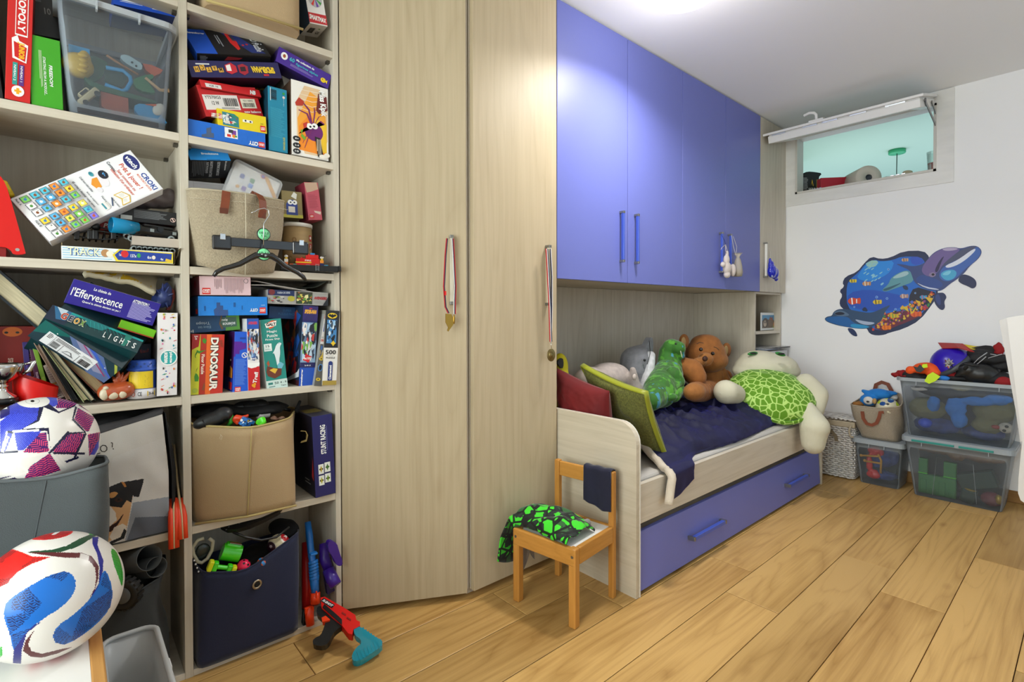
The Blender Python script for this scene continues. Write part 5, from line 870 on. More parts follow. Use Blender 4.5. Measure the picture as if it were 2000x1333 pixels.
ztop = 1.965
_, rg_ = boxloft((bl.x+.004, br.x-.002, 1.84, 2.10, 1.674), (bl.x-.018, br.x+.014, 1.80, 2.11, ztop), FROST, 'tub_body', tub, r=.022)
MB().tube(rg_, .01, 4, closed=True, flat=(.010, .008), upv=(0, 0, 1)).out('rim', FROSTR, tub, world=True)
for x in (bl.x+.06, br.x-.07): MB().box((x, 1.783, ztop-.02), (x+.004, 1.80, ztop+.004)).out('rim_rib', FROSTR, tub, world=True)
MB().box((bl.x+.02, 1.838, 1.676), (br.x-.02, 1.842, 1.69)).out('base_rib', mat('dark_tub_plastic', '#5a5a60', .4, clear=.5), tub, bev=.002, world=True)  # base rib in a darker grey plastic than the tub body
def toyp(x, y, Y): return P(x, y, Y=Y)
YEL = mat('yellow_plastic', '#e8c21c', .35); DG = mat('dark_green_plastic', '#1f5638', .4); ORP = mat('orange_plastic', '#d8592a', .4); BLP = mat('sky_plastic', '#2a9bd6', .35); SND = mat('sand_plastic', '#c9bb96', .5)
o = MB().ell(toyp(152, 128, 1.875), (.036, .03, .034), n=16, m=10).ell(toyp(165, 120, 1.872), (.016, .02, .03), n=12, m=8).out('toy_shell', mat('gold_plastic', '#d8b03a', .4), remesh=.003, smooth_it=1); tag(o, 'golden ribbed toy bumper in the left of the clear tub', 'toy')
for k in range(4): q = toyp(162, 108+10*k, 1.85); MB().ell(q, (.012, .006, .006), n=10, m=6).out('lobe', mat('gold_plastic'), o)
o = MB().prism(smooth_poly(shape_from([(160, 120), (180, 108), (200, 118), (212, 125), (206, 140), (192, 160), (172, 160), (165, 140)], 1.89), 2), 1.885, 1.895, M=MXZ).out('toy_board', DG, bev=.002); tag(o, 'dark green flat toy plate behind the golden bumper', 'toy')
o = MB().prism(smooth_poly(shape_from([(158, 150), (190, 168), (240, 182), (304, 200), (304, 206), (240, 192), (180, 176)], 1.875), 1), 1.86, 1.96, M=MXZ).out('toy_ramp', DG, bev=.002); tag(o, 'dark green toy track deck lying across the clear tub', 'toy')
car = thing('toy_car', 'sand coloured toy car standing on its nose in the clear tub', 'toy car', toyp(170, 187, 1.86)); cm_ = tr(ry=-52); q = toyp(170, 187, 1.862); F_ = Matrix.Translation(q) @ Matrix.Rotation(radians(-52), 4, 'Y')
MB(F_).box((-.032, -.012, -.012), (.032, .012, .004)).out('body', SND, car, bev=.004, world=True); MB(F_).box((-.016, -.011, .003), (.016, .011, .015)).out('roof', SND, car, bev=.004, world=True); MB(F_).box((-.012, -.0118, .005), (.010, -.0105, .012)).out('window', BLK, car, world=True)
for x in (-.02, .02): MB(F_).cyl((x, -.0135, -.012), (x, -.009, -.012), .007, n=14).out('wheel', BLK, car, world=True)
# sky blue window frame toy
pts = [toyp(*p, 1.865) for p in ((207, 132), (240, 138), (254, 150), (256, 160), (247, 175), (238, 178), (205, 165))]
o = MB().tube(pts, .0055, 8).out('toy_windscreen', BLP); tag(o, 'sky blue curved toy windscreen frame in the middle of the tub', 'toy')
o = MB().prism(shape_from([(204, 134), (240, 142), (250, 152), (238, 172), (204, 160)], 1.88), 1.878, 1.882, M=MXZ).out('toy_windscreen_glass', mat('smoke_glass', '#3a5c50', .2, clear=.6)); tag(o, 'greenish toy window sheet behind the sky blue frame', 'toy')
o = MB().prism(smooth_poly(shape_from([(232, 112), (246, 108), (262, 118), (278, 128), (276, 140), (262, 136), (242, 124)], 1.88), 1), 1.87, 1.89, M=MXZ).out('toy_racer', mat('pale_blue_plastic', '#a9c4cc', .4), bev=.003); tag(o, 'pale blue toy racer with two dark dots in the clear tub', 'toy')
for x, y in ((258, 122), (266, 129)): MB().cyl(toyp(x, y, 1.868), toyp(x, y, 1.871), .003, n=10).out('dot', BLK, o)
o = MB().tube([toyp(208, 108, 1.87), toyp(236, 126, 1.87), toyp(270, 146, 1.87)], .0035, 6).out('wooden_stick', mat('stick_wood', '#a8754c', .6)); tag(o, 'thin brown wooden stick crossing the clear tub', 'stick')
o = MB().tube([toyp(284, 152, 1.855), toyp(312, 176, 1.855), toyp(330, 177, 1.855)], [.004, .0045, .006], 8).out('wooden_stick', mat('light_stick', '#d0a878', .6)); tag(o, 'pale orange toy arm at the right of the clear tub', 'stick')
o = MB().prism(shape_from([(278, 125), (296, 128), (318, 138), (312, 145), (300, 150), (284, 138)], 1.89), 1.885, 1.91, M=MXZ).out('toy_block', ORP, bev=.003); tag(o, 'orange toy part at the right of the clear tub', 'toy')
o = MB().prism(smooth_poly(shape_from([(256, 158), (275, 150), (296, 145), (302, 152), (288, 160), (300, 176), (304, 184), (270, 178)], 1.87), 1), 1.865, 1.885, M=MXZ).out('toy_figure', mat('leaf_green_plastic', '#2f7a4c', .4), bev=.003); tag(o, 'leaf green toy figure right of the sky blue frame', 'toy')
o = MB().prism(shape_from([(196, 178), (226, 184), (250, 190), (252, 236), (222, 226), (198, 208)], 1.87), 1.865, 1.95, M=MXZ).out('toy_crate', mat('rust_plastic', '#b0543a', .45), bev=.003); tag(o, 'rusty orange toy crate at the bottom of the clear tub', 'toy')
o = MB().prism(smooth_poly(shape_from([(262, 202), (300, 206), (320, 232), (328, 244), (292, 236), (264, 222)], 1.855), 1), 1.852, 1.875, M=MXZ).out('toy_boat', BLP, bev=.003); tag(o, 'sky blue toy boat at the bottom right of the clear tub', 'toy')
o = MB().ell(toyp(310, 214, 1.845), (.014, .008, .02), M=tr(ry=30), n=14, m=8).out('toy_gull', mat('gull_white', '#ddd8cc', .4), bev=0); tag(o, 'small white and orange toy bird on the sky blue boat', 'toy'); MB().cyl(toyp(305, 206, 1.843), toyp(284, 204, 1.843), .004, .001, n=8).out('beak', ORP, o)
o = MB().box(tuple(toyp(134, 103, 1.89)), tuple(toyp(175, 99, 1.9))).out('toy_rod', BLP); o.matrix_world = Matrix.Identity(4); tag(o, 'light blue flat rod above the golden bumper', 'toy')
# ---------------- fourth shelf left: grey bin with football, dog bag, paddles ----------------
GREYF = mat('grey_felt', '#4b5052', .9, wave=(900, .6), sheen=.2); GREYR = mat('grey_tape', '#5a5f62', .85)
TBL = .457
a = P(-120, 985, Y=1.49); 
B0 = Vector((-.36, 1.62, TBL+.012)); B1 = Vector((.062, 1.50, TBL+.012)); B2 = Vector((.055, 1.79, TBL+.012)); B3 = Vector((-.36, 1.80, TBL+.012))
T0 = Vector((-.40, 1.60, .80)); T1 = P(216, 906, Y=1.485); T2 = P(208, 890, Y=1.80); T3 = Vector((-.42, 1.815, .81)); T01 = P(90, 938, Y=1.53)
gb = loftbin('fabric_bin', 'grey felt bin holding the purple football at the left edge', 'bin', [B0, B0.lerp(B1, .66), B1, B2, B3], [T0, T01, T1, T2, T3], GREYF, GREYR, .004, bulge=.006, wob=.006)
MB().tube([T01.lerp(B0.lerp(B1, .66), t)+Vector((0, -.006, 0)) for t in [i/8 for i in range(9)]], .0012, 4).out('seam', GREYR, gb, world=True)
ci = P(80, 868, Y=1.63)
def z1(p): return [(x/4.165, 740+y/4.165) for x, y in p]
def z2(p): return [(x/4.0025, 1000+y/4.0025) for x, y in p]
NV, PP, PK, BL1 = '#15163c', '#3e1568', '#e0436f', '#2a33b4'
fs_ = (88, 24, .45, '#4b5be0')
items1 = [(z1([(0, 300), (0, 195), (80, 185), (130, 170), (260, 140), (330, 240), (320, 300), (130, 290), (0, 330)]), '#2a2f9c', (40, 2.6, .4, '#4656d8')), (z1([(0, 190), (75, 185), (80, 290), (0, 330)]), '#1c1c6a'),
 (z1([(0, 350), (80, 290), (310, 280), (305, 380), (110, 430), (50, 580), (0, 640)]), BL1, (45, 3, .4, '#4c5cd8')), (z1([(380, 145), (460, 140), (470, 210), (440, 230), (380, 210)]), BL1, (0, 2.6, .4, '#5a68e0')),
 (z1([(465, 140), (560, 150), (630, 205), (560, 240), (450, 240), (470, 200)]), PP, (20, 5, .3, PK, 1)), (z1([(640, 215), (700, 235), (770, 320), (715, 445), (605, 330)]), PP, (75, 4, .35, PK, .4)), (z1([(640, 210), (690, 200), (760, 280), (780, 330)]), '#4a1a6e'),
 (z1([(115, 435), (330, 425), (325, 470), (180, 590), (145, 590)]), BL1, (45, 3, .4, '#4c5cd8')), (z1([(330, 440), (375, 440), (400, 590), (330, 605), (185, 600)]), PP, (45, 5, .35, PK, 1)),
 (z1([(545, 435), (705, 450), (620, 625), (415, 590)]), PP, (8, 4.2, .4, PK, .6)), (z1([(715, 455), (815, 435), (800, 560), (725, 630)]), PP, (40, 5, .35, PK, 1)), (z1([(735, 620), (800, 500), (806, 560), (770, 620)]), BL1),
 (z1([(405, 605), (495, 745), (360, 790), (200, 810), (240, 720)]), PP, (80, 4.2, .4, PK, .5)), (z1([(0, 810), (90, 790), (170, 830), (100, 870), (0, 880)]), '#2a1450'), (z1([(690, 605), (720, 620), (690, 700), (600, 735)]), '#e6e2de')]
def ol(p): return z1(p)
for pts in ([(300, 120), (350, 120), (330, 150), (480, 268), (620, 210), (632, 222), (600, 325), (705, 440), (560, 455), (420, 600), (385, 425), (160, 425), (300, 335), (320, 225)],): items1.append((ol(pts), NV))
items1 += [(z1([(355, 232), (478, 282), (610, 226), (585, 338), (682, 432), (545, 440), (415, 585), (395, 400), (180, 408), (318, 345), (335, 300)]), '#ebe7e2')]
for a_, b_ in (((0, 640), (60, 430)), ((60, 430), (110, 440)), ((110, 590), (190, 640)), ((190, 640), (400, 605)), ((400, 605), (690, 610)), ((410, 600), (545, 740)), ((120, 600), (190, 590)), ((0, 600), (150, 595)), ((150, 700), (230, 760)), ((230, 760), (0, 830)), ((700, 440), (600, 660)), ((100, 430), (320, 420)), ((700, 440), (815, 425)), ((400, 610), (560, 430)), ((165, 640), (150, 790)), ((20, 600), (70, 470)), ((530, 680), (640, 640)), ((480, 620), (530, 690)), ((615, 215), (760, 300))):
    ax_, ay_ = a_; bx_, by_ = b_; L_ = math.hypot(bx_-ax_, by_-ay_); nx, ny = -(by_-ay_)/L_*9, (bx_-ax_)/L_*9; items1.append((z1([(ax_-nx, ay_-ny), (bx_-nx, by_-ny), (bx_+nx, by_+ny), (ax_+nx, ay_+ny)]), '#ebe7e2' if len(items1) % 3 else NV))
def ellp(cx, cy, rx, ry, n=36): return [(cx+rx*cos(2*pi*i/n), cy+ry*sin(2*pi*i/n)) for i in range(n)]
items1 += [(z1(ellp(270, 185, 135, 52)), '#ebe7e2'), (z1(ellp(265, 183, 60, 24)), '#bdb8b4'), (z1(ellp(265, 183, 54, 21)), '#ebe7e2'), (z1(ellp(265, 183, 17, 9)), K_), (z1([(-10, 235), (60, 225), (58, 245), (-10, 255)]), W_)]
ball('football', 'football with white stars and purple pink panels in the grey bin', ci, .109, '#e6e2dd', items1, nu=420, nv=240)
RD, DR = '#d9201c', '#7c1414'; B2c, N2 = '#136bc8', '#0b2560'
items2 = [(z2([(-60, 380), (0, 345), (95, 292), (180, 320), (250, 350), (395, 355), (240, 412), (140, 470), (90, 520), (0, 590), (-80, 640)]), RD), (z2([(0, 330), (60, 305), (130, 310), (40, 370), (20, 400), (0, 400)]), DR, (50, 2.4, .45, RD)), (z2([(180, 340), (270, 365), (380, 358), (250, 400), (150, 465), (180, 420), (240, 385), (255, 365)]), DR, (20, 2.6, .5, RD)), (z2([(0, 530), (90, 515), (60, 560), (0, 590)]), DR, (70, 2.6, .5, RD)),
 (smooth_poly(z2([(240, 215), (330, 170), (450, 136), (560, 138), (575, 165), (500, 200), (380, 222), (270, 222)]), 1), RD), (z2([(270, 205), (340, 185), (470, 160), (560, 160), (500, 195), (380, 220)]), DR, (80, 2.2, .5, RD, .3)), (z2([(400, 182), (430, 180), (480, 150), (440, 155)]), W_),
 (z2([(190, 316), (400, 298), (520, 268), (620, 212), (700, 180), (765, 182), (690, 225), (600, 278), (480, 316), (330, 322)]), '#1c4a30'), (z2([(690, 160), (720, 158), (765, 180), (700, 182)]), '#4aa84a'),
 (z2([(200, 318), (420, 318), (640, 322), (720, 350), (772, 425), (768, 520), (735, 630), (690, 690), (740, 600), (752, 520), (742, 440), (700, 385), (620, 362), (500, 360), (380, 345)]), '#5c1c22'), (z2([(630, 325), (700, 345), (690, 385), (620, 362)]), '#d8d0cc'),
 (z2([(722, 200), (772, 195), (762, 260), (808, 380), (802, 500), (745, 640), (690, 700), (772, 560), (780, 440), (758, 330), (722, 250)]), '#1c1f8c'),
 (smooth_poly(z2([(25, 770), (60, 695), (200, 600), (380, 500), (500, 465), (570, 490), (598, 560), (575, 650), (480, 750), (350, 830), (230, 920), (170, 985), (120, 1075), (95, 1075), (80, 960), (40, 870)]), 1), B2c),
 (z2([(345, 515), (500, 466), (545, 478), (490, 545), (410, 520)]), N2, (62, 2.6, .5, B2c, .5)), (z2([(225, 595), (328, 720), (160, 900), (75, 960), (50, 830), (190, 790), (180, 775), (80, 765), (100, 690)]), N2, (60, 2.9, .45, B2c, .6)), (z2([(85, 965), (230, 915), (150, 1010), (110, 1075)]), N2, (60, 2.6, .5, B2c, .5)),
 (smooth_poly(z2([(800, 470), (830, 460), (870, 560), (882, 650), (860, 760), (760, 880), (600, 1000), (500, 1042), (430, 1025), (410, 970), (450, 890), (560, 820), (690, 700), (770, 590)]), 1), B2c),
 (z2([(820, 465), (850, 540), (872, 620), (790, 575)]), N2, (85, 2.6, .5, B2c, .3)), (z2([(880, 640), (860, 750), (800, 820), (740, 880), (580, 1010), (560, 990), (650, 760), (870, 610)]), N2, (55, 2.7, .45, B2c, .5)), (z2([(460, 900), (590, 1000), (500, 1042), (430, 1025), (415, 965)]), N2, (65, 2.6, .5, B2c)),
 (z2([(325, 860), (210, 950), (170, 1080), (165, 1190), (100, 1185), (108, 1080), (190, 960), (260, 890)]), '#1e1f7c'), (z2([(280, 910), (200, 1010), (178, 1090), (240, 1135), (330, 1142), (450, 1110), (570, 1058), (480, 1075), (330, 1112), (240, 1090), (222, 1030), (250, 960)]), '#5a1c20'),
 (smooth_poly(z2([(862, 285), (905, 300), (945, 390), (965, 500), (955, 600), (930, 520), (885, 400)]), 1), '#2fae3c', (75, 3.2, .3, '#14501c')), (z2([(0, 1060), (15, 1060), (20, 1120), (0, 1140)]), '#2fae3c')]
ball('football', 'large football with blue and red swirls on the little white table', Vector((-.025, 1.35, TBL+.115)), .115, '#e5e0da', items2, nu=440, nv=250)
# little table under it
PINE = wood('pine', '#a9743c', '#cf9c5c', 0, sc=1.3, rough=.45, knots=False, contrast=.9); PINEY = wood('pine_y', '#a9743c', '#cf9c5c', 1, sc=1.3, rough=.45, knots=False, contrast=.9); PINEZ = wood('pine_z', '#a56d33', '#c88f4c', 2, sc=1.3, rough=.45, knots=False, contrast=.9)
tb_ = thing('play_table', 'little white-topped wooden table holding the footballs at bottom left', 'table', (-.25, 1.4, 0))
MB().box((-.56, 1.02, TBL-.014), (.030, 1.84-.02, TBL-.002)).out('tabletop', mat('white_melamine', '#e9e6e2', .35), tb_, world=True)
MB().box((.030, 1.02, TBL-.05), (.052, 1.82, TBL)).out('edge_rail', PINEY, tb_, bev=.003, world=True)
MB().box((-.582, 1.02, TBL-.05), (-.56, 1.82, TBL)).out('edge_rail', PINEY, tb_, bev=.003, world=True)
MB().box((-.56, 1.02, TBL-.05), (.03, 1.04, TBL-.014)).out('edge_rail', PINE, tb_, bev=.003, world=True)
for x in (-.575, .012):
    for y in (1.03, 1.775): MB().box((x, y, 0), (x+.035, y+.035, TBL-.015)).out('leg', PINEZ, tb_, bev=.003, world=True)
# translucent tray box beside the table, on the floor
q0, q1 = P(262, 1225, Z=.33), P(312, 1330, Z=.33)
tx = thing('tray_box', 'translucent white ribbed plastic box beside the little table', 'storage box', (.12, 1.4, 0))
TRAN = mat('milky_plastic', '#dcdfe0', .35, clear=.62, spec=.5)
boxloft((.062, .142, 1.20, 1.50, .002), (.058, .165, 1.16, 1.56, .34), TRAN, 'box_body', tx, r=.03)
MB().tube([(p[0], p[1], .34) for p in [(.058+a_[0], 1.16+a_[1]) for a_ in rrect2(.107, .40, .03)]], .006, 6, closed=True).out('rim', TRAN, tx, world=True)
for k in range(12): MB().box((.061, 1.22, .04+.022*k), (.068, 1.46, .042+.022*k)).out('rib', mat('rib_white', '#e8e8e8', .4), tx, world=True)
MB().box((.168, 1.42, .28), (.182, 1.46, .30)).out('clip', mat('rib_white'), tx, bev=.003, world=True)
# bag with a printed dog
bg = thing('printed_bag', 'white shopping bag printed with a black and tan dog', 'bag', (.14, 1.93, .47))
xa, xb, zb = .022, .236, .472; zt_ = .775
def bagf(u, v):
    sag = .004*noise.noise(Vector((u*5, v*6, 2)))
    xl = xa-.01*v; xr = xb-.006-.03*max(0, v-.55)*(1-u*0); x = xl+(xr-xl)*u; z = zb+(zt_-zb)*v+.05*v*v*u; y = 1.835-.012*sin(pi*u)*sin(pi*v)-.02*v+sag+.02*v*v
    return (x, y, z)
g = MB(); nu_, nv_ = 150, 200; g.grid(bagf, nu_, nv_); ctr = np.array([np.array([g.v[i] for i in f]).mean(0) for f in g.f]); pp_ = project(ctr)
dog = [(z1([(920, 640), (1330, 480), (1400, 1290), (880, 1400), (700, 1400)]), '#c9c5c0'), (z1([(1080, 1010), (1380, 960), (1400, 1290), (1000, 1400)]), '#8e939c'), (z1([(1100, 1130), (1380, 1120), (1400, 1320), (1000, 1400)]), '#5a606c'),
 (z1([(860, 1000), (880, 890), (990, 845), (1075, 855), (1080, 960), (1050, 1130), (1020, 1250), (960, 1300), (870, 1330), (770, 1250), (800, 1170)]), '#cfa070'), (z1([(870, 890), (990, 840), (1020, 860), (1080, 950), (1070, 1010), (1030, 990), (990, 1050), (900, 1040), (855, 1010)]), '#1a1a1e'), (smooth_poly(z1([(890, 930), (950, 920), (960, 940), (920, 975), (880, 965)]), 1), '#c08a50'),
 (z1([(985, 845), (1170, 815), (1165, 850), (1130, 965), (1090, 960), (1040, 900)]), '#16161a'), (z1([(985, 842), (1010, 840), (1030, 880), (1015, 885)]), '#b5763a'), (smooth_poly(z1([(930, 985), (965, 965), (1005, 985), (985, 1005), (945, 1005)]), 1), '#3a1c12'), (z1(ellp(965, 985, 12, 10)), '#0a0a0c'),
 (z1([(830, 1060), (900, 1040), (940, 1090), (950, 1150), (900, 1200), (790, 1200)]), '#ddd6cc'), (z1(ellp(850, 1115, 36, 34)), '#2a2428'), (z1(ellp(850, 1122, 16, 12)), '#0c0c0e'), (smooth_poly(z1([(890, 1200), (950, 1170), (1005, 1095), (1000, 1120), (940, 1220), (880, 1260)]), 1), '#2e1410'), (z1([(930, 1210), (1000, 1180), (1030, 1200), (1010, 1290), (920, 1330), (890, 1290)]), '#ddd2c2'),
 (smooth_poly(z1([(775, 1230), (800, 1185), (890, 1195), (885, 1260), (850, 1330), (790, 1300)]), 1), '#b5646c'), (z1([(812, 1200), (820, 1200), (825, 1290), (815, 1290)]), '#8a4048'), (z1([(1010, 1220), (1030, 1240), (1010, 1300), (900, 1350), (890, 1330), (980, 1290)]), '#15181c')]
g.c = paint(pp_, '#c6c1ba', dog)
g.out('bag_front', mat('printed_cloth', rough=.8, attr=True, bump=(500, .15)), bg, world=True)
tx_ = MB(); prints([T('GOLO ?', .5, .5, 1, 1, '#2a2422', 0, 0, .0)], .078, .022, tx_, frame(tuple(Vector(bagf(.12, .83))+Vector((-.012, -.004, -.002))), (1, .0, .22), (0, 0, 1)) @ face_M('F', 1, 1, 1)); tx_.out('lettering', INK, bg, world=True)
s_ = MB(); s_.grid(lambda u, v: (lambda p: (p[0]+.008+.012*sin(pi*v)*(u > 0), p[1]+.16*u, p[2]))(bagf(1, v)), 10, 20); s_.grid(lambda u, v: (bagf(0, v)[0], bagf(0, v)[1]+.16*u, bagf(0, v)[2]), 4, 20); s_.box((xa, 1.85, zb), (xb-.005, 2.0, zb+.004)); s_.out('bag_side', mat('black_cloth', '#111114', .85), bg, solid=.002, world=True)
s_ = MB(); s_.grid(lambda u, v: (lambda p: (p[0]+.018*v*u, p[1]+.05*v, p[2]+.012*sin(pi*v)+.015*v*u+.008*sin(u*7)*v))(bagf(u, 1)), 30, 8); s_.out('lining_fold', mat('grey_lining', '#3c3a3c', .8), bg, solid=.003, world=True)
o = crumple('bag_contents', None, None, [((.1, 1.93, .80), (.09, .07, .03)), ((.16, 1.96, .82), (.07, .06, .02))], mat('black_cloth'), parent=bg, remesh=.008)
o = MB().tube([P(190+q_[0], 850+q_[1], Y=1.90) for q_ in ((8, 16), (18, 2), (34, -3), (50, 2), (56, 14), (57, 26))], .0045, 8).out('goggle_strap', mat('navy_gloss', '#1c2c7c', .3)); tag(o, 'glossy navy curved strap rising out of the dog bag', 'strap')
for (x, lb) in ((340, 'orange table tennis style bat handle, left of the pair beside the dog bag'), (352, 'orange bat handle, right of the pair beside the dog bag')):
    pt = thing('bat', lb, 'bat', P(x, 1000, Y=1.83)); k = (x-340)/12; c0 = [P(335+k*5, 868+k*2, Y=1.95), P(338+k*8, 940, Y=1.88), P(339+k*16, 1010, Y=1.82), P(340+k*17, 1072-k*18, Y=1.80)]
    MB().tube(c0, .004, 8, flat=(.0035, .006)).out('blade_edge', mat('ply_edge', '#cdb58c', .6), pt, world=True)
    for s2 in (-1, 1): MB().tube([q_+Vector((s2*.0065, .002, 0)) for q_ in (c0[1].lerp(c0[2], .5), c0[2], c0[3])], [.004, .008, .008], 10).out('grip', mat('orange_rubber', '#e8401a', .4), pt, world=True)
# ---------------- bottom left: dark bin with tubes and a wheel ----------------
DKF = mat('charcoal_canvas', '#2d3031', .9, wave=(900, .5), sheen=.15)
b0, b1 = P(352, 1318, Y=1.84), None
loftbin('fabric_bin', 'charcoal canvas bin in the bottom left cubby, behind the clear box', 'bin', [(-.16, 1.80, .024), (.238, 1.80, .024), (.238, 2.08, .024), (-.16, 2.08, .024)], [(-.17, 1.80, .25), tuple(P(262, 1160, Y=1.80)), tuple(P(318, 1128, Y=1.84)), (.25, 2.05, .33), (-.17, 2.07, .30)], DKF, DKF, .003, bulge=.008, wob=.012)
wh = thing('toy_tyre_hub', 'black knobbly toy car wheel in front of the charcoal bin', 'wheel', P(244, 1160, Y=1.79)); c0 = P(243, 1160, Y=1.79); WM = Matrix.Translation(c0) @ Matrix.Rotation(radians(-35), 4, 'Z') @ Matrix.Rotation(radians(90), 4, 'X')
MB(WM).lathe([(.022, -.012), (.038, -.014), (.042, -.008), (.042, .008), (.038, .014), (.022, .012), (.022, -.012)], 36).out('tyre', mat('tyre_rubber', '#121212', .6), wh, world=True)
MB(WM).lathe([(0, -.010), (.020, -.010), (.023, -.013), (.023, .013), (0, .008)], 24).out('hub', mat('grey_plastic_dark', '#5c6062', .4), wh, world=True)
for i in range(18):
    a = 2*pi*i/18; m2 = MB(WM @ Matrix.Rotation(a, 4, 'Z')); m2.box((.041, -.004, -.012), (.0455, .004, .012)); m2.out('tread_block', mat('tyre_rubber'), wh, world=True)
for k, (pa, pb, r_, lb) in enumerate(((P(262, 1105, Y=1.90), P(292, 1090, Y=1.83), .035, 'grey half-round plastic shell on top of the charcoal bin'), (P(280, 1120, Y=1.95), P(306, 1108, Y=1.84), .028, 'dark grey cardboard tube poking out of the charcoal bin'))):
    o = MB().cyl(Vector(pa)+Vector((-.05, .1, -.02)), pb, r_, caps=False, n=28).out('tube', mat('dark_tube', '#46494a', .5), solid=.002); tag(o, lb, 'tube')
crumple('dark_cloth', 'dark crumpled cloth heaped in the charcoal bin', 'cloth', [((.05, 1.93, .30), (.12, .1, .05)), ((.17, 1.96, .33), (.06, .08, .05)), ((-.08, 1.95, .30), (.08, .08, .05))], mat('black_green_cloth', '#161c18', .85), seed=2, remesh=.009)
# ---------------- right column: bags and bins ----------------
BUR = mat('burlap', '#a5977f', .95, noise_=(240, .22), wave=(420, .9), sheen=.3); LEA = mat('brown_leather', '#7c3a1c', .45, noise_=(30, .15))
def quadpts(lst, Y): return [P(x, y, Y=Y) for x, y in lst]
tL, tM, tR = P(370, 368, Y=1.80), P(478, 378, Y=1.775), P(561, 394, Y=1.83)
bL, bM, bR = P(376, 516, Y=1.815), P(478, 538, Y=1.785), P(541, 532, Y=1.825)
bb = loftbin('storage_bag', 'tall natural burlap bag with brown leather handles in the right column', 'bag', [bL+Vector((.012, 0, 0)), bM, bR, bR+Vector((-.01, .18, .01)), bL+Vector((.012, .2, .01))], [tL, tM, tR, tR+Vector((-.02, .17, .01)), tL+Vector((.005, .2, .01))], BUR, mat('burlap_hem', '#b3a78f', .95), .0035, rows=14, bulge=.006, wob=.012)
MB().tube([tM.lerp(bM, t)+Vector((0, -.008-.006*sin(pi*t), 0)) for t in [i/10 for i in range(11)]], .0012, 5).out('centre_seam', mat('burlap_thread', '#c9bfa8', .9), bb, world=True)
pts = [P(442, 374, Y=1.772), P(440, 396, Y=1.768), P(437, 415, Y=1.768)]; MB().tube(pts, 1, 4, flat=(.0115, .0015), upv=(0, -1, 0)).out('handle_strap', LEA, bb, world=True)
pts = [P(486, 386, Y=1.87), P(494, 380, Y=1.83), P(506, 380, Y=1.79), P(513, 392, Y=1.765), P(514, 410, Y=1.762), P(511, 426, Y=1.765)]; MB().tube(pts, 1, 4, flat=(.0115, .0015), upv=(.3, -1, 0)).out('handle_strap', LEA, bb, world=True)
for i, (x, y) in enumerate(((437, 412), (512, 421))): MB().cbox(P(x, y, Y=1.764), (.022, .002, .017)).out('stitched_patch', mat('dark_leather', '#5c2a14', .5), bb, world=True)
# stitched hem
MB().tube([Vector(tL).lerp(tM, t)+Vector((0, -.005, -.03+.0025*(i % 2))) for i, t in enumerate([k/30 for k in range(31)])]+[Vector(tM).lerp(tR, t)+Vector((0, -.005, -.03+.0025*(i % 2))) for i, t in enumerate([k/24 for k in range(1, 25)])], .0008, 4).out('zigzag_stitch', mat('burlap_thread'), bb, world=True)
# hangers hooked on the bag handle
HB = mat('hanger_black', '#141416', .25, spec=.6, coat=.3); MINT = mat('mint_disc', '#7fe0a0', .4); WIRE = mat('hanger_wire', '#c6c8ca', .2, 1)
def disc(par, x, y, Y, txt1, txt2, r=.018):
    c = P(x, y, Y=Y); M = Matrix.Translation(c) @ Matrix.Rotation(radians(90), 4, 'X')
    MB(M).lathe([(0, -.003), (r+.002, -.003), (r+.0025, .0), (r+.002, .0022), (r, .0022), (r, .0012), (0, .0012)], 30).out('size_disc', HB, par, world=True)
    MB(M).lathe([(0, .0012), (r, .0012), (r, .0018), (0, .0018)], 30).out('disc_face', MINT, par, world=True)
    pr = MB(); prints([T(txt1, .5, .62, .72, .2, '#12402a'), T(txt2, .5, .36, .42, .14, '#12402a'), Rr(.15, .48, .85, .495, '#12402a')], 2*r, 2*r, pr, M @ Matrix.Translation((-r, -r, .0016))); pr.out('size_print', INK, par, world=True)
h1 = thing('clip_hanger', 'black clip hanger with a mint size disc hooked on the burlap bag handle', 'hanger', P(515, 470, Y=1.74)); Yh = 1.745
a, b_ = P(414, 470, Y=Yh), P(604, 484, Y=Yh); ax = (b_-a).normalized(); L_ = (b_-a).length
MB(frame(a, ax, (0, 0, 1))).box((.03, -.002, -.014), (L_-.03, .002, .014)).out('bar', HB, h1, bev=.002, world=True)
for s_, x0 in ((1, 0), (-1, L_-.055)):
    MB(frame(a, ax, (0, 0, 1))).box((x0, -.007, -.026), (x0+.052, .007, .018)).out('clip', HB, h1, bev=.006, seg=3, world=True)
    MB(frame(a, ax, (0, 0, 1))).box((x0+.02, -.009, .004), (x0+.035, .0, .022)).out('clip_spring', CHR, h1, bev=.001, world=True)
MB().box(P(513, 478, Y=Yh)-Vector((.004, .002, 0)), P(513, 462, Y=Yh)+Vector((.004, .002, 0))).out('neck', HB, h1, bev=.001, world=True)
disc(h1, 515, 458, Yh-.002, '10-11', '146')
h2 = thing('shirt_hanger', 'black shirt hanger with a wire hook hanging in front of the clip hanger', 'hanger', P(515, 500, Y=1.725)); Yh = 1.728
def arm(pxs, wd): return [P(x, y, Y=Yh) for x, y in pxs], wd
up = [(502, 492), (490, 501), (474, 511), (458, 519), (440, 522), (425, 528), (414, 540)]
for pxs in ([(515, 500), (500, 499), (486, 506), (468, 516), (452, 521), (436, 525), (423, 532), (417, 540)], [(515, 500), (530, 500), (543, 508), (556, 519), (570, 527), (582, 533), (592, 541), (598, 550)]):
    pts = [P(x, y, Y=Yh) for x, y in pxs]; MB().tube(pts, [.012, .0105, .009, .0085, .008, .0075, .007, .005], 8).out('arm', HB, h2, world=True)
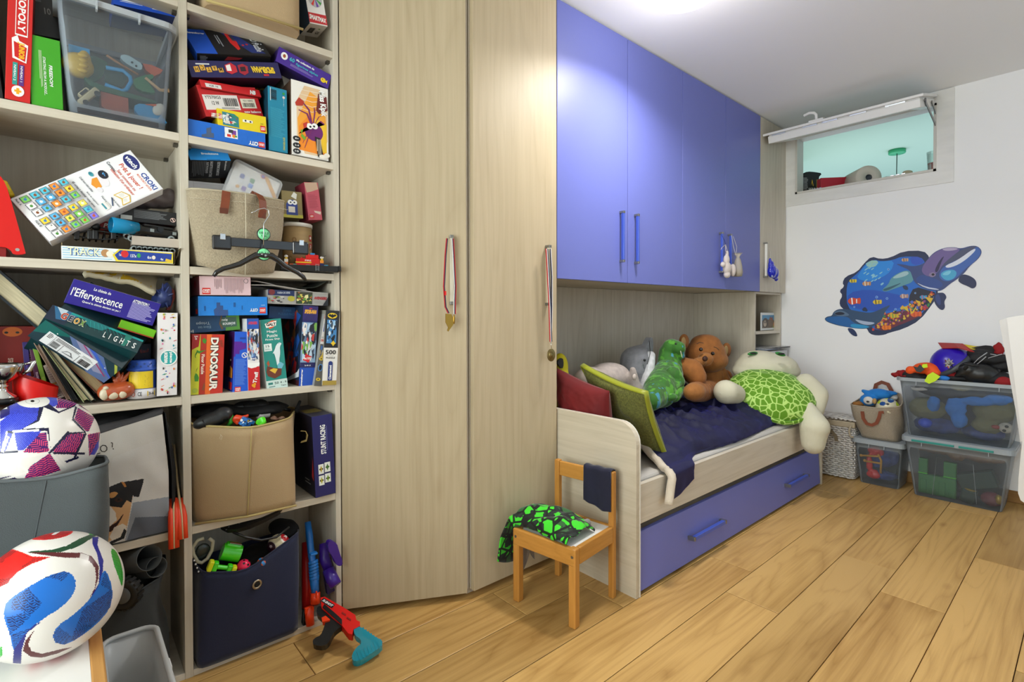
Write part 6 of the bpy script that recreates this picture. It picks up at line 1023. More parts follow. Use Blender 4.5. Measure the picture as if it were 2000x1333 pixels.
pts = [P(x, y, Y=Yh) for x, y in ((514, 486), (515, 450), (515, 437), (521, 428), (526, 420), (524, 411), (516, 407), (505, 409), (497, 414), (491, 416))]; MB().tube(pts, .0016, 8).out('hook', WIRE, h2, world=True)
disc(h2, 515, 497, Yh-.006, '10-11', '146')
# fire-station tray with brick-built fire engine
ft = thing('toy_tray', 'black plastic tray with a red toy fire engine jutting from the shelf', 'toy tray', P(610, 530, Y=1.83))
a, b_ = P(548, 530, Y=1.84), P(661, 532, Y=1.79); ax = (b_-a); ax.z = 0; F_ = frame((a.x, a.y, 1.273), ax.normalized(), (0, 0, 1)); L_ = ax.length
m2 = MB(F_); m2.box((0, 0, 0), (L_, .10, .003)); m2.box((0, 0, 0), (L_, .003, .021)); m2.box((0, .097, 0), (L_, .10, .021)); m2.box((0, 0, 0), (.003, .10, .021)); m2.box((L_-.003, 0, 0), (L_, .10, .021)); m2.out('tray', BLK, ft, world=True, bev=.001)
MB(F_).box((L_, .02, .004), (L_+.012, .05, .024)).out('hinge', BLK, ft, bev=.002, world=True)
fe = thing('toy_fire_engine', 'red brick-built toy fire engine with yellow stripe on the black tray', 'toy', M=Matrix.Identity(4)); 
m2 = MB(F_); m2.box((.05, .02, .022), (.128, .06, .046)); m2.out('body', RED, fe, bev=.001, world=True); MB(F_).box((.082, .022, .046), (.124, .058, .060)).out('cab', RED, fe, bev=.001, world=True)
MB(F_).box((.048, .0195, .030), (.10, .0205, .034)).out('stripe', YEL, fe, world=True)
pr = MB(); prints([T('FIRE', .5, .5, .9, .8, W_)], .022, .006, pr, F_ @ Matrix.Translation((.078, .0188, .036)) @ face_M('F', 1, 1, 1)); pr.out('lettering', INK, fe, world=True)
for x in (.062, .082, .102): MB(F_).box((x, .018, .016), (x+.014, .022, .024)).out('brick', RED if x != .082 else GRYP, fe, world=True)
for x in (.07, .09, .11): MB(F_).cyl((x, .035, .046 if x < .085 else .06), (x, .035, .051 if x < .085 else .065), .004, n=10).out('stud', RED, fe, world=True)
MB(F_).box((.098, .03, .060), (.112, .045, .067)).out('light', mat('blue_brick', '#2a8ac8', .3), fe, world=True)
for (x, lb, c1, c2) in ((.012, 'toy brick figure with a white and orange face at the left of the tray', '#e6e2da', '#d86a2a'), (.128, 'toy brick fire figure with a white helmet beside the red fire engine', '#e88a1c', '#1c1c54')):
    tf = thing('toy_figure', lb, 'toy figure', F_ @ Vector((x, .012, .021)), M=None); m_ = F_ @ Matrix.Translation((x, .008, .021))
    MB(m_).box((0, 0, 0), (.012, .008, .009)).out('legs', mat('fig_'+c2, c2, .4), tf, world=True); MB(m_).box((0, 0, .009), (.012, .008, .020)).out('torso', mat('fig_'+c1, c1, .4), tf, bev=.001, world=True); MB(m_).cyl((.006, .004, .020), (.006, .004, .028), .0042, n=12).out('head', YEL, tf, world=True)
    MB(m_).ell((.006, .004, .029), (.0065, .0065, .005), n=12, m=6).out('helmet', mat('fig_white', '#e4e2de', .3), tf, world=True)
    if x > .1:
        MB(m_).tube([(.004, .0, .031), (.012, -.004, .034), (.02, -.004, .036)], .001, 5).out('tool', BLK, tf, world=True)
ld = thing('toy_ladder', 'tiny grey toy ladder clipped over the front of the black tray', 'toy', F_ @ Vector((.115, -.002, .01)))
for x in (.112, .122): MB(F_).box((x, -.003, .002), (x+.0012, -.0015, .026)).out('rail', GRYP, ld, world=True)
for z in (.005, .011, .017, .023): MB(F_).box((.112, -.003, z), (.123, -.0018, z+.0012)).out('rung', GRYP, ld, world=True)
for i, (x, c_, lb) in enumerate(((.028, '#d85a2a', 'small orange brick on the black tray'), (.04, '#7a9a8c', 'small grey-green brick on the black tray'), (.142, '#3aa0c8', 'small turquoise brick at the right end of the black tray'))):
    o = MB(F_).box((x, .02, .006), (x+.014, .034, .026)).out('toy_brick', mat('brick_'+c_, c_, .35), bev=.001); tag(o, lb, 'toy brick')
# ---- beige bin with shoes and toys
BGC = mat('beige_canvas'); BGT = mat('beige_tape')
f0, f1, f2 = P(380, 1026, Z=.468), P(483, 1011, Z=.468), P(585, 988, Z=.468)
t0, t1, t2, t3 = P(372, 832, Y=1.82), P(491, 837, Y=1.755), P(566, 818, Y=1.79), P(592, 799, Y=1.98)
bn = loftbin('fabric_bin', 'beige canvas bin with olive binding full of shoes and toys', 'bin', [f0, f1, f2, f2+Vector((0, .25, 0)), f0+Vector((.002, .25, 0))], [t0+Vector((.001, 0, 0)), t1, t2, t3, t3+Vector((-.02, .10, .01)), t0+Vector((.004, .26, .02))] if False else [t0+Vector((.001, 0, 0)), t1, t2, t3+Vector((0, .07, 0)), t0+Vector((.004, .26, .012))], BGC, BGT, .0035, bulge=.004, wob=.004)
MB().tube([t1.lerp(f1, t)+Vector((0, -.003, 0)) for t in [i/8 for i in range(9)]], .0018, 5).out('front_seam', BGT, bn, world=True)
MB().tube([f0+Vector((0, -.003, .004)), f1+Vector((0, -.004, .004)), f1.lerp(f2, .93)+Vector((0, -.003, .004))], .0038, 6).out('bottom_binding', BGT, bn, world=True)
MB().tube([P(588, 842, Y=1.86), P(597, 843, Y=1.85), P(600, 850, Y=1.85), P(598, 861, Y=1.85), P(588, 864, Y=1.86)], 1, 4, flat=(.001, .006), upv=(0, 1, 0)).out('side_loop', BGT, bn, world=True)
MB().tube([P(430, 849, Y=1.775), P(434, 853, Y=1.774), P(432, 860, Y=1.774), P(429, 856, Y=1.775), P(432, 850, Y=1.774)], .0006, 4).out('loose_thread', mat('burlap_thread'), bn, world=True)
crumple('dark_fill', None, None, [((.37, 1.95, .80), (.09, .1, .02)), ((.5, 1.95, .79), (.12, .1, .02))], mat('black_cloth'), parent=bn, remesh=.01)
def shoe(lb, x, y, Y, r, ang, par=None, col='#17191c', sz=1.0):
    s = thing('rubber_shoe', lb, 'shoe', P(x, y, Y=Y)); M = Matrix.Translation(P(x, y, Y=Y)) @ Matrix.Rotation(radians(ang), 4, 'Y'); mb = MB(M); mb.ell((0, 0, 0), (.058*sz, .03, .024*sz)); mb.ell((.03*sz, 0, .005), (.03, .03, .024)); mb.out('sole', mat('shoe_rubber', '#1a1c1f', .4, spec=.5), s, world=True, remesh=.004, smooth_it=2)
    for k in range(6): MB(M).tube([(-.030+.013*k, -.024, -.009*sz), (-.026+.013*k, -.0265, .0), (-.030+.013*k, -.019, .013*sz)], .0024, 5).out('tread_rib', mat('shoe_rubber_dark', '#0d0e10', .5), s, world=True)
    return s
s1 = shoe('black rubber shoe with ribbed sole and green collar in the beige bin', 416, 820, 1.83, .03, -14)
MB().tube([P(442, 806, Y=1.84), P(451, 812, Y=1.82), P(452, 824, Y=1.82), P(446, 832, Y=1.83)], .007, 8).out('collar', mat('collar_green', '#3a9a2c', .4), s1, world=True)
shoe('plain black rubber shoe lying at the back of the beige bin', 490, 796, 1.93, .03, 8)
o = MB().cyl(P(503, 811, Y=1.87), P(524, 809, Y=1.88), .013, n=20).out('white_bottle', mat('bottle_white', '#d6d2cf', .4), bev=.002); tag(o, 'small white cylinder lying on the toys in the beige bin', 'bottle')
pr = MB().box((0, 0, 0), (.001, .001, .001)) if False else None
o = crumple('toy_hand', 'orange-red toy claw in the beige bin', 'toy', [(P(470, 820, Y=1.81), (.014, .012, .012)), (P(462, 822, Y=1.81), (.008, .008, .016)), (P(480, 814, Y=1.81), (.014, .008, .008))], mat('claw_orange', '#d8401a', .35), seed=4, remesh=.003)
o = MB().cbox((0, 0, 0), (.032, .026, .026)).out('puzzle_cube', mat('cube_pattern', '#2a6ab8', .4), M=Matrix.Translation(P(482, 826, Y=1.79)) @ tr(rx=20, ry=25, rz=30)); tag(o, 'blue black and yellow faceted toy cube in the beige bin', 'toy')
pr = MB()
for fc in 'FTLR': prints([art(0, 0, 1, 1, ['#101114', '#d8c23a', '#e8e8ec', '#2a6ab8', '#4a9ad8'], 14, ord(fc))], .032, .026, pr, Matrix.Translation((-.016, -.013, -.013)) @ face_M(fc, .032, .026, .026))
pr.out('printed_artwork', INK, o)
o = MB().lathe([(0, 0), (.012, .002), (.016, .018), (.014, .018), (.010, .004), (0, .004)], 16, M=Matrix.Translation(P(514, 829, Y=1.79)) @ tr(ry=-35, rx=20)).out('green_cup', mat('lime_plastic', '#58d81c', .35)); tag(o, 'tiny lime green cup in the beige bin', 'cup')
o = MB().tube([P(586, 784, Y=1.95), P(583, 792, Y=1.94), P(578, 806, Y=1.93)], [.005, .006, .009], 8).out('sandal_strap', mat('black_cloth')); tag(o, 'black strap standing up at the right corner of the beige bin', 'strap')
o = MB().tube([P(512+11*i, 806-6*sin(i*.6)-2*i*.3, Y=1.96) for i in range(6)], .006, 8).out('headband', mat('black_plastic')); tag(o, 'black arched headband behind the white cylinder in the beige bin', 'headband')
o = crumple('soft_doll', 'brown and navy doll parts at the right of the beige bin', 'doll', [(P(534, 818, Y=1.84), (.012, .012, .01)), (P(548, 820, Y=1.85), (.018, .012, .008))], mat('doll_skin', '#7c5a48', .6), seed=6, remesh=.003)
# ---- navy bin
NVC = mat('navy_canvas', '#1c2340', .85, wave=(900, .5), sheen=.25)
f0, f1 = P(389, 1309, Z=.022), P(590, 1230, Z=.022)
n0, n1, n2, n3, n4 = P(378, 1100, Y=1.90), P(396, 1120, Y=1.81), P(480, 1117, Y=1.79), P(582, 1042, Y=1.84), P(580, 1029, Y=2.02)
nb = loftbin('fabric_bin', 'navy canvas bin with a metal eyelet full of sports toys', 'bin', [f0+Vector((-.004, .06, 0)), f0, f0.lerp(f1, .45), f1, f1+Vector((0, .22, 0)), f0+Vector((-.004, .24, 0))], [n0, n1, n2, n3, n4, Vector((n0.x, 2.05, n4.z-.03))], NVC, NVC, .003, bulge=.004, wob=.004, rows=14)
ey = P(502, 1142, Y=1.793); m_ = Matrix.Translation(ey) @ Matrix.Rotation(radians(8), 4, 'Z') @ Matrix.Rotation(radians(90), 4, 'X')
MB(m_).lathe([(.009, 0), (.0155, 0), (.0155, .002), (.012, .0035), (.009, .002), (.009, 0)], 32).out('eyelet', mat('eyelet_metal', '#a79a86', .3, .9), nb, world=True)
MB(m_).lathe([(0, -.001), (.0092, -.001), (.0092, .0012), (0, .0012)], 24).out('eyelet_hole', mat('dark_gap'), nb, world=True)
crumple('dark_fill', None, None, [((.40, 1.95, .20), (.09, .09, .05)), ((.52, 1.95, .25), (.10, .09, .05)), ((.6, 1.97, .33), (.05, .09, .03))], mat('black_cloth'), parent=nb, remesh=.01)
gl = thing('swim_goggles', 'pale rimmed swimming goggles at the left corner of the navy bin', 'goggles', P(398, 1085, Y=1.86)); GR = mat('rubber_pale', '#a8a490', .4)
MB().tube([P(x, y, Y=1.85) for x, y in ((408, 1052), (416, 1058), (414, 1075), (405, 1092), (394, 1100), (386, 1098), (378, 1084), (376, 1070), (386, 1056), (398, 1052))], .0055, 8).out('rim', GR, gl, world=True)
MB().ell(P(396, 1078, Y=1.865), (.022, .008, .026), n=20, m=10).out('lens', mat('goggle_lens', '#38423e', .1, clear=.5, spec=.7), gl, world=True)
for i in range(9): MB().ell(P(378+i*1.4, 1092+i*3.6, Y=1.835), .0028, n=8, m=5).out('bead', mat('bead_white', '#d8d8d8', .3) if i % 2 else BLK, gl, world=True)
LIME = mat('bright_green_plastic', '#3fd21a', .25, spec=.6, coat=.4); YL2 = mat('lemon_plastic', '#dbe01c', .3)
go = thing('toy_launcher', 'bright green toy launcher drum with a sticker in the navy bin', 'toy', P(455, 1075, Y=1.82)); q = P(450, 1080, Y=1.85); M_ = Matrix.Translation(q) @ tr(ry=22, rz=-10)
MB(M_).cyl((-.026, 0, 0), (.030, 0, 0), .026, n=28).out('drum', LIME, go, bev=.003, world=True); MB(M_).box((-.022, -.012, .012), (.026, .016, .031)).out('housing', LIME, go, bev=.006, world=True)
pr = MB(); prints([Rr(0, 0, 1, .35, '#e6e2da'), Rr(0, .3, 1, 1, '#6a2c1c'), T('SUPER LAUNCH', .5, .6, .8, .3, '#d8a03a'), C(.5, .75, .3, '#8a4a2c', .2)], .036, .018, pr, M_ @ Matrix.Translation((-.014, -.0135, .0315)) @ Matrix.Rotation(radians(0), 4, 'X')); pr.out('sticker', INK, go, world=True)
g2 = thing('toy_grip_bar', 'green and yellow toy grip lying in front of the green drum', 'toy', P(437, 1107, Y=1.81)); F_ = frame(P(406, 1108, Y=1.81), P(462, 1114, Y=1.80)-P(406, 1108, Y=1.81), (0, 0, 1)); L_ = (P(462, 1114, Y=1.80)-P(406, 1108, Y=1.81)).length
MB(F_).box((0, -.005, -.014), (.014, .02, .018)).out('end_cap', YL2, g2, bev=.004, world=True); MB(F_).box((L_-.014, -.005, -.014), (L_, .02, .010)).out('end_cap', YL2, g2, bev=.004, world=True)
MB(F_).box((.014, -.003, -.012), (.028, .018, .016)).out('block', LIME, g2, bev=.003, world=True); MB(F_).box((L_-.028, -.003, -.012), (L_-.014, .018, .012)).out('block', LIME, g2, bev=.003, world=True); MB(F_).cyl((.028, .008, .0), (L_-.028, .008, 0), .007).out('bar', LIME, g2, world=True)
for (x, y, r_, c_, lb) in ((476, 1106, .020, '#e81c50', 'pink hollow ball with holes in the navy bin'), (511, 1099, .014, '#e8621c', 'small orange ball in the navy bin')):
    o = MB().ell((0, 0, 0), r_, n=32, m=20).out('toy_ball', mat('ball_'+c_, c_, .35), M=Matrix.Translation(P(x, y, Y=1.815))); tag(o, lb, 'ball')
    if r_ > .015:
        for a, b2 in ((-60, 20), (-20, 40), (-100, 45), (-80, 80), (-40, -5)): d = Vector((cos(radians(a))*cos(radians(b2)), sin(radians(a))*cos(radians(b2)), sin(radians(b2)))); MB().cyl(d*(r_*.9), d*(r_*1.005), .0036, n=10).out('hole', BLK, o)
    else: MB().lathe([(r_*.7, r_*.72), (r_*1.02, .004), (r_*1.02, -.002)], 24, M=tr(ry=60)).out('blue_band', mat('band_blue', '#3a8ad0', .3), o)
cpt = P(544, 1065, Y=1.86); Rb = .036
def pj(x, y): return (x, y)
itb = [(ellp(528, 1070, 11.5, 12.5), '#b8aa9a'), (ellp(528, 1070, 10, 11), '#2c0a1e'), (ellp(559, 1050, 11.5, 12), '#e8e2d4'), (ellp(559, 1047, 10.5, 11), '#c01c28'), (ellp(561, 1078, 11, 12), '#e8e2d4'), (ellp(561, 1078, 10, 11), '#1a1650'), (star(529, 1068, 4, 5, .5), '#b8a8b0'), (star(559, 1047, 6, 5, .4), '#efe6e0'), (star(562, 1075, 4, 5, .5), '#b8b8d8')]
ball('toy_ball', 'cream ball with round red plum and navy emblems in the navy bin', cpt, Rb, '#c9bd9c', itb, nu=200, nv=120)
o = MB().ell((0, 0, 0), .022, n=24, m=14).out('toy_ball', mat('ball_red', '#b01018', .35), M=Matrix.Translation(P(568, 1040, Y=1.93))); tag(o, 'red ball half hidden under the black bag in the navy bin', 'ball')
bk = thing('gear_bag', 'flat black mesh bag with grey print on top of the navy bin', 'bag', P(510, 1035, Y=1.9))
MB().prism(smooth_poly([(0, 0), (.20, -.01), (.225, .05), (.20, .14), (.1, .16), (.01, .13)], 2), -.008, .008, M=Matrix.Translation(P(440, 1063, Y=1.83)+Vector((0, 0, .018))) @ tr(rx=24, ry=-13, rz=3)).out('bag_body', mat('black_nylon', '#0f1012', .5, bump=(600, .4)), bk, bev=.006, seg=3, world=True)
pr = MB(); prints([BAR(.60, .30, .80, .62, '#8d9096', False, 8), LN(.70, .12, .90, .2, 1, '#8d9096', .8), *[Rr(.05+.05*i, .1+.05*(i % 4), .07+.05*i, .12+.05*(i % 4), '#8d9096') for i in range(14)], C(.52, .7, .02, '#8d9096')], .2, .12, pr, Matrix.Translation(P(440, 1063, Y=1.83)+Vector((0, 0, .018))) @ tr(rx=24, ry=-13, rz=3) @ Matrix.Translation((0, .01, .0085))); pr.out('print', INK, bk, world=True)
MB().tube([P(455, 1040, Y=1.83), P(480, 1050, Y=1.81), P(510, 1056, Y=1.81), P(540, 1050, Y=1.82), P(565, 1030, Y=1.83)], .004, 8).out('piping', BLK, bk, world=True)
# ---------------- toy blasters leaning in the bottom right of the cubby ----------------
BLB = mat('blaster_blue', '#1f6fc0', .3, spec=.5); ORB = mat('blaster_orange', '#ee3d10', .3); PUR = mat('blaster_purple', '#3a1a86', .3, spec=.5)
g1 = thing('toy_blaster', 'long blue toy blaster with orange muzzle leaning upright beside the navy bin', 'toy gun', P(615, 1200, Y=1.82))
pts = [(601, 1020, 1.95), (604, 1045, 1.93), (607, 1075, 1.90), (611, 1100, 1.88), (614, 1135, 1.855), (616, 1160, 1.84)]
pp = [P(*p[:2], Y=p[2]) for p in pts]; MB().tube(pp, [.011, .013, .012, .013, .016, .013], 10).out('barrel', BLB, g1, world=True)
for i in range(6): q = P(611+i*.4, 1096+i*6, Y=1.875-.004*i); MB().cyl(q, q+Vector((.0012, -.003, -.008)), .0175, n=14).out('grip_ring', BLB, g1, bev=.002, world=True)
for x, y, w_, h_ in ((616, 1128, .022, .022), (617, 1140, .016, .012), (612, 1082, .026, .008)): q = P(x, y, Y=1.852); MB().cbox(q, (w_, .02, h_)).out('block', BLB, g1, bev=.003, world=True)
MB().tube([P(616, 1158, Y=1.84), P(616, 1180, Y=1.83)], .0165, 20).out('muzzle', ORB, g1, world=True); MB().cyl(P(616.5, 1180.5, Y=1.829), P(616.8, 1182.5, Y=1.828), .011, n=20).out('bore', mat('bore_dark', '#7a1c08', .5), g1, world=True)
MB().cbox(P(618, 1164, Y=1.822), (.006, .006, .032)).out('sight', ORB, g1, bev=.002, world=True)
g2_ = thing('toy_blaster', 'long red toy blaster with orange tip standing behind the blue one', 'toy gun', P(602, 1220, Y=1.86))
MB().tube([P(596, 1060, Y=1.97), P(599, 1120, Y=1.92), P(601, 1190, Y=1.87)], [.012, .018, .020], 12).out('body', mat('blaster_dark_red', '#b01210', .35), g2_, world=True)
MB().tube([P(603, 1186, Y=1.845), P(606, 1222, Y=1.83)], [.016, .014], 18).out('muzzle', ORB, g2_, world=True); MB().box(P(600, 1182, Y=1.85)-Vector((.014, .01, .0)), P(614, 1196, Y=1.83)).out('lug', ORB, g2_, bev=.003, world=True)
MB().cbox(P(594, 1232, Y=1.845), (.006, .008, .022)).out('green_tab', mat('tab_green', '#2a8a3c', .4), g2_, world=True)
MB().tube([P(594, 1190, Y=1.86), P(592, 1215, Y=1.85), P(596, 1226, Y=1.845)], .006, 6).out('trigger_guard', BLK, g2_, world=True)
g3 = thing('toy_blaster', 'purple toy blaster hanging against the right side of the cubby', 'toy gun', P(650, 1110, Y=1.83))
MB().tube([P(641, 1112, Y=1.84), P(648, 1130, Y=1.82), P(656, 1144, Y=1.80)], [.020, .022, .021], 20).out('barrel', PUR, g3, world=True)
MB().tube([P(630, 1062, Y=1.90), P(634, 1092, Y=1.88), P(642, 1114, Y=1.86)], [.012, .020, .018], 10).out('body', PUR, g3, world=True)
MB().prism(smooth_poly([(p.x, p.z) for p in [P(x, y, Y=1.81) for x, y in ((638, 1060), (645, 1055), (656, 1060), (660, 1075), (668, 1098), (664, 1105), (655, 1103), (648, 1086), (640, 1076))]], 1), 1.800, 1.822, M=MXZ).out('stock', PUR, g3, bev=.004, world=True)
MB().prism([(p.x, p.z) for p in [P(x, y, Y=1.86) for x, y in ((632, 1120), (646, 1130), (652, 1152), (638, 1161))]], 1.85, 1.87, M=MXZ).out('magazine', mat('purple_dark', '#1c0e48', .4), g3, bev=.003, world=True)
g4 = thing('toy_blaster', 'red toy blaster with black grip and teal clear stock on the floor', 'toy gun', P(680, 1230, Y=1.75))
GA, GB, GC = P(626, 1168, Y=1.79), P(747, 1262, Y=1.525), P(612, 1259, Y=1.66); GM = frame(GA, GB-GA, (GA-GC)); GN = (GB-GA).cross(GC-GA).normalized(); GI = GM.inverted()
def pr3(pxs, Y, th, name, m, par, bev=.003, it=0):
    pl = []
    for x, y in pxs:
        p = P(x, y, Y=1); d = p-CAM; p = CAM+d*((GA-CAM).dot(GN)/d.dot(GN)); l = GI @ p; pl.append((l.x, l.z))
    pl = smooth_poly(pl, it) if it else pl; Y = Y-Yg
    return MB().prism(pl, Y, Y+th, M=GM @ MXZ).out(name, m, par, bev=bev, world=True)
Yg = 1.66
pr3([(626, 1168), (634, 1166), (676, 1190), (694, 1202), (696, 1212), (703, 1215), (703, 1223), (690, 1230), (688, 1240), (680, 1238), (668, 1222), (650, 1208), (628, 1188)], Yg, .034, 'body', RED, g4)
pr3([(630, 1188), (650, 1206), (668, 1222), (668, 1212), (655, 1200), (634, 1182)], Yg-.004, .042, 'lower_rail', BLK, g4, .002)
pr3([(620, 1182), (632, 1184), (668, 1212), (668, 1222), (658, 1228), (650, 1236), (642, 1254), (632, 1261), (612, 1259), (610, 1250), (616, 1244), (626, 1240), (632, 1226), (636, 1212), (625, 1204), (617, 1196)], Yg+.005, .024, 'grip', BLK, g4, .004, 1)
pr3([(628, 1208), (636, 1204), (645, 1212), (640, 1214), (630, 1216)], Yg-.002, .02, 'trigger', ORB, g4, .002)
pr = MB(); _rp = lambda x, y: CAM+(P(x, y, Y=1)-CAM)*((GA-CAM).dot(GN)/(P(x, y, Y=1)-CAM).dot(GN)); a_, b2 = _rp(630, 1171), _rp(652, 1185); Fq = frame(a_, b2-a_, GM.to_3x3() @ Vector((0, 0, 1))) @ Matrix.Translation((0, -.0005, -.009)); prints([Q([(0, .0), (1, 0), (1, 1), (0, 1)], '#15161a'), T('X-SHOT', .5, .5, .86, .6, W_, 0, .2, .04)], (b2-a_).length, .014, pr, Fq @ face_M('F', 1, 1, 1)); pr.out('logo', INK, g4, world=True)
for x, y in ((668, 1196), (678, 1206)): pr3([(x, y), (x+8, y+5), (x+7, y+8), (x-1, y+3)], Yg-.002, .004, 'panel', mat('dark_red_plastic'), g4, .001)
TEALC = mat('teal_clear', '#0f9cb4', .2, clear=.62, spec=.6)
pr3([(690, 1224), (702, 1222), (734, 1245), (747, 1250), (746, 1262), (720, 1280), (700, 1292), (688, 1290), (687, 1278), (698, 1262), (706, 1258), (704, 1248), (692, 1240)], Yg+.002, .028, 'clear_stock', TEALC, g4, .004, 1)
for i in range(6): pr3([(706+i*5.2, 1226+i*3.8), (710+i*5.2, 1223+i*3.8), (712+i*5.2, 1232+i*3.8), (708+i*5.2, 1234+i*3.8)], Yg+.006, .02, 'stock_rib', TEALC, g4, .001)
for i in range(8): pr3([(690+i*6.6, 1276-i*3.3), (693+i*6.6, 1274-i*3.3), (699+i*6.3, 1291-i*3.6), (696+i*6.3, 1293-i*3.6)], Yg, .006, 'stock_rib', TEALC, g4, .001)
# ---------------- things on the bed ----------------
MZ = .452
VEL = mat('navy_velvet', '#0b0b38', .7, noise_=(5, .35), bump=(60, .25), sheen=.6, stint='#2c2a9c'); SHP = mat('sherpa_fleece', '#c9bcaa', .95, bump=(250, 1.0), sheen=.3)
# blanket: lies over the mattress, one corner hangs over the rail at the foot end
bx0, bx1 = 1.722, 3.66
def edge_drop(x): return .088*(1-ss(1.9, 2.28, x))
def ss(a, b, x): t = min(1, max(0, (x-a)/(b-a))); return t*t*(3-2*t)
def blank(u, v):
    t = min(1, v/.72); xl = 1.722+.27*ss(.45, .78, t)-.06*ss(.8, 1, t)-.05*max(0, (v-.72)/.28)
    x = xl+(bx1-xl)*u; d = edge_drop(x); k = min(1, d/.04); yf = 1.236+(1-k)*(.018+.02*sin(9*u+1))
    if v < .72:
        y = 2.0+(yf-2.0)*t; e = min(1, max(0, (y-1.235)/.24))**.55
        z = MZ+.018+.092*e*min(1, .45+(x-1.7)*1.3)
        z += .020*e*noise.noise(Vector((x*4, y*4, 1)))+.022*e*noise.noise(Vector((x*11+2*y, y*6, 4)))+.020*e*max(0, sin(15*x+13*y+5*noise.noise(Vector((x*3, y*3, 0)))))**3+.026*e*max(0, 1-5*abs(noise.noise(Vector((x*5+y*2, y*7-x*2, 9)))))**1.5+.016*e*max(0, 1-5*abs(noise.noise(Vector((x*10-y*3, y*12, 5)))))**1.5
    else:
        t = (v-.72)/.28; y = yf-.060*min(1, t*3)*k-.004*sin(11*x)*t*k+.004*noise.noise(Vector((x*20, t*2, 3)))
        z = MZ+.018-(d+.030*k)*max(0, (t-.2)/.8)-.012*t
    return (x, y, z)
bk_ = MB().grid(blank, 170, 80).out('blanket', VEL, solid=.014, off=1); tag(bk_, 'navy velvet blanket with fleece lining spread over the bed', 'blanket')
MB().tube([tuple(Vector(blank(0, .48+.52*i/24))+Vector((-.004, -.003, -.008))) for i in range(25)], 1, 12, flat=(.016, .018), upv=(0, 1, .3)).out('fleece_edge', SHP, bk_)
def cushion4(label, A, B, C_, D, th, m, pm=None, band=0, seed=0):
    """cushion from its four corners (top left, top right, bottom right, bottom left)"""
    A, B, C_, D = map(Vector, (A, B, C_, D)); n = (B-A).cross(C_-B).normalized(); c0 = (A+B+C_+D)/4; t = thing('cushion', label, 'cushion', c0)
    def g(s_):
        def f(u, v):
            a, b_ = u*2-1, v*2-1; e = max(0, (1-abs(a)**3))*max(0, (1-abs(b_)**3)); pa = (1-.10*(1-abs(a)**2)*abs(b_)**3); pb = (1-.10*(1-abs(b_)**2)*abs(a)**3)
            U = (a*pb+1)/2; V = (b_*pa+1)/2; p = A.lerp(B, U).lerp(D.lerp(C_, U), V)
            return tuple(p+n*(s_*(th/2)*e**.5+.014*noise.noise(Vector((a*2.4, b_*2.4, seed)))*e+.005*noise.noise(Vector((a*7, b_*7, seed+3)))*e))
        return f
    N_ = 44; mb = MB(); mb.grid(g(-1), N_, N_); mb.grid(g(1), N_, N_); mb.f = [fc[::-1] if i < N_*N_ else fc for i, fc in enumerate(mb.f)]; mb.out('cushion_body', m, t, world=True)
    if pm:
        f = g(0); ring = [f(i/12, 0) for i in range(12)]+[f(1, i/12) for i in range(12)]+[f(1-i/12, 1) for i in range(12)]+[f(0, 1-i/12) for i in range(12)]
        mb = MB(); q = []
        for i, p in enumerate(ring):
            q.append(p)
        mb.tube(q, 1, 8, closed=True, flat=(.004, band), upv=tuple(n)); mb.out('satin_band', pm, t, world=True)
    return t
RDV = mat('red_velvet', '#6e0408', .8, noise_=(6, .3), bump=(90, .15), sheen=.15); OLV = mat('olive_chenille', '#66682f', .9, noise_=(130, .4), bump=(300, .7), sheen=.12); LIMV = mat('olive_satin', '#8f9320', .5, sheen=.1)
cushion4('red velvet cushion squeezed behind the foot panel of the bed', (1.765, 1.70, .868), (1.77, 1.39, .79), (1.80, 1.375, .50), (1.80, 1.72, .56), .12, RDV, seed=1)
cushion4('olive green chenille cushion with a satin edge leaning on the foot panel', (1.878, 1.64, .877), (1.822, 1.24, .793), (2.065, 1.28, .439), (2.121, 1.68, .523), .12, OLV, LIMV, .014, seed=5)
# plush helper
def plush(parts, name, m, par, vox=.009, it=6, label=None):
    mb = MB()
    for p in parts: mb.ell(p[0], p[1], M=p[2] if len(p) > 2 else None, n=18, m=12)
    o = mb.out(name, m, par, remesh=vox, smooth_it=it, world=True)
    if label: o['label'] = label
    return o
def limb(a, b_, r0, r1, n=6): return [(tuple(Vector(a).lerp(Vector(b_), i/n)), (r0+(r1-r0)*i/n,)*3) for i in range(n+1)]
FUZ = lambda k, c, rough=.9: mat(k, c, rough, noise_=(40, .16), bump=(320, .6), sheen=.12)
# grey dolphin
DG_ = FUZ('grey_plush', '#86868c'); DW = FUZ('white_plush', '#cfcfd2')
def pz(x, y, Y): return tuple(P(x, y, Y=Y))
dl = thing('plush_dolphin', 'grey plush dolphin standing on its tail against the bed back', 'plush toy', pz(1245, 770, 1.84))
c = Vector(pz(1240, 722, 1.84)); tip = Vector(pz(1272, 668, 1.84)); low = Vector(pz(1252, 790, 1.80))
plush([(c, (.10, .09, .12))]+limb(c+Vector((0, 0, .05)), Vector(pz(1256, 688, 1.84)), .09, .05)+limb(Vector(pz(1242, 745, 1.84)), low, .10, .08), 'body', DG_, dl)
MB().prism(smooth_poly(shape_from([(1252, 694), (1266, 665), (1271, 658), (1275, 664), (1274, 690), (1266, 706)], 1.80), 2), 1.795, 1.83, M=MXZ).out('fin', DG_, dl, bev=.008, seg=3, world=True)
plush(limb(pz(1270, 696, 1.77), pz(1262, 760, 1.74), .032, .046)+limb(pz(1262, 760, 1.74), pz(1266, 790, 1.74), .046, .04), 'belly', DW, dl, .007)
MB().tube([pz(1268, 666, 1.79), pz(1270, 690, 1.74), pz(1264, 712, 1.73)], .002, 6).out('mouth_line', BLK, dl, world=True)
MB().ell(pz(1259, 704, 1.742), .008, n=12, m=8).out('eye', BLK, dl, world=True)
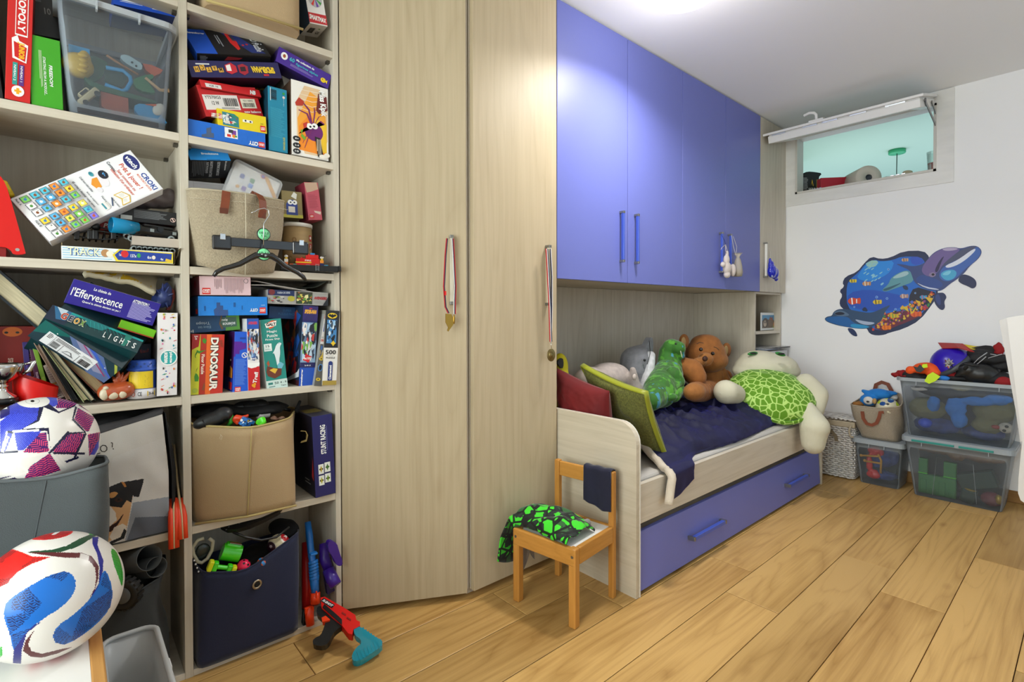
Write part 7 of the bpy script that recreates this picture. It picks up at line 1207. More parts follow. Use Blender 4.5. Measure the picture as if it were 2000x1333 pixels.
# beige plush behind the green cushion
bp_ = thing('plush_cat', 'beige-grey plush lying on its side behind the green cushion', 'plush toy', pz(1190, 730, 1.80)); BG_ = FUZ('beige_plush', '#b5a8a2')
plush([(pz(1188, 738, 1.80), (.16, .10, .085)), (pz(1152, 742, 1.80), (.09, .09, .07))]+limb(pz(1238, 762, 1.70), pz(1236, 722, 1.68), .045, .018)+limb(pz(1238, 760, 1.70), pz(1246, 790, 1.68), .048, .045), 'body', BG_, bp_)
plush([(pz(1239, 737, 1.65), (.016, .008, .018))], 'paw_pad', mat('pad_pale', '#cdbfb6', .7), bp_, .003, 2)
yt = thing('yellow_toy', 'yellow and black plush head peeking beside the wardrobe door', 'plush toy', pz(1096, 715, 1.80))
plush([(pz(1094, 718, 1.84), (.045, .04, .075)), (pz(1094, 745, 1.84), (.05, .05, .10)), (pz(1094, 765, 1.84), (.06, .05, .09))], 'head', mat('yellow_felt', '#d8c81c', .7), yt, .006, 3)
MB().prism(smooth_poly(shape_from([(1088, 705), (1098, 698), (1100, 712), (1097, 722), (1088, 712)], 1.80), 1), 1.795, 1.806, M=MXZ).out('black_patch', BLK, yt, bev=.001, world=True)
# green dinosaur
dn = thing('plush_dinosaur', 'green plush dinosaur with blue splashes, sitting left of the bear', 'plush toy', pz(1300, 780, 1.72))
def dinomat():
    m = mat('dino_plush', '#4c9a2c', .85, bump=(300, .4), sheen=.4); nt = m.node_tree; N, L = nt.nodes, nt.links; tc = N.new('ShaderNodeTexCoord')
    out = None; base = (*lin('#346c22'), 1)
    prev = None
    for sc, th, w_, c_, z in ((22, .52, .12, '#549a2c', 0), (26, .56, .1, '#386428', 5), (26, .655, .04, '#3f88a0', 9)):
        mp = N.new('ShaderNodeMapping'); mp.inputs['Location'].default_value = (z, z, z); mp.inputs['Scale'].default_value = (1, 1, .45 if z != 0 else 1); L.new(tc.outputs['Object'], mp.inputs[0])
        n = N.new('ShaderNodeTexNoise'); n.inputs['Scale'].default_value = sc; n.inputs['Detail'].default_value = 2; L.new(mp.outputs[0], n.inputs[0])
        r = N.new('ShaderNodeValToRGB'); r.color_ramp.elements[0].position = th-w_*.2; r.color_ramp.elements[1].position = th+w_*.3; L.new(n.outputs[0], r.inputs[0])
        mx = N.new('ShaderNodeMixRGB'); L.new(r.outputs[0], mx.inputs[0]); mx.inputs[2].default_value = (*lin(c_), 1)
        if prev is None: mx.inputs[1].default_value = base
        else: L.new(prev, mx.inputs[1])
        prev = mx.outputs[0]
    L.new(prev, N['Principled BSDF'].inputs['Base Color']); return m
DN = dinomat()
plush(limb(pz(1304, 732, 1.70), pz(1288, 765, 1.62), .090, .095)+limb(pz(1286, 765, 1.62), pz(1272, 785, 1.55), .085, .05)+limb(pz(1308, 722, 1.72), pz(1306, 690, 1.74), .082, .060)+limb(pz(1306, 690, 1.74), pz(1310, 680, 1.72), .058, .052)+limb(pz(1312, 678, 1.72), pz(1326, 680, 1.66), .050, .040)+limb(pz(1326, 680, 1.66), pz(1331, 696, 1.65), .032, .020), 'body', DN, dn, .007, 4)
plush(limb(pz(1314, 732, 1.60), pz(1324, 746, 1.58), .048, .040)+limb(pz(1324, 748, 1.58), pz(1312, 758, 1.56), .034, .028), 'arm', DN, dn, .006, 3)
plush(limb(pz(1324, 762, 1.58), pz(1316, 774, 1.55), .042, .036)+[(pz(1308, 776, 1.54), (.045, .04, .024))], 'leg', DN, dn, .006, 3)
for i in range(7): MB().cyl(pz(1329+i*.4, 686+i*1.6, 1.625), pz(1331+i*.3, 690+i*1.6, 1.622), .0028, .0004, n=6).out('tooth', mat('tooth_white', '#e8e4d8', .4), dn, world=True)
MB().ell(pz(1320, 672, 1.63), .006, n=10, m=6).out('eye', BLK, dn, world=True)
# teddy bear
TB = FUZ('bear_plush', '#935a26', .85); TB2 = FUZ('bear_muzzle', '#9c642e', .85)
be = thing('teddy_bear', 'large brown teddy bear slumped against the back of the bed', 'plush toy', pz(1378, 770, 1.78))
Yb = 1.74; hc = Vector(pz(1378, 692, Yb))
plush([(hc, (.150, .125, .115)), (hc+Vector((0, -.02, -.04)), (.155, .12, .085)), (pz(1378, 672, Yb), (.10, .10, .065))], 'head', TB, be, it=3)
for x, y, Ye in ((1336, 668, 1.78), (1419, 684, 1.72)):
    e_ = plush([(pz(x, y, Ye), (.046, .026, .052))], 'ear', TB, be, .006, 2); MB().ell(pz(x-1, y+1, Ye-.022), (.027, .008, .034), n=16, m=10).out('inner_ear', mat('inner_ear', '#a88a5a', .9), e_).matrix_parent_inverse = Matrix.Identity(4)
plush([(pz(1378, 702, Yb-.125), (.055, .045, .042)), (pz(1366, 708, Yb-.12), (.05, .04, .03))], 'muzzle', TB2, be, .006, 4)
MB().ell(pz(1377, 701, Yb-.172), (.021, .014, .017), n=20, m=12).out('nose', mat('bear_nose', '#3a1a0c', .6), be, world=True)
for x, y in ((1369, 683), (1392, 691)):
    ey_ = MB().ell(pz(x, y, Yb-.128), .012, n=18, m=12).out('eye', mat('eye_brown', '#1c0e08', .1, coat=.5), be, world=True)
for pts in (((1361, 672), (1367, 669), (1374, 671)), ((1394, 678), (1400, 680), (1404, 684))): MB().tube([pz(x, y, Yb-.135) for x, y in pts], .0018, 5).out('brow', BLK, be, world=True)
MB().tube([pz(1378, 711, Yb-.165), pz(1373, 715, Yb-.158), pz(1364, 712, Yb-.148)], .0012, 5).out('mouth_line', mat('bear_nose'), be, world=True)
plush([(pz(1386, 736, Yb), (.125, .10, .11)), (pz(1394, 757, Yb-.02), (.125, .10, .075)), (pz(1390, 765, Yb-.06), (.12, .09, .06))], 'torso', TB, be)
plush(limb(pz(1350, 724, Yb-.12), pz(1360, 736, Yb-.15), .072, .060)+limb(pz(1338, 716, Yb-.08), pz(1350, 724, Yb-.12), .055, .068), 'arm', TB, be)
plush(limb(pz(1402, 732, Yb-.04), pz(1412, 750, Yb-.06), .065, .06)+limb(pz(1416, 736, Yb-.02), pz(1422, 748, Yb-.03), .05, .035), 'arm', TB, be)
plush(limb(pz(1384, 764, Yb-.10), pz(1358, 766, Yb-.20), .07, .06), 'leg', TB, be)
plush([(pz(1356, 766, Yb-.24), (.080, .055, .052))], 'foot', TB2, be, .007, 5)
# big turtle
TW = mat('turtle_cream', '#cdc8b0', .88, noise_=(9, .06), bump=(320, .4))
tu = thing('plush_turtle', 'large cream plush turtle with a green patterned shell at the head of the bed', 'plush toy', pz(1500, 780, 1.45))
def shellmat():
    m = mat('turtle_shell', '#5a9a14', .8, bump=(260, .3), sheen=.3); nt = m.node_tree; N, L = nt.nodes, nt.links; tc = N.new('ShaderNodeTexCoord'); v = N.new('ShaderNodeTexVoronoi'); v.feature = 'DISTANCE_TO_EDGE'; v.inputs['Scale'].default_value = 24
    L.new(tc.outputs['Object'], v.inputs[0]); r = N.new('ShaderNodeValToRGB'); r.color_ramp.elements[0].position = .055; r.color_ramp.elements[0].color = (*lin('#b5d873'), 1); r.color_ramp.elements[1].position = .085; r.color_ramp.elements[1].color = (*lin('#5c8f12'), 1); L.new(v.outputs[0], r.inputs[0]); L.new(r.outputs[0], N['Principled BSDF'].inputs['Base Color']); return m
SHM = shellmat()
def tp(x, y, X): return tuple(P(x, y, X=X))
TM = Matrix.Translation(P(1505, 776, X=3.36)) @ Matrix.Rotation(radians(-41), 4, 'Z') @ Matrix.Rotation(radians(30), 4, 'X')
def shellf(u, v):
    a = 2*pi*u; r = sin(v*pi/2)
    return (.255*(1+.04*cos(3*a))*r*cos(a), .235*(1+.03*sin(2*a+1))*r*sin(a), .135*cos(v*pi/2)**.85+.006*noise.noise(Vector((cos(a)*r*4, sin(a)*r*4, 1)))+.007*r*sin(8*a)*(v > .8))
MB(TM).grid(shellf, 64, 26, cu=True).out('shell', SHM, tu, solid=.006, world=True)
MB(TM).tube([(.262*cos(a), .242*sin(a), .004+.006*sin(9*a)) for a in [2*pi*i/60 for i in range(60)]], 1, 8, closed=True, flat=(.006, .016), upv=(0, 0, 1)).out('shell_rim', SHM, tu, world=True)
plush([(tuple(TM @ Vector((0, 0, -.03))), (.235, .215, .05), TM.to_3x3().to_4x4()), (tuple(TM @ Vector((0, .02, -.09))), (.20, .18, .06), TM.to_3x3().to_4x4())], 'underside', TW, tu, .012, 3)
hd = P(1496, 716, X=3.54); HR = Matrix.Rotation(radians(-41), 4, 'Z')
plush([(hd, (.205, .15, .095), HR), (hd+Vector((0, .0, -.03)), (.225, .14, .085), HR), (P(1484, 702, X=3.52), (.13, .12, .06), HR)], 'head', TW, tu, .011, 3)
for x, y, s_ in ((1470, 691, 1), (1524, 692, 1)):
    q = P(x, y, X=3.41); e = MB().ell(q, (.034, .012, .012), M=HR @ tr(ry=(-8 if x < 1500 else 16)), n=20, m=10).out('eye', mat('eye_green', '#1f7a2c', .3), tu, world=True)
    MB().ell(q+Vector((-.006, -.008, .002)), (.022, .009, .007), M=HR, n=16, m=10).out('pupil', BLK, e, world=False).matrix_parent_inverse = Matrix.Identity(4)
plush(limb(tp(1436, 770, 3.06), tp(1418, 766, 2.96), .06, .072), 'flipper', TW, tu)
plush(limb(tp(1574, 750, 3.50), tp(1592, 772, 3.52), .065, .075)+limb(tp(1592, 772, 3.52), tp(1592, 802, 3.48), .075, .05), 'flipper', TW, tu)
plush(limb(tp(1574, 800, 3.38), tp(1592, 835, 3.34), .055, .080, 8)+limb(tp(1590, 835, 3.34), tp(1588, 866, 3.33), .080, .065, 6), 'flipper', TW, tu)
# ---------------- child's chair with clothes ----------------
ch = thing('child_chair', 'small pine child chair with a white seat, clothes thrown over it', 'chair', (1.475, 1.375, 0))
cA, cB, cC, cD = P(1120, 1229, Z=0), P(1198, 1166, Z=0), P(1010, 1172, Z=0), P(1089, 1121, Z=0)   # feet: near, right, left, back
ax = (cB-cA).normalized(); CM = frame((cA.x, cA.y, 0), ax, (0, 0, 1)); Wc = (cB-cA).length+.0; Dc = (cC-cA).length; l = .030; SHh = .285
def cb(name, a, b_, m, bev=.004): return MB(CM).box(a, b_).out(name, m, ch, bev=bev, world=True)
PX = wood('chair_pine', '#a4702f', '#c98f45', 0, sc=1.4, rough=.4, knots=False, contrast=.9); PZ = wood('chair_pine_upright', '#a06a2b', '#c48a42', 2, sc=1.4, rough=.4, knots=False, contrast=.9); PY = wood('chair_pine_deep', '#a4702f', '#c98f45', 1, sc=1.4, rough=.4, knots=False, contrast=.9)
ya, yb = -.01, Dc-.02
cb('leg', (-.004, ya, 0), (l-.004, ya+l, SHh), PZ); cb('leg', (-.004, yb, 0), (l-.004, yb+l, SHh), PZ)
xb = Wc-.018
hb = P(1198, 897, X=(CM @ Vector((xb, 0, 0))).x).z
cb('leg', (xb, ya, 0), (xb+l*.8, ya+l*.8, .50), PZ); cb('leg', (xb, yb, 0), (xb+l*.8, yb+l*.8, .50), PZ)
cb('apron', (-.006, ya+.004, SHh-.062), (.014, yb+l-.004, SHh+.001), PY); cb('apron', (xb+.004, ya+l*.8, SHh-.062), (xb+.02, yb, SHh+.001), PY)
cb('apron', (l-.004, ya, SHh-.062), (xb, ya+.018, SHh+.001), PX); cb('apron', (l-.004, yb+.008, SHh-.062), (xb, yb+.026, SHh+.001), PX)
cb('seat', (.012, ya+.015, SHh-.012), (xb+.006, yb+.012, SHh-.004), mat('white_melamine', '#e9e6e2', .35), .001)
cb('back_rail', (xb+.003, ya+l*.8, .435), (xb+.019, yb, .496), PY)
for y in (ya+.012, yb+.014): MB(CM).cyl((-.0065, y, SHh-.028), (-.0045, y, SHh-.028), .0055, n=16).out('bolt', GREYM, ch, world=True)
# navy shorts over the back rail
NVK = mat('navy_jersey', '#14152e', .85, noise_=(14, .2), sheen=.3)
def shorts(u, v):
    y = ya+.008+.125*u; s_ = v*.30-.13; th = .012
    if s_ < 0: x, z = xb-.006-.004*noise.noise(Vector((u*4, v*4, 1))), .503+s_*(1+.06*sin(3*u)) ; z = .503+s_*(1.0+.12*(u < .35)*.0); x -= .005*sin(u*9)*(-s_*6); z = z if True else z; z = .503+s_*(1.22-.10*u+.05*sin(5*u)); 
    elif s_ < .032: x, z = xb-.006+s_, .504+.003*sin(pi*s_/.032)
    else: x, z = xb+.027+.003*sin(u*8), .503-(s_-.032)*(1+.1*sin(5*u))
    return (x, y, z+.0015*sin(u*14))
o = MB(CM).grid(shorts, 40, 50).out('shorts', NVK, solid=.005, weld=False); tag(o, 'navy shorts hung over the back rail of the little chair', 'shorts')
# green patterned trousers heaped on the seat and hanging off the left front
def camo():
    m = mat('pixel_camo', '#3fd42a', .8, sheen=.3, bump=(300, .2)); nt = m.node_tree; N, L = nt.nodes, nt.links; tc = N.new('ShaderNodeTexCoord'); v = N.new('ShaderNodeTexVoronoi'); v.distance = 'CHEBYCHEV'; v.inputs['Scale'].default_value = 30; L.new(tc.outputs['Object'], v.inputs[0])
    s_ = N.new('ShaderNodeSeparateColor'); L.new(v.outputs['Color'], s_.inputs[0]); r = N.new('ShaderNodeValToRGB'); r.color_ramp.interpolation = 'CONSTANT'; e = r.color_ramp.elements; e[0].color = (*lin('#15231c'), 1); e[1].position = .28; e[1].color = (*lin('#2c5a2c'), 1); x = e.new(.38); x.color = (*lin('#3ccb22'), 1)
    v2 = N.new('ShaderNodeTexVoronoi'); v2.feature = 'DISTANCE_TO_EDGE'; v2.inputs['Scale'].default_value = 22; L.new(tc.outputs['Object'], v2.inputs[0]); r2 = N.new('ShaderNodeValToRGB'); r2.color_ramp.interpolation = 'CONSTANT'; r2.color_ramp.elements[0].color = (*lin('#15231c'), 1); r2.color_ramp.elements[1].position = .09; r2.color_ramp.elements[1].color = (1, 1, 1, 1)
    L.new(v2.outputs[0], r2.inputs[0]); mx = N.new('ShaderNodeMixRGB'); mx.blend_type = 'MULTIPLY'; mx.inputs[0].default_value = 1; L.new(s_.outputs[0], r.inputs[0]); L.new(r.outputs[0], mx.inputs[1]); L.new(r2.outputs[0], mx.inputs[2]); L.new(mx.outputs[0], N['Principled BSDF'].inputs['Base Color']); return m
CAMO = camo()
def heap(u, v):        # u across the seat (x), v from back right to front left edge (y)
    y = ya+.035+(yb+.06-ya)*v; x = .0+.185*u+.02*sin(3*v)
    z = SHh+.004+.060*(sin(pi*min(1, u*1.02))**.5)*(sin(pi*min(1, v*.92+.04))**.45)+.010*noise.noise(Vector((x*22, y*22, 0)))+.007*max(0, sin(60*x+35*y))
    if v > .86:
        k = (v-.86)/.14; y = ya+.035+(yb+.06-ya)*.86+.035*min(1, k*2)+.004*sin(20*x); z = SHh+.036*(1-k)-.16*k*(.75+.35*sin(2.2*u+.4))
        x -= .028*k*(1-u)
    return (x-.004, y, z)
o = MB(CM).grid(heap, 60, 80).out('trousers', CAMO, solid=.006, off=1); tag(o, 'bright green and black patterned trousers heaped on the little chair', 'trousers')
GRJ = mat('grey_jersey', '#8a8684', .85, noise_=(30, .15), sheen=.3)
def hang(u, v): return (.035+.12*u+.006*sin(12*u), Dc+.01+.016*sin(7*u+2*v)+.01*v, SHh-.03-.19*v*(.75+.25*cos(5*u)))
o = MB(CM).grid(hang, 40, 24).out('grey_shirt', GRJ, solid=.004); tag(o, 'grey jersey shirt hanging down behind the left side of the little chair', 'shirt')
for (x, y, lb) in ((.165, .06, 'rolled grey cuff sticking out of the green trousers'),):
    o = MB(CM).tube([(x-.04, y+.03, SHh+.012), (x-.01, y+.01, SHh+.02), (x+.02, y, SHh+.022), (x+.03, y+.01, SHh+.012)], [.016, .015, .014, .012], 12, caps=False).out('sock', GRJ, solid=.003); tag(o, lb, 'sock')
# ---------------- medals and things hanging on the door handles ----------------
GOLD = mat('old_gold', '#a8843c', .3, 1); BRZ = mat('antique_bronze', '#7a6a44', .35, 1)
RIB = {'r': mat('ribbon_red', '#b01820', .5), 'w': mat('ribbon_white', '#d8d4d0', .5), 'b': mat('ribbon_navy', '#1c2040', .5)}
def ribbon(par, pts, cols='bwr', wd=.0042):
    for i, c_ in enumerate(cols): MB().tube([Vector(p)+Vector((0, .0, 0))+Vector(((i-1)*wd*.9, 0, 0)) for p in pts], 1, 4, flat=(wd/2, .0006), upv=(0, 1, 0)).out('ribbon_stripe', RIB[c_], par, world=True)
hp = DM @ Vector((hx, -.03, 0)); Yd = hp.y
md = thing('medal', 'two gold charms hanging on cords from the slanted door handle', 'medal', P(880, 620, Y=Yd))
ribbon(md, [P(874, 466, Y=Yd), P(871, 500, Y=Yd), P(868, 560, Y=Yd-.002), P(871, 600, Y=Yd), P(877, 612, Y=Yd)], 'rb', .0045); ribbon(md, [P(884, 466, Y=Yd-.004), P(886, 500, Y=Yd-.004), P(889, 560, Y=Yd-.004), P(888, 590, Y=Yd-.004), P(888, 614, Y=Yd-.004)], 'wbr', .004)
MB().cbox(P(870, 573, Y=Yd-.004), (.006, .003, .016)).out('ribbon_clasp', RED, md, world=True)
pl_ = [(P(x, y, Y=Yd).x, P(x, y, Y=Yd).z) for x, y in ((869, 613), (880, 614), (885, 624), (884, 634), (879, 641), (874, 648), (872, 646), (874, 640), (869, 630))]
MB().prism(pl_, Yd-.006, Yd-.003, M=MXZ).out('tooth_charm', GOLD, md, bev=.0008, world=True); MB().ell(P(887, 624, Y=Yd-.006), (.0045, .003, .0185), n=20, m=12).out('round_charm', GOLD, md, world=True)
MB().tube([P(877, 459, Y=1.70), P(884, 457, Y=1.69), P(889, 460, Y=1.685), P(891, 466, Y=1.685)], .0022, 8).out('hook', CHR, md, world=True)
m2_ = thing('medal', 'bronze medal on a red white and navy ribbon on the wardrobe handle', 'medal', P(1076, 690, Y=1.575)); Ym = 1.577
ribbon(m2_, [P(1068, 486, Y=Ym), P(1070, 520, Y=Ym), P(1072, 560, Y=Ym), P(1074, 600, Y=Ym), P(1075, 640, Y=Ym), P(1076, 668, Y=Ym)], 'rwb', .0058); ribbon(m2_, [P(1076, 486, Y=Ym+.004), P(1079, 540, Y=Ym+.004), P(1079, 600, Y=Ym+.004), P(1078, 640, Y=Ym+.004), P(1076, 668, Y=Ym+.004)], 'bw', .005)
MB().tube([P(1076, 668, Y=Ym-.001), P(1077, 681, Y=Ym-.001)], .0015, 8).out('ring', CHR, m2_, world=True)
mc = P(1076.5, 694, Y=Ym-.002); Mm = Matrix.Translation(mc) @ tr(rz=-25) @ Matrix.Rotation(radians(90), 4, 'X') @ Matrix.Diagonal((.86, 1.25, 1, 1))
MB(Mm).lathe([(0, -.002), (.0165, -.002), (.0175, 0), (.0165, .002), (.0145, .0012), (.0135, .0018), (.008, .0014), (.0075, .0022), (0, .0022)], 36, M=Matrix.Diagonal((1.28, 1.28, 1, 1))).out('medal_disc', BRZ, m2_, world=True)
for r_ in (.010, .012): MB(Mm).lathe([(r_, .0012), (r_+.0006, .0024), (r_+.0012, .0012)], 32).out('relief_ring', BRZ, m2_, world=True)
# pouches on the blue handles
pc = thing('fabric_pouch', 'small white knotted fabric pouch hanging on the third blue handle', 'pouch', P(1421, 540, Y=1.565)); Yp = 1.572
WHC = mat('white_cotton', '#cfc4be', .9, bump=(90, .5), sheen=.2)
plush([(P(1420, 524, Y=Yp), (.040, .024, .04)), (P(1431, 528, Y=Yp), (.022, .02, .042)), (P(1419, 508, Y=Yp), (.026, .018, .034)), (P(1420, 497, Y=Yp), (.012, .010, .026)), (P(1412, 517, Y=Yp), (.018, .015, .018)), (P(1420, 537, Y=Yp), (.026, .02, .022))], 'pouch_body', WHC, pc, .005, 1)
MB().tube([P(1409, 458, Y=Yp), P(1415, 470, Y=Yp-.003), P(1417, 478, Y=Yp), P(1411, 484, Y=Yp), P(1408, 487, Y=Yp)], .0016, 6).out('cord', mat('navy_gloss'), pc, world=True)
for pts in (((1417, 478), (1410, 484), (1408, 488)), ((1417, 478), (1420, 488), (1421, 497)), ((1417, 478), (1417, 490), (1420, 498))): MB().tube([P(x, y, Y=Yp-.002) for x, y in pts], .0016, 6).out('string', WHC, pc, world=True)
p2 = thing('organza_pouch', 'sheer organza pouch with shells hanging on the fourth blue handle', 'pouch', P(1440, 540, Y=1.56)); ORG = mat('organza', '#cfc6b4', .6, clear=.45)
q = P(1441, 541, Y=Yp); MB(Matrix.Translation(q)).lathe([(0, 0), (.026, .003), (.031, .03), (.027, .07), (.018, .11), (.010, .13), (.022, .15), (.030, .155)], 20).out('sheer_bag', ORG, p2, world=True)
MB().ell(q+Vector((0, 0, .024)), (.024, .024, .022), n=14, m=8).out('shells', mat('shell_brown', '#a08a78', .6, noise_=(120, .5)), p2, world=True)
MB().tube([P(1429, 460, Y=Yp), P(1432, 480, Y=Yp), P(1437, 498, Y=Yp)], 1, 4, flat=(.0022, .0005), upv=(0, 1, 0)).out('ribbon', RIB['w'], p2, world=True); MB().tube([P(1432, 462, Y=Yp), P(1439, 482, Y=Yp), P(1438, 498, Y=Yp)], 1, 4, flat=(.002, .0005), upv=(0, 1, 0)).out('ribbon', RIB['w'], p2, world=True)
bo = thing('bird_ornament', 'glossy cobalt blue bird ornament hanging by the white column handle', 'ornament', P(1509, 530, Y=1.56)); CB = mat('cobalt_glaze', '#0a1fb8', .12, coat=.6, spec=.6)
plush([(P(1508, 530, Y=1.56), (.048, .03, .05)), (P(1513, 534, Y=1.56), (.036, .028, .046)), (P(1506, 518, Y=1.56), (.026, .02, .034)), (P(1504, 510, Y=1.56), (.012, .010, .022)), (P(1516, 545, Y=1.56), (.018, .015, .018))], 'body', CB, bo, .005, 2)
MB().ell(P(1508, 540, Y=1.538), (.010, .004, .009), n=12, m=8).out('pale_patch', mat('pale_glaze', '#a8b4d8', .2), bo, world=True); MB().tube([P(1502, 484, Y=1.572), P(1505, 495, Y=1.565), P(1504, 508, Y=1.56)], .0006, 5).out('thread', RIB['w'], bo, world=True)
# ---------------- niche: card and papers
nf = carton('photo_card', 'standing card with a picture of small animals in the upper niche', 'photo card', (1486, 646, 1.66), (1523, 643.5, 1.70), (1486, 611, 1.66), .004, '#d8dcdc', {}, {'F': [Rr(.06, .12, .94, .86, '#3f8ab8'), Q([(.06, .12), (.94, .12), (.94, .5), (.7, .55), (.4, .6), (.06, .55)], '#5a4a3c'), Q([(.6, .12), (.94, .12), (.94, .56), (.75, .52), (.62, .4)], '#8a9a4c'), C(.22, .42, .15, '#3a2c24', .28), C(.2, .38, .08, '#b5a593', .18), C(.5, .45, .14, '#6a5648', .26), Q([(.42, .6), (.46, .8), (.52, .66), (.58, .8), (.6, .55)], '#8a4a3c'), C(.72, .3, .1, '#b5764a', .18), C(.17, .45, .02, K_), C(.24, .45, .02, K_)]}, fold=False)
for i, (dx, c_, lb) in enumerate(((0, '#3a5a8c', 'blue brochure at the bottom of the paper pile in the lower niche'), (.02, '#d6d8da', 'white sheet on the blue brochure in the lower niche'), (.09, '#1c1c20', 'black booklet on top of the paper pile in the lower niche'))):
    o = MB().box((3.79+dx*2, 1.60-dx*.35, .853+.006*i), (4.12+dx, 1.84, .858+.006*i)).out('booklet', mat('doc_%d' % i, c_, .5), bev=.001); tag(o, lb, 'booklet')
fo = MB().prism([(3.80, 1.59), (4.25-.03, 1.57), (4.20, 1.84), (3.80, 1.84)], .60, .604).out('plastic_folder', mat('clear_case'), M=tr(0, 0, .27)); tag(fo, 'clear plastic folder sticking out of the lower niche', 'folder')
o = MB().box((3.79, 1.58, .70), (4.19, 1.60, .845)).out('white_file', mat('file_white', '#cfcfd0', .5), bev=.004); tag(o, 'white plastic file hanging at the front of the lower niche', 'file')
# ---------------- far right: basket, storage boxes, bag, pile of dressing-up things ----------------
bs_ = thing('wicker_basket', 'white woven wicker basket with a cloth lining between bed and boxes', 'basket', (4.09, 1.2, 0))
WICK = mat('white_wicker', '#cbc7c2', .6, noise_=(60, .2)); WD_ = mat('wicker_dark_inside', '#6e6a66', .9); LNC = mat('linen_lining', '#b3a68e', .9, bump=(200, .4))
X0, X1, Y0, Y1, ZB = 3.985, 4.20, 1.085, 1.31, .40
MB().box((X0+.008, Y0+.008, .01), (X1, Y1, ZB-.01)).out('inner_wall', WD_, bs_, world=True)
def weave(k, z, axis):
    n = 40; L0, L1 = (Y0, Y1) if axis == 'f' else (X0, X1); pts = []
    for i in range(n+1):
        s_ = L0+(L1-L0)*i/n; d = .0042*sin(pi*(i/3.333)+(pi if k % 2 else 0)); bul = -.006*sin(pi*(z/ZB)); pts.append((X0+d+bul, s_, z+.0015*sin(i*1.3+k)) if axis == 'f' else (s_, Y0+d+bul, z+.0015*sin(i*1.1+k)))
    return pts
for k in range(24): z = .012+k*.0145; MB().tube(weave(k, z, 'f'), .0072, 6).out('wicker_strand', WICK, bs_, world=True); MB().tube(weave(k, z, 's'), .0072, 6).out('wicker_strand', WICK, bs_, world=True)
for i in range(7): y = Y0+(Y1-Y0)*(i+.5)/7; MB().tube([(X0-.001, y, .01), (X0-.008, y, .2), (X0-.001, y, .36)], .0045, 6).out('wicker_stake', WICK, bs_, world=True)
for i in range(7): x = X0+(X1-X0)*(i+.5)/7; MB().tube([(x, Y0-.001, .01), (x, Y0-.008, .2), (x, Y0-.001, .36)], .0045, 6).out('wicker_stake', WICK, bs_, world=True)
MB().box((X0-.012, Y0-.012, .352), (X1+.005, Y1, .392)).out('cloth_lining', LNC, bs_, bev=.006, seg=3, world=True)
for i in range(12):
    y = Y0-.012+i*.0275; MB().tube([(X0-.014, y, .402), (X0+.1, y+.02*(-1)**i, .408), (X1, y, .402)], .008, 6, flat=(.010, .006)).out('lid_strand', WICK, bs_, world=True)
for i in range(8):
    x = X0-.01+i*.03; MB().tube([(x, Y0-.016, .405), (x+.015*(-1)**i, 1.2, .410), (x, Y1, .405)], .006, 6, flat=(.010, .005)).out('lid_strand', WICK, bs_, world=True)
MB().tube([P(1612, 838, X=3.97), P(1624, 842, X=3.965), P(1632, 852, X=3.965), P(1634, 862, X=3.967)], 1, 4, flat=(.010, .003), upv=(1, 0, 0)).out('strap', mat('strap_olive', '#7c705a', .8), bs_, world=True)
MB().tube([P(1662, 832, X=3.96), P(1658, 842, X=3.955), P(1660, 852, X=3.955), P(1667, 855, X=3.955)], .006, 8).out('lining_tie', LNC, bs_, world=True)
FB = mat('box_plastic', '#c4ccd2', .25, clear=.05, spec=.6); FL = mat('box_lid_plastic', '#cdd6dc', .25, clear=.5, spec=.6); TE = mat('teal_latch', '#1f8a80', .35)
def sbox(label, b, t, zl, lid=True, bars=()):
    s_ = thing('storage_box', label, 'storage box', ((b[0]+b[1])/2, (b[2]+b[3])/2, b[4])); boxloft(b, t, FB, 'box_body', s_, r=.025)
    x0, x1, y0, y1, z = t; rg = [(x0-.008+p[0], y0-.008+p[1], z) for p in rrect2(x1-x0+.016, y1-y0+.016, .03)]
    MB().tube(rg, .01, 4, closed=True, flat=(.008, .010), upv=(0, 0, 1)).out('rim', FL, s_, world=True)
    if lid: MB().prism([(x0-.014+p[0], y0-.014+p[1]) for p in rrect2(x1-x0+.028, y1-y0+.028, .035)], z+.008, z+.020).out('lid', FL, s_, bev=.003, world=True)
    for y in bars: MB().box((x0-.022, y[0], z-.006), (x0-.008, y[1], z+.006)).out('latch', TE, s_, bev=.002, world=True)
    for y in (y0+.09, y1-.09): MB().box((x0-.017, y, z-.03), (x0-.009, y+.003, z+.01)).out('lid_rib', FL, s_, world=True)
    return s_
B1 = sbox('large clear lidded box with green toys, lowest by the wall', (3.955, 4.21, .355, .75, .002), (3.925, 4.222, .315, .795, .345), 0, True, ((.555, .755), (.385, .535)))
B2 = sbox('open clear box overflowing with dressing-up things on the large lidded box', (3.965, 4.215, .325, .785, .368), (3.935, 4.222, .275, .825, .715), 0, False)
B3 = sbox('small clear lidded box under the linen bag', (3.985, 4.205, .835, 1.045, .002), (3.965, 4.215, .812, 1.075, .278), 0, True)
MB().tube([(3.957, .66, .02), (3.945, .64, .255), (3.945, .475, .245), (3.957, .46, .02)], .0012, 5).out('front_outline', mat('pale_line', '#c8ccd0', .3), B1, world=True)
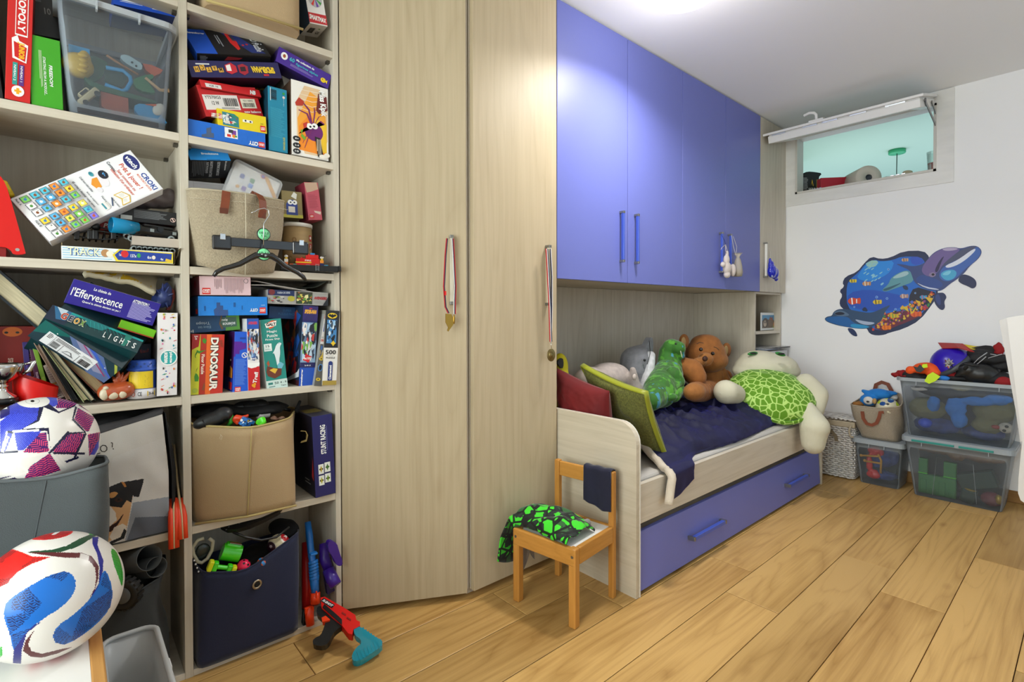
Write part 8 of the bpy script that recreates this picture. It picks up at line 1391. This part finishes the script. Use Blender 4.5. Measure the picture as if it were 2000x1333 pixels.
# contents
def inbox(par_label, name, cat, pts, m, seed, vox=.007): return crumple(name, par_label, cat, pts, m, seed=seed, remesh=vox)
GC = mat('case_green', '#2f7a3a', .4); MG = mat('toy_maroon', '#702030', .5); NG = mat('night_green', '#20392e', .6)
gcs = thing('toy_case', 'green plastic toy base standing inside the large lidded box', 'toy', (4.0, .65, .01))
for a_, b_ in (((3.99, .555, .012), (4.03, .735, .13)), ((3.99, .555, .13), (4.03, .615, .225)), ((3.99, .69, .13), (4.03, .735, .225))): MB().box(a_, b_).out('case_block', GC, gcs, bev=.004, world=True)
for i in range(4): MB().box((3.984, .56+.045*i, .02), (3.991, .59+.045*i, .05+.05*(i % 2))).out('relief', GC, gcs, bev=.002, world=True)
for a_, b_ in ((.555, .615), (.69, .735)): MB().box((3.983, a_, .135), (3.992, b_, .139)).out('lime_strip', mat('lime_plastic'), gcs, world=True)
o = MB(tr(4.02, .44, .15, rx=-20)).box((-.03, -.06, -.045), (.05, .11, .05)).out('green_tank', NG, bev=.008, seg=3); tag(o, 'dark green toy hull tilted inside the large lidded box', 'toy')
o = MB(tr(4.0, .50, .05, rx=10)).box((-.02, -.035, -.04), (.04, .035, .035)).out('dark_block', NG, bev=.01, seg=3); tag(o, 'dark block with a gold top at the bottom of the large lidded box', 'toy'); MB(tr(4.0, .50, .05, rx=10)).ell((0, 0, .036), (.02, .03, .008), n=12, m=8).out('gold_top', mat('dull_gold', '#a88a2c', .4, .6), o)
o = MB().ell((0, 0, 0), (.035, .05, .04), n=18, m=12).out('maroon_toy', MG, M=Matrix.Translation((4.0, .40, .055))); tag(o, 'maroon rounded toy with gilt edge at the right of the large lidded box', 'toy'); MB().ell((-.02, -.03, .01), (.016, .018, .028), n=12, m=8).out('gilt_edge', mat('dull_gold'), o)
inbox('brown crumpled wrapping filling the top of the large lidded box', 'brown_wrap', 'wrapping', [((4.06, .65, .29), (.07, .12, .035)), ((4.06, .45, .285), (.08, .12, .04)), ((4.01, .56, .27), (.03, .04, .03))], mat('brown_foil', '#7a5838', .4, spec=.5), 12)
inbox('khaki crumpled costume inside the open clear box', 'khaki_costume', 'clothes', [((4.06, .7, .53), (.07, .10, .07)), ((4.06, .40, .56), (.08, .10, .08)), ((4.04, .43, .47), (.05, .07, .05))], mat('khaki_cloth', '#737150', .9), 13)
inbox('sky blue cloth twisted through the open clear box', 'blue_scarf', 'clothes', [((3.995, .56, .56), (.03, .05, .06)), ((3.99, .545, .49), (.025, .04, .05)), ((3.99, .46, .61), (.03, .08, .025)), ((3.99, .38, .63), (.03, .06, .03)), ((4.0, .665, .57), (.025, .035, .05))], mat('sky_cloth', '#2a7ad0', .85), 14, .006)
inbox('navy and bright blue things at the bottom of the open clear box', 'blue_toys', 'toys', [((4.06, .66, .43), (.07, .12, .05)), ((4.08, .45, .42), (.07, .1, .045))], mat('navy_mix', '#2a3c80', .8, noise_=(20, .5)), 15)
o = MB().ell((0, 0, 0), (.03, .035, .03), n=18, m=12).out('blue_ball', mat('bright_blue', '#1c4ad8', .4), M=Matrix.Translation((4.0, .705, .445))); tag(o, 'bright blue ball low in the open clear box', 'ball')
inbox('dark jumble of cloth in the upper part of the open clear box', 'dark_costume', 'clothes', [((4.08, .6, .65), (.1, .18, .05)), ((4.1, .42, .66), (.08, .12, .05)), ((4.1, .55, .52), (.07, .2, .1))], mat('dark_mix', '#2c2e3e', .85), 16, .01)
o = MB().ell((0, 0, 0), (.028, .032, .03), n=16, m=10).out('puppy_head', mat('puppy_white', '#c6c0b4', .8, noise_=(25, .3)), M=Matrix.Translation((3.995, .345, .475))); tag(o, 'white soft toy head with dark spots at the right of the open clear box', 'plush toy')
for y, z in ((-.006, .012), (.004, -.012)): MB().ell((-.026, y, z), (.006, .009, .008), n=10, m=6).out('spot', BLK, o)
o = MB().ell((0, 0, 0), (.014, .02, .012), n=12, m=8).out('red_tag', mat('dull_red'), M=Matrix.Translation((3.985, .385, .475))); tag(o, 'small red soft shape beside the white soft toy head', 'toy')
o = MB().ell((0, 0, 0), (.03, .05, .02), n=16, m=8).out('cream_toy', mat('cream_mix', '#b5ac86', .7, noise_=(40, .4)), M=Matrix.Translation((3.975, .535, .685))); tag(o, 'yellow and cream patterned soft toy pressed under the rim of the open clear box', 'toy')
o = MB().tube([(3.97, .77, .665), (3.965, .762, .655), (3.965, .74, .653), (3.965, .71, .658), (3.97, .69, .655)], [.003, .009, .011, .010, .003], 8).out('white_moustache', mat('moustache_white', '#bdb8b2', .7)); tag(o, 'pale curved soft shape at the left of the open clear box', 'toy')
# inside small box
yf_ = thing('toy_fence', 'yellow plastic toy railing inside the small lidded box', 'toy', (4.0, .93, .15))
YF = mat('fence_yellow', '#d89a1c', .4)
for pxs in (((1684, 890), (1712, 892), (1718, 892)), ((1690, 901), (1715, 905), (1720, 906)), ((1715, 888), (1721, 900), (1720, 925))): MB().tube([P(x, y, X=4.0) for x, y in pxs], .0065, 8).out('rail', YF, yf_, world=True)
for x, y in ((1682, 890), (1689, 900)): MB().ell(P(x, y, X=3.998), .0095, n=12, m=8).out('knob', YF, yf_, world=True)
inbox('red plastic toys at the left of the small lidded box', 'red_toys', 'toys', [((4.02, 1.0, .13), (.02, .02, .07)), ((4.02, .975, .06), (.02, .04, .03)), ((4.04, .97, .21), (.03, .05, .03))], mat('red_plastic'), 17, .005)
inbox('blue plastic toys at the bottom of the small lidded box', 'blue_toys', 'toys', [((4.05, .93, .06), (.04, .08, .03)), ((4.06, .95, .15), (.04, .07, .05)), ((4.08, .9, .18), (.04, .05, .06))], mat('navy_mix'), 18, .005)
# linen bag with toys
LIN = mat('linen_bag', '#9a8d7a', .95, noise_=(240, .18), wave=(420, .8), sheen=.15)
zb_ = .302; q = [P(1657, 791, X=3.975), P(1690, 800, X=3.955), P(1762, 795, X=3.965)]
lb = loftbin('storage_bag', 'linen storage bag with brown handles on the small lidded box', 'bag', [(3.985, 1.05, zb_), (3.985, .84, zb_), (4.17, .84, zb_), (4.17, 1.05, zb_)], [q[0], q[1].lerp(q[2], .35), q[2], P(1762, 767, X=4.20), P(1684, 767, X=4.19)], LIN, mat('linen_hem', '#a99c88', .95), .004, rows=12, bulge=.012, wob=.012)
MB().tube([P(x, y, X=3.953) for x, y in ((1684, 804), (1686, 818), (1693, 828), (1703, 831), (1712, 827), (1717, 816), (1719, 806), (1726, 806))], 1, 4, flat=(.010, .0015), upv=(-1, 0, 0)).out('handle_strap', LEA, lb, world=True)
MB().tube([P(x, y, X=4.20) for x, y in ((1708, 764), (1711, 752), (1722, 747), (1734, 751), (1742, 765))], 1, 4, flat=(.012, .0015), upv=(-1, 0, 0)).out('handle_strap', LEA, lb, world=True)
pg = thing('plush_penguin', 'bright blue plush penguin lying in the linen bag', 'plush toy', P(1710, 780, X=4.07)); PB = mat('penguin_blue', '#1878c8', .8, bump=(300, .4), sheen=.15)
plush([(P(1696, 782, X=4.04), (.045, .05, .04)), (P(1718, 770, X=4.08), (.05, .07, .035)), (P(1736, 768, X=4.1), (.03, .05, .016))]+limb(P(1686, 764, X=4.06), P(1700, 770, X=4.06), .012, .02), 'body', PB, pg, .006, 3)
plush([(P(1696, 783, X=4.005), (.016, .03, .028))], 'face', mat('white_felt', '#cfccc8', .8), pg, .005, 2); MB().ell(P(1695, 785, X=3.985), (.004, .009, .006), n=12, m=8).out('eye', BLK, pg, world=True)
plush([(P(1708, 784, X=4.0), (.016, .012, .02))], 'beak', mat('tan_felt', '#b08c5c', .8), pg, .004, 1); plush([(P(1742, 776, X=4.12), (.03, .035, .025))], 'belly', mat('white_felt'), pg, .006, 2)
o = crumple('brown_toy', 'brown soft toy ear at the left inside the linen bag', 'plush toy', [(P(1675, 789, X=4.0), (.03, .035, .016))], mat('caramel_felt', '#8a5a24', .85), seed=3)
bc = P(1734, 798, X=4.03); itb = [(ellp(1740, 782, 7, 5), '#1c4a8c'), (ellp(1724, 789, 6, 4), '#1c4a8c'), (ellp(1754, 788, 4, 6), '#b8cc2c'), (ellp(1716, 784, 4, 5), '#b8cc2c'), (ellp(1732, 778, 3, 2), '#b8cc2c'), (ellp(1742, 780, 3, 2), '#5ab0d8'), (ellp(1733, 790, 4, 2), '#1a1c24'), (ellp(1748, 779, 2, 3), '#1a1c24')]
ball('small_football', 'small cream football with blue and lime patches in the linen bag', bc, .066, '#cfc7ac', itb, nu=140, nv=90)
# pile on the open box
ph = thing('toy_helmet', 'violet toy police helmet with a silver star badge on the pile', 'helmet', P(1858, 708, X=4.0)); hc_ = P(1853, 706, X=4.03); HM = Matrix.Translation(hc_) @ Matrix.Rotation(radians(-41), 4, 'Z') @ tr(ry=-38, rx=-12)
VIO = mat('helmet_violet', '#2c12a8', .3, spec=.5); GRB = mat('helmet_grey', '#3c4046', .45)
MB(HM).grid(lambda u, v: (.105*sin(v*pi/2)*cos(2*pi*u), .095*sin(v*pi/2)*sin(2*pi*u), .100*cos(v*pi/2)-.02), 48, 18, cu=True).out('shell', VIO, ph, solid=.004, world=True)
MB(HM).lathe([(.103, -.008), (.116, -.014), (.122, -.034), (.108, -.032), (.103, -.008)], 48, M=Matrix.Diagonal((1, .92, 1, 1))).out('brim', GRB, ph, world=True)
q = P(1848, 706, X=3.99); d = (CAM-hc_).normalized(); bq = hc_+d*.118+Vector((0, 0, -.012)); BM = frame(bq, (sin(_y), -cos(_y), 0), (0, 0, 1))
MB(BM).prism(star(0, 0, .030, 8, .55), -.004, .004, M=Matrix.Rotation(radians(90), 4, 'X')).out('badge', SIL, ph, bev=.001, world=True); MB(BM).ell((0, -.005, 0), (.010, .004, .010), n=16, m=8).out('badge_boss', GREYM, ph, world=True)
rf = thing('red_paper_hat', 'folded red pointed shape lying over the violet helmet', 'costume', P(1860, 680, X=4.06))
MB().add([P(1832, 670, X=4.10), P(1862, 671, X=4.06), P(1880, 672, X=4.06), P(1903, 688, X=4.0), P(1896, 687, X=4.0), P(1872, 680, X=3.97), P(1840, 681, X=4.0)], [(0, 1, 6), (1, 5, 6), (1, 2, 5), (2, 3, 4), (2, 4, 5)]).out('folded_sheet', mat('red_foam', '#a81410', .5), rf, solid=.004, world=True)
o = MB().add([P(1880, 673, X=4.12), P(1905, 677, X=4.12), P(1926, 677, X=4.12), P(1922, 682, X=4.08), P(1900, 683, X=4.06), P(1884, 679, X=4.1)], [(0, 1, 5), (1, 4, 5), (1, 2, 3), (1, 3, 4)]).out('yellow_sheet', mat('yellow_foam', '#d8c01c', .5), solid=.004); tag(o, 'yellow folded sheet behind the red pointed shape', 'costume')
inbox('black cape with thin white stripes on the pile', 'black_cape', 'costume', [(P(1915, 700, X=4.06), (.08, .09, .05)), (P(1945, 702, X=4.05), (.06, .08, .035)), (P(1925, 686, X=4.1), (.05, .08, .03)), (P(1955, 715, X=4.06), (.06, .06, .04))], mat('cape_black', '#0e0e11', .7), 20)
for k, pxs in enumerate((((1900, 712), (1912, 700), (1928, 689)), ((1908, 712), (1918, 704), (1926, 697)), ((1934, 692), (1946, 694)), ((1930, 700), (1950, 694), (1958, 692)))):
    o = MB().tube([P(x, y, X=3.965) for x, y in pxs], .0025, 5).out('stripe_cord', mat('stripe_grey', '#a8a8ac', .5)); tag(o, ['longest pale stripe cord on the black cape', 'short pale cord beside the longest on the black cape', 'topmost short pale cord on the black cape', 'pale cord curving right on the black cape'][k], 'cord')
mk = thing('cowl_mask', 'black rubber mask with pointed ears lying on its side on the pile', 'mask', P(1900, 725, X=3.98)); MR = mat('mask_rubber', '#17181a', .38, spec=.5)
plush([(P(1910, 730, X=3.99), (.06, .095, .062)), (P(1890, 722, X=3.97), (.045, .06, .045)), (P(1925, 735, X=3.99), (.05, .07, .055))]+limb(P(1880, 728, X=3.95), P(1866, 735, X=3.945), .022, .008, 5)+limb(P(1915, 715, X=4.0), P(1957, 724, X=4.0), .024, .005, 7), 'cowl', MR, mk, .006, 3)
for x, y in ((1886, 719),): MB().ell(P(x, y, X=3.925), (.010, .010, .016), M=tr(rx=30), n=14, m=8).out('eye_hole', mat('dark_gap'), mk, world=True)
MB().tube([P(x, y, X=3.935) for x, y in ((1874, 716), (1884, 711), (1898, 714), (1912, 716))], .003, 6).out('brow_ridge', MR, mk, world=True)
vs_ = thing('safety_vest', 'orange and yellow high-visibility costume spilling over the box rim', 'costume', P(1815, 730, X=3.93)); HV = mat('hivis_orange', '#ef5410', .7); HY = mat('hivis_yellow', '#c8e81c', .6)
plush([(P(1812, 718, X=3.98), (.06, .07, .03)), (P(1800, 722, X=3.97), (.04, .05, .028)), (P(1822, 728, X=3.95), (.03, .04, .03)), (P(1778, 724, X=3.96), (.025, .025, .028))], 'fabric', HV, vs_, .006, 2)
def wallp(pxs, X, th, name, m, par=None, it=0, M=None):
    pl = [(P(x, y, X=X).y, P(x, y, X=X).z) for x, y in pxs]; pl = smooth_poly(pl, it) if it else pl
    return MB().prism(pl, X-th, X, M=MYZ).out(name, m, par, bev=0, world=par is not None)
wallp([(1806, 745), (1812, 733), (1822, 727), (1837, 736), (1827, 745), (1815, 750)], 3.905, .006, 'reflective_flap', HY, vs_); wallp([(1802, 712), (1811, 711), (1812, 718), (1800, 720)], 3.902, .004, 'reflective_flap', HY, vs_); wallp([(1784, 716), (1792, 718), (1797, 712), (1806, 722), (1798, 728), (1790, 726)], 3.900, .004, 'black_panel', BLK, vs_)
inbox('dark red crumpled cloth at the left end of the pile', 'red_cloth', 'costume', [(P(1750, 733, X=4.0), (.03, .03, .014)), (P(1760, 729, X=4.0), (.03, .03, .02)), (P(1768, 735, X=3.97), (.03, .03, .01))], mat('crimson_cloth', '#8f0c12', .8), 21, .005)
inbox('red cloth tip standing up at the right end of the pile', 'red_tip', 'costume', [(P(1951, 680, X=4.05), (.014, .022, .03)), (P(1950, 690, X=4.05), (.016, .022, .02)), (P(1949, 673, X=4.05), (.008, .010, .014))], mat('crimson_cloth'), 22, .005)
inbox('black cloth draped under the orange costume on the box rim', 'black_cloth', 'costume', [(P(1790, 735, X=3.99), (.06, .08, .03)), (P(1860, 738, X=4.0), (.06, .11, .03)), (P(1950, 742, X=4.0), (.06, .08, .045))], mat('cape_black'), 23)
inbox('red and blue cloth bands between helmet and rim', 'red_band', 'costume', [(P(1845, 731, X=3.965), (.02, .11, .018))], mat('crimson_cloth'), 24, .005)
o = MB().ell((0, 0, 0), (.02, .03, .014), n=14, m=8).out('blue_cuff', mat('sky_cloth'), M=Matrix.Translation(P(1843, 739, X=3.935))); tag(o, 'small bright blue cuff by the yellow flap on the box rim', 'costume')
o = MB().ell((0, 0, 0), (.03, .04, .03), n=18, m=10).out('red_ball_hat', mat('crimson_cloth'), M=Matrix.Translation(P(1958, 746, X=3.96))); tag(o, 'round red cloth bulge right of the black mask', 'costume')
# white desk side at the right edge
dk = thing('desk', 'white curved desk side panel cut by the right edge of the photo', 'desk', (3.0, -.1, 0))
wallp([(1968, 621), (2060, 606), (2200, 590), (2200, 1500), (2120, 1420), (2060, 1000), (2030, 985), (2004, 980), (1995, 974), (1990, 960), (1991, 930), (1998, 860)], 3.0, .035, 'side_panel', mat('desk_white', '#d6d3cf', .4), dk)
wallp([(1953, 626), (1970, 621), (1998, 860), (1994, 862), (1985, 800)], 3.06, .03, 'edge_trim', mat('desk_edge', '#cfccc8', .4), dk)
# ---------------- dolphin wall sticker ----------------
def sk(p): return [(-(P(1590+x/5.714, 460+y/5.714, X=XF).y), P(1590+x/5.714, 460+y/5.714, X=XF).z) for x, y in p]
def SQ(p, c, it=1): return Q(smooth_poly(sk(p), it) if it else sk(p), c)
st = [SQ([(480, 410), (560, 310), (640, 235), (740, 265), (850, 250), (1000, 175), (1220, 170), (1290, 240), (1330, 420), (1400, 640), (1320, 770), (1180, 950), (1000, 1045), (830, 1090), (790, 1110), (700, 1120), (620, 1100), (590, 1040), (450, 900), (300, 810), (280, 740), (320, 670), (280, 620), (340, 570), (315, 530), (350, 460)], '#1c2a50'),
 SQ([(500, 410), (570, 320), (660, 270), (760, 290), (880, 275), (980, 235), (1190, 240), (1240, 300), (1300, 500), (1380, 640), (1290, 760), (1180, 900), (1060, 960), (900, 1020), (800, 1070), (640, 1040), (480, 880), (370, 800), (360, 620), (380, 510)], '#1668c8'),
 SQ([(520, 400), (600, 300), (760, 290), (900, 280), (860, 400), (760, 470), (600, 520), (470, 480)], '#1f8ae0'), SQ([(570, 340), (620, 280), (720, 280), (700, 340), (640, 360)], '#9ac8c0'), SQ([(380, 640), (600, 600), (900, 650), (1060, 700), (1040, 780), (800, 860), (500, 830), (370, 780)], '#1c50b8'), SQ([(1060, 235), (1190, 240), (1240, 310), (1100, 340)], '#2a52c0')]
rg = random.Random(11)
for i in range(22): x = 540+rg.random()*200; y = 300+rg.random()*240; st.append(SQ([(x, y+16), (x+30, y-6), (x+44, y-4), (x+14, y+22)], '#8ac4d8'))
st += [SQ([(1050, 700), (1120, 570), (1300, 620), (1370, 640), (1290, 760), (1190, 870), (1080, 820)], '#181c34'), SQ([(640, 1030), (780, 880), (900, 850), (1200, 830), (1190, 900), (1040, 970), (900, 1020), (800, 1075)], '#6a2438')]
for i in range(150):
    t = rg.random(); x = 660+t*680; y = 1030-t*330+rg.uniform(-75, 70)-40*(t < .2); r_ = rg.uniform(8, 22); st.append(Q(sk([(x+r_*cos(a+i)*rg.uniform(.5, 1.2), y+r_*sin(a+i)*rg.uniform(.5, 1.2)) for a in (0, 1.2, 2.4, 3.6, 4.9)]), rg.choice(['#c8342a', '#e07a22', '#d8b83a', '#3a8a3c', '#8a3a7c', '#e0a03a', '#b02a3a', '#5a6ac0', '#2a3a2c'])))
def fish(cx, cy, r_, c1, c2, f=1): return [SQ([(cx-r_*f, cy), (cx-r_*.3*f, cy-r_*.6), (cx+r_*.5*f, cy-r_*.35), (cx+r_*1.1*f, cy-r_*.6), (cx+r_*1.1*f, cy+r_*.5), (cx+r_*.5*f, cy+r_*.3), (cx-r_*.3*f, cy+r_*.6)], c1, 2), SQ([(cx-r_*.35*f, cy-r_*.5), (cx-r_*.15*f, cy-r_*.5), (cx-.05*r_, cy+r_*.5), (cx-r_*.25*f, cy+r_*.5)], c2, 0), SQ([(cx+r_*.4*f, cy-r_*.3), (cx+r_*.55*f, cy-r_*.3), (cx+r_*.55*f, cy+r_*.3), (cx+r_*.4*f, cy+r_*.3)], c2, 0)]
for a_ in ((440, 735, 75, '#d8481c', W_), (700, 745, 52, '#e0c02c', '#222222'), (580, 540, 50, '#c08a5c', '#e8e4da'), (430, 510, 42, '#e0c82c', '#101828'), (1010, 275, 40, '#c8a07c', '#40302c'), (1000, 680, 50, '#b08a80', '#d8c8c0'), (1215, 690, 42, '#2a9ac8', '#d84a7c'), (1130, 880, 65, '#e0622a', '#c8401c'), (800, 1030, 55, '#e87a1c', '#c85a14'), (890, 900, 50, '#d8b02c', '#4a9a3c')): st += fish(*a_)
for p in (((980, 800), (1040, 790), (1060, 860)), ((1060, 780), (1100, 870), (1080, 880)), ((1150, 780), (1110, 870), (1090, 860)), ((1240, 690), (1330, 700), (1300, 760)), ((1130, 720), (1190, 740), (1180, 790))): st.append(SQ(p, '#e0b82c', 0))
for x, y, r_ in ((700, 690, 14), (815, 705, 13), (450, 800, 10), (830, 380, 12), (1050, 510, 9), (1130, 645, 10), (910, 825, 12)): st += [Q(sk([(x+r_*cos(a), y+r_*sin(a)) for a in [i*.6283 for i in range(10)]]), '#a8d0ec'), Q(sk([(x+r_*.7*cos(a), y+r_*.7*sin(a)) for a in [i*.6283 for i in range(10)]]), '#1c62c8')]
# middle dolphin, big dolphin, small dolphin
st += [SQ([(755, 610), (830, 550), (860, 470), (980, 400), (1060, 390), (1110, 440), (1110, 520), (1000, 560), (860, 610), (790, 632)], '#5c98a4', 2), SQ([(860, 480), (980, 410), (1050, 400), (1060, 440), (940, 480)], '#a3c4c8', 2), SQ([(760, 605), (860, 570), (1000, 520), (860, 600), (790, 625)], '#2c5a6c'), SQ([(980, 560), (1040, 560), (1056, 610), (1010, 610)], '#1c3a5c'),
 SQ([(905, 318), (1000, 325), (1100, 350), (1230, 320), (1320, 200), (1440, 140), (1560, 130), (1640, 150), (1750, 115), (1830, 120), (1880, 180), (1840, 260), (1740, 340), (1680, 420), (1600, 490), (1520, 540), (1440, 610), (1380, 625), (1230, 600), (1120, 530), (1090, 440), (1070, 390), (980, 350)], '#35467c', 2), SQ([(1210, 340), (1320, 210), (1450, 140), (1580, 135), (1640, 160), (1560, 220), (1440, 320), (1380, 420), (1290, 470), (1200, 420)], '#6e5c96', 2), SQ([(1420, 150), (1540, 135), (1620, 150), (1560, 170), (1460, 175)], '#b7a9c8', 2), SQ([(1560, 220), (1650, 160), (1770, 120), (1820, 130), (1700, 230), (1560, 290), (1440, 350), (1440, 320)], '#484d6c', 2), SQ([(1440, 350), (1560, 290), (1700, 230), (1800, 130), (1840, 135), (1870, 200), (1800, 290), (1680, 380), (1600, 470), (1500, 520), (1420, 500), (1390, 440)], '#3a62b0', 2), SQ([(1450, 345), (1600, 280), (1790, 140), (1810, 170), (1650, 310), (1500, 370)], '#dfe2ee', 2), SQ([(1400, 440), (1460, 390), (1560, 380), (1600, 420), (1560, 490), (1470, 510)], '#45a6d0', 2), SQ([(1420, 440), (1480, 400), (1540, 395), (1500, 450)], '#7ac8e0', 2), SQ([(1200, 430), (1290, 470), (1400, 500), (1450, 560), (1380, 600), (1240, 570), (1120, 500)], '#2c4a90', 2), SQ([(1130, 520), (1240, 590), (1380, 612), (1400, 600), (1250, 575)], '#c8d0e4', 1), SQ([(1340, 400), (1400, 280), (1460, 220), (1420, 300), (1380, 420)], '#28204c', 2), SQ([(1280, 430), (1330, 405), (1370, 440), (1330, 470), (1285, 460)], '#8a7a9c', 2), SQ([(1305, 435), (1335, 420), (1350, 440), (1325, 455)], '#15101c', 2),
 SQ([(1600, 500), (1650, 430), (1740, 450), (1810, 500), (1815, 570), (1770, 600), (1720, 570), (1640, 540)], '#202850', 2), SQ([(1340, 650), (1400, 640), (1450, 640), (1485, 690), (1450, 740), (1465, 800), (1440, 840), (1390, 820), (1335, 740)], '#222c58', 2), SQ([(1360, 660), (1400, 655), (1420, 760), (1400, 790), (1350, 720)], '#30407c', 2),
 SQ([(115, 930), (150, 905), (200, 900), (220, 850), (280, 820), (380, 825), (500, 850), (640, 870), (750, 820), (870, 765), (790, 850), (760, 950), (700, 990), (620, 1040), (500, 1045), (340, 1020), (240, 1000), (140, 965)], '#2c4a6c', 2), SQ([(115, 930), (200, 905), (380, 905), (420, 960), (500, 1000), (620, 1030), (500, 1045), (340, 1018), (160, 968)], '#1860a4', 2), SQ([(400, 990), (500, 990), (640, 1020), (560, 1042), (420, 1030)], '#1f92c8', 2), SQ([(210, 860), (300, 830), (380, 870), (400, 900), (260, 905)], '#56708c', 2), SQ([(220, 870), (300, 850), (360, 880), (260, 895)], '#141c34', 2), SQ([(440, 930), (560, 960), (700, 975), (620, 1005), (520, 990)], '#a9b8d0', 2), SQ([(525, 840), (570, 790), (610, 855)], '#1c2c48'), SQ([(370, 1030), (450, 1045), (495, 1130), (440, 1125), (390, 1080)], '#1c2f5c', 2)]
MS = Matrix(((0, 0, -1, XF), (-1, 0, 0, 0), (0, 1, 0, 0), (0, 0, 0, 1))); pr = MB(); prints(st, 1, 1, pr, MS, eps=.0008); xs = [v[0] for v in pr.v]; pr.v = [(XF-.0006-(XF-v[0]-.0008)*.12, v[1], v[2]) for v in pr.v]
o = pr.out('wall_sticker', mat('sticker_vinyl', rough=.5, attr=True)); tag(o, 'large ocean wall sticker with dolphins, fish and coral on the far wall', 'wall sticker')
# ---------------- groceries behind the small window ----------------
cb_ = thing('coffee_bag', 'black rolled-top bag with white print at the left of the window', 'bag', P(1577, 378, X=4.55)); q = P(1577, 380, X=4.5); q.z = 2.06
MB(Matrix.Translation(q)).prism(smooth_poly([(-.085, 0), (.075, 0), (.08, .10), (.055, .14), (.09, .175), (.03, .185), (-.03, .19), (-.075, .17), (-.09, .10)], 1), -.05, .05, M=Matrix.Rotation(radians(-41), 4, 'Z') @ Matrix.Rotation(radians(90), 4, 'X')).out('bag_body', mat('foil_black', '#141519', .35, spec=.5), cb_, bev=.012, seg=3, world=True)
pr = MB(); prints([LN(.1, .3, .4, .95, 9, '#a8a8a8', .4), Q([(.55, .5), (.62, .85), (.7, .5), (.66, .5), (.62, .7)], '#c8a02c'), T('GOLD', .62, .35, .4, .1, '#d8d8d8'), T('BRAZ', .62, .15, .4, .1, W_)], .14, .15, pr, Matrix.Translation(q) @ Matrix.Rotation(radians(-41), 4, 'Z') @ Matrix.Translation((-.08, -.052, .0)) @ face_M('F', 1, 1, 1)); pr.out('bag_print', INK, cb_, world=True)
q = P(1628, 372, X=4.42); q.z = 2.06; M_ = Matrix.Translation(q) @ Matrix.Rotation(radians(-50), 4, 'Z')
rbx = MB(M_).box((-.09, 0, 0), (.09, .07, .10)).out('red_carton', mat('carton_red', '#a8142a', .45), bev=.002); tag(rbx, 'red and gold food carton behind the window sill', 'carton'); MB(M_).box((-.09, .072, 0), (.105, .074, .105)).out('gold_back', mat('carton_gold', '#c8a83c', .5), rbx, world=True)
tr_ = thing('paper_roll_pack', 'pack of paper rolls in clear wrap behind the window', 'paper rolls', P(1692, 350, X=4.5)); q = P(1694, 348, X=4.42); RM = Matrix.Translation(q) @ Matrix.Rotation(radians(-49), 4, 'Z') @ Matrix.Rotation(radians(90), 4, 'X')
MB(RM).lathe([(.022, 0), (.022, .02), (.085, .02), (.088, .012), (.088, -.2), (.085, -.2)], 36, M=tr()).out('roll', mat('tissue', '#c9bfb2', .9, bump=(120, .2)), tr_, world=True); MB(RM).lathe([(0, .0), (.022, .0), (.022, .02)], 24).out('core', mat('core_dark', '#3a4048', .7), tr_, world=True)
plush([(tuple(q+Vector((.07, .10, -.06))), (.08, .10, .055)), (tuple(q+Vector((.08, -.10, -.05))), (.08, .06, .055))], 'clear_wrap', mat('crinkle_wrap', '#b8b8a4', .15, clear=.25, bump=(40, .9), spec=.8), tr_, .014, 1)
q = P(1771, 352, X=4.5); q.z = 2.06; o = MB().cyl((0, 0, 0), (.02, 0, .065), .030, n=24).out('cardboard_tube', mat('core_card', '#b8a88c', .8), M=Matrix.Translation(q)); tag(o, 'short cardboard tube right of the pendant cord behind the window', 'tube')
q = P(1824, 345, X=4.42); q.z = 2.06; gl_ = thing('glass', 'drinking glass with red content at the right end of the window', 'glass', q); MB().lathe([(0, 0), (.032, 0), (.040, .15), (.038, .15), (.030, .006), (0, .006)], 28).out('glass_wall', GLASS, gl_); MB().lathe([(0, .008), (.029, .008), (.034, .075), (0, .075)], 24).out('red_content', mat('candle_red', '#a8342c', .5), gl_)
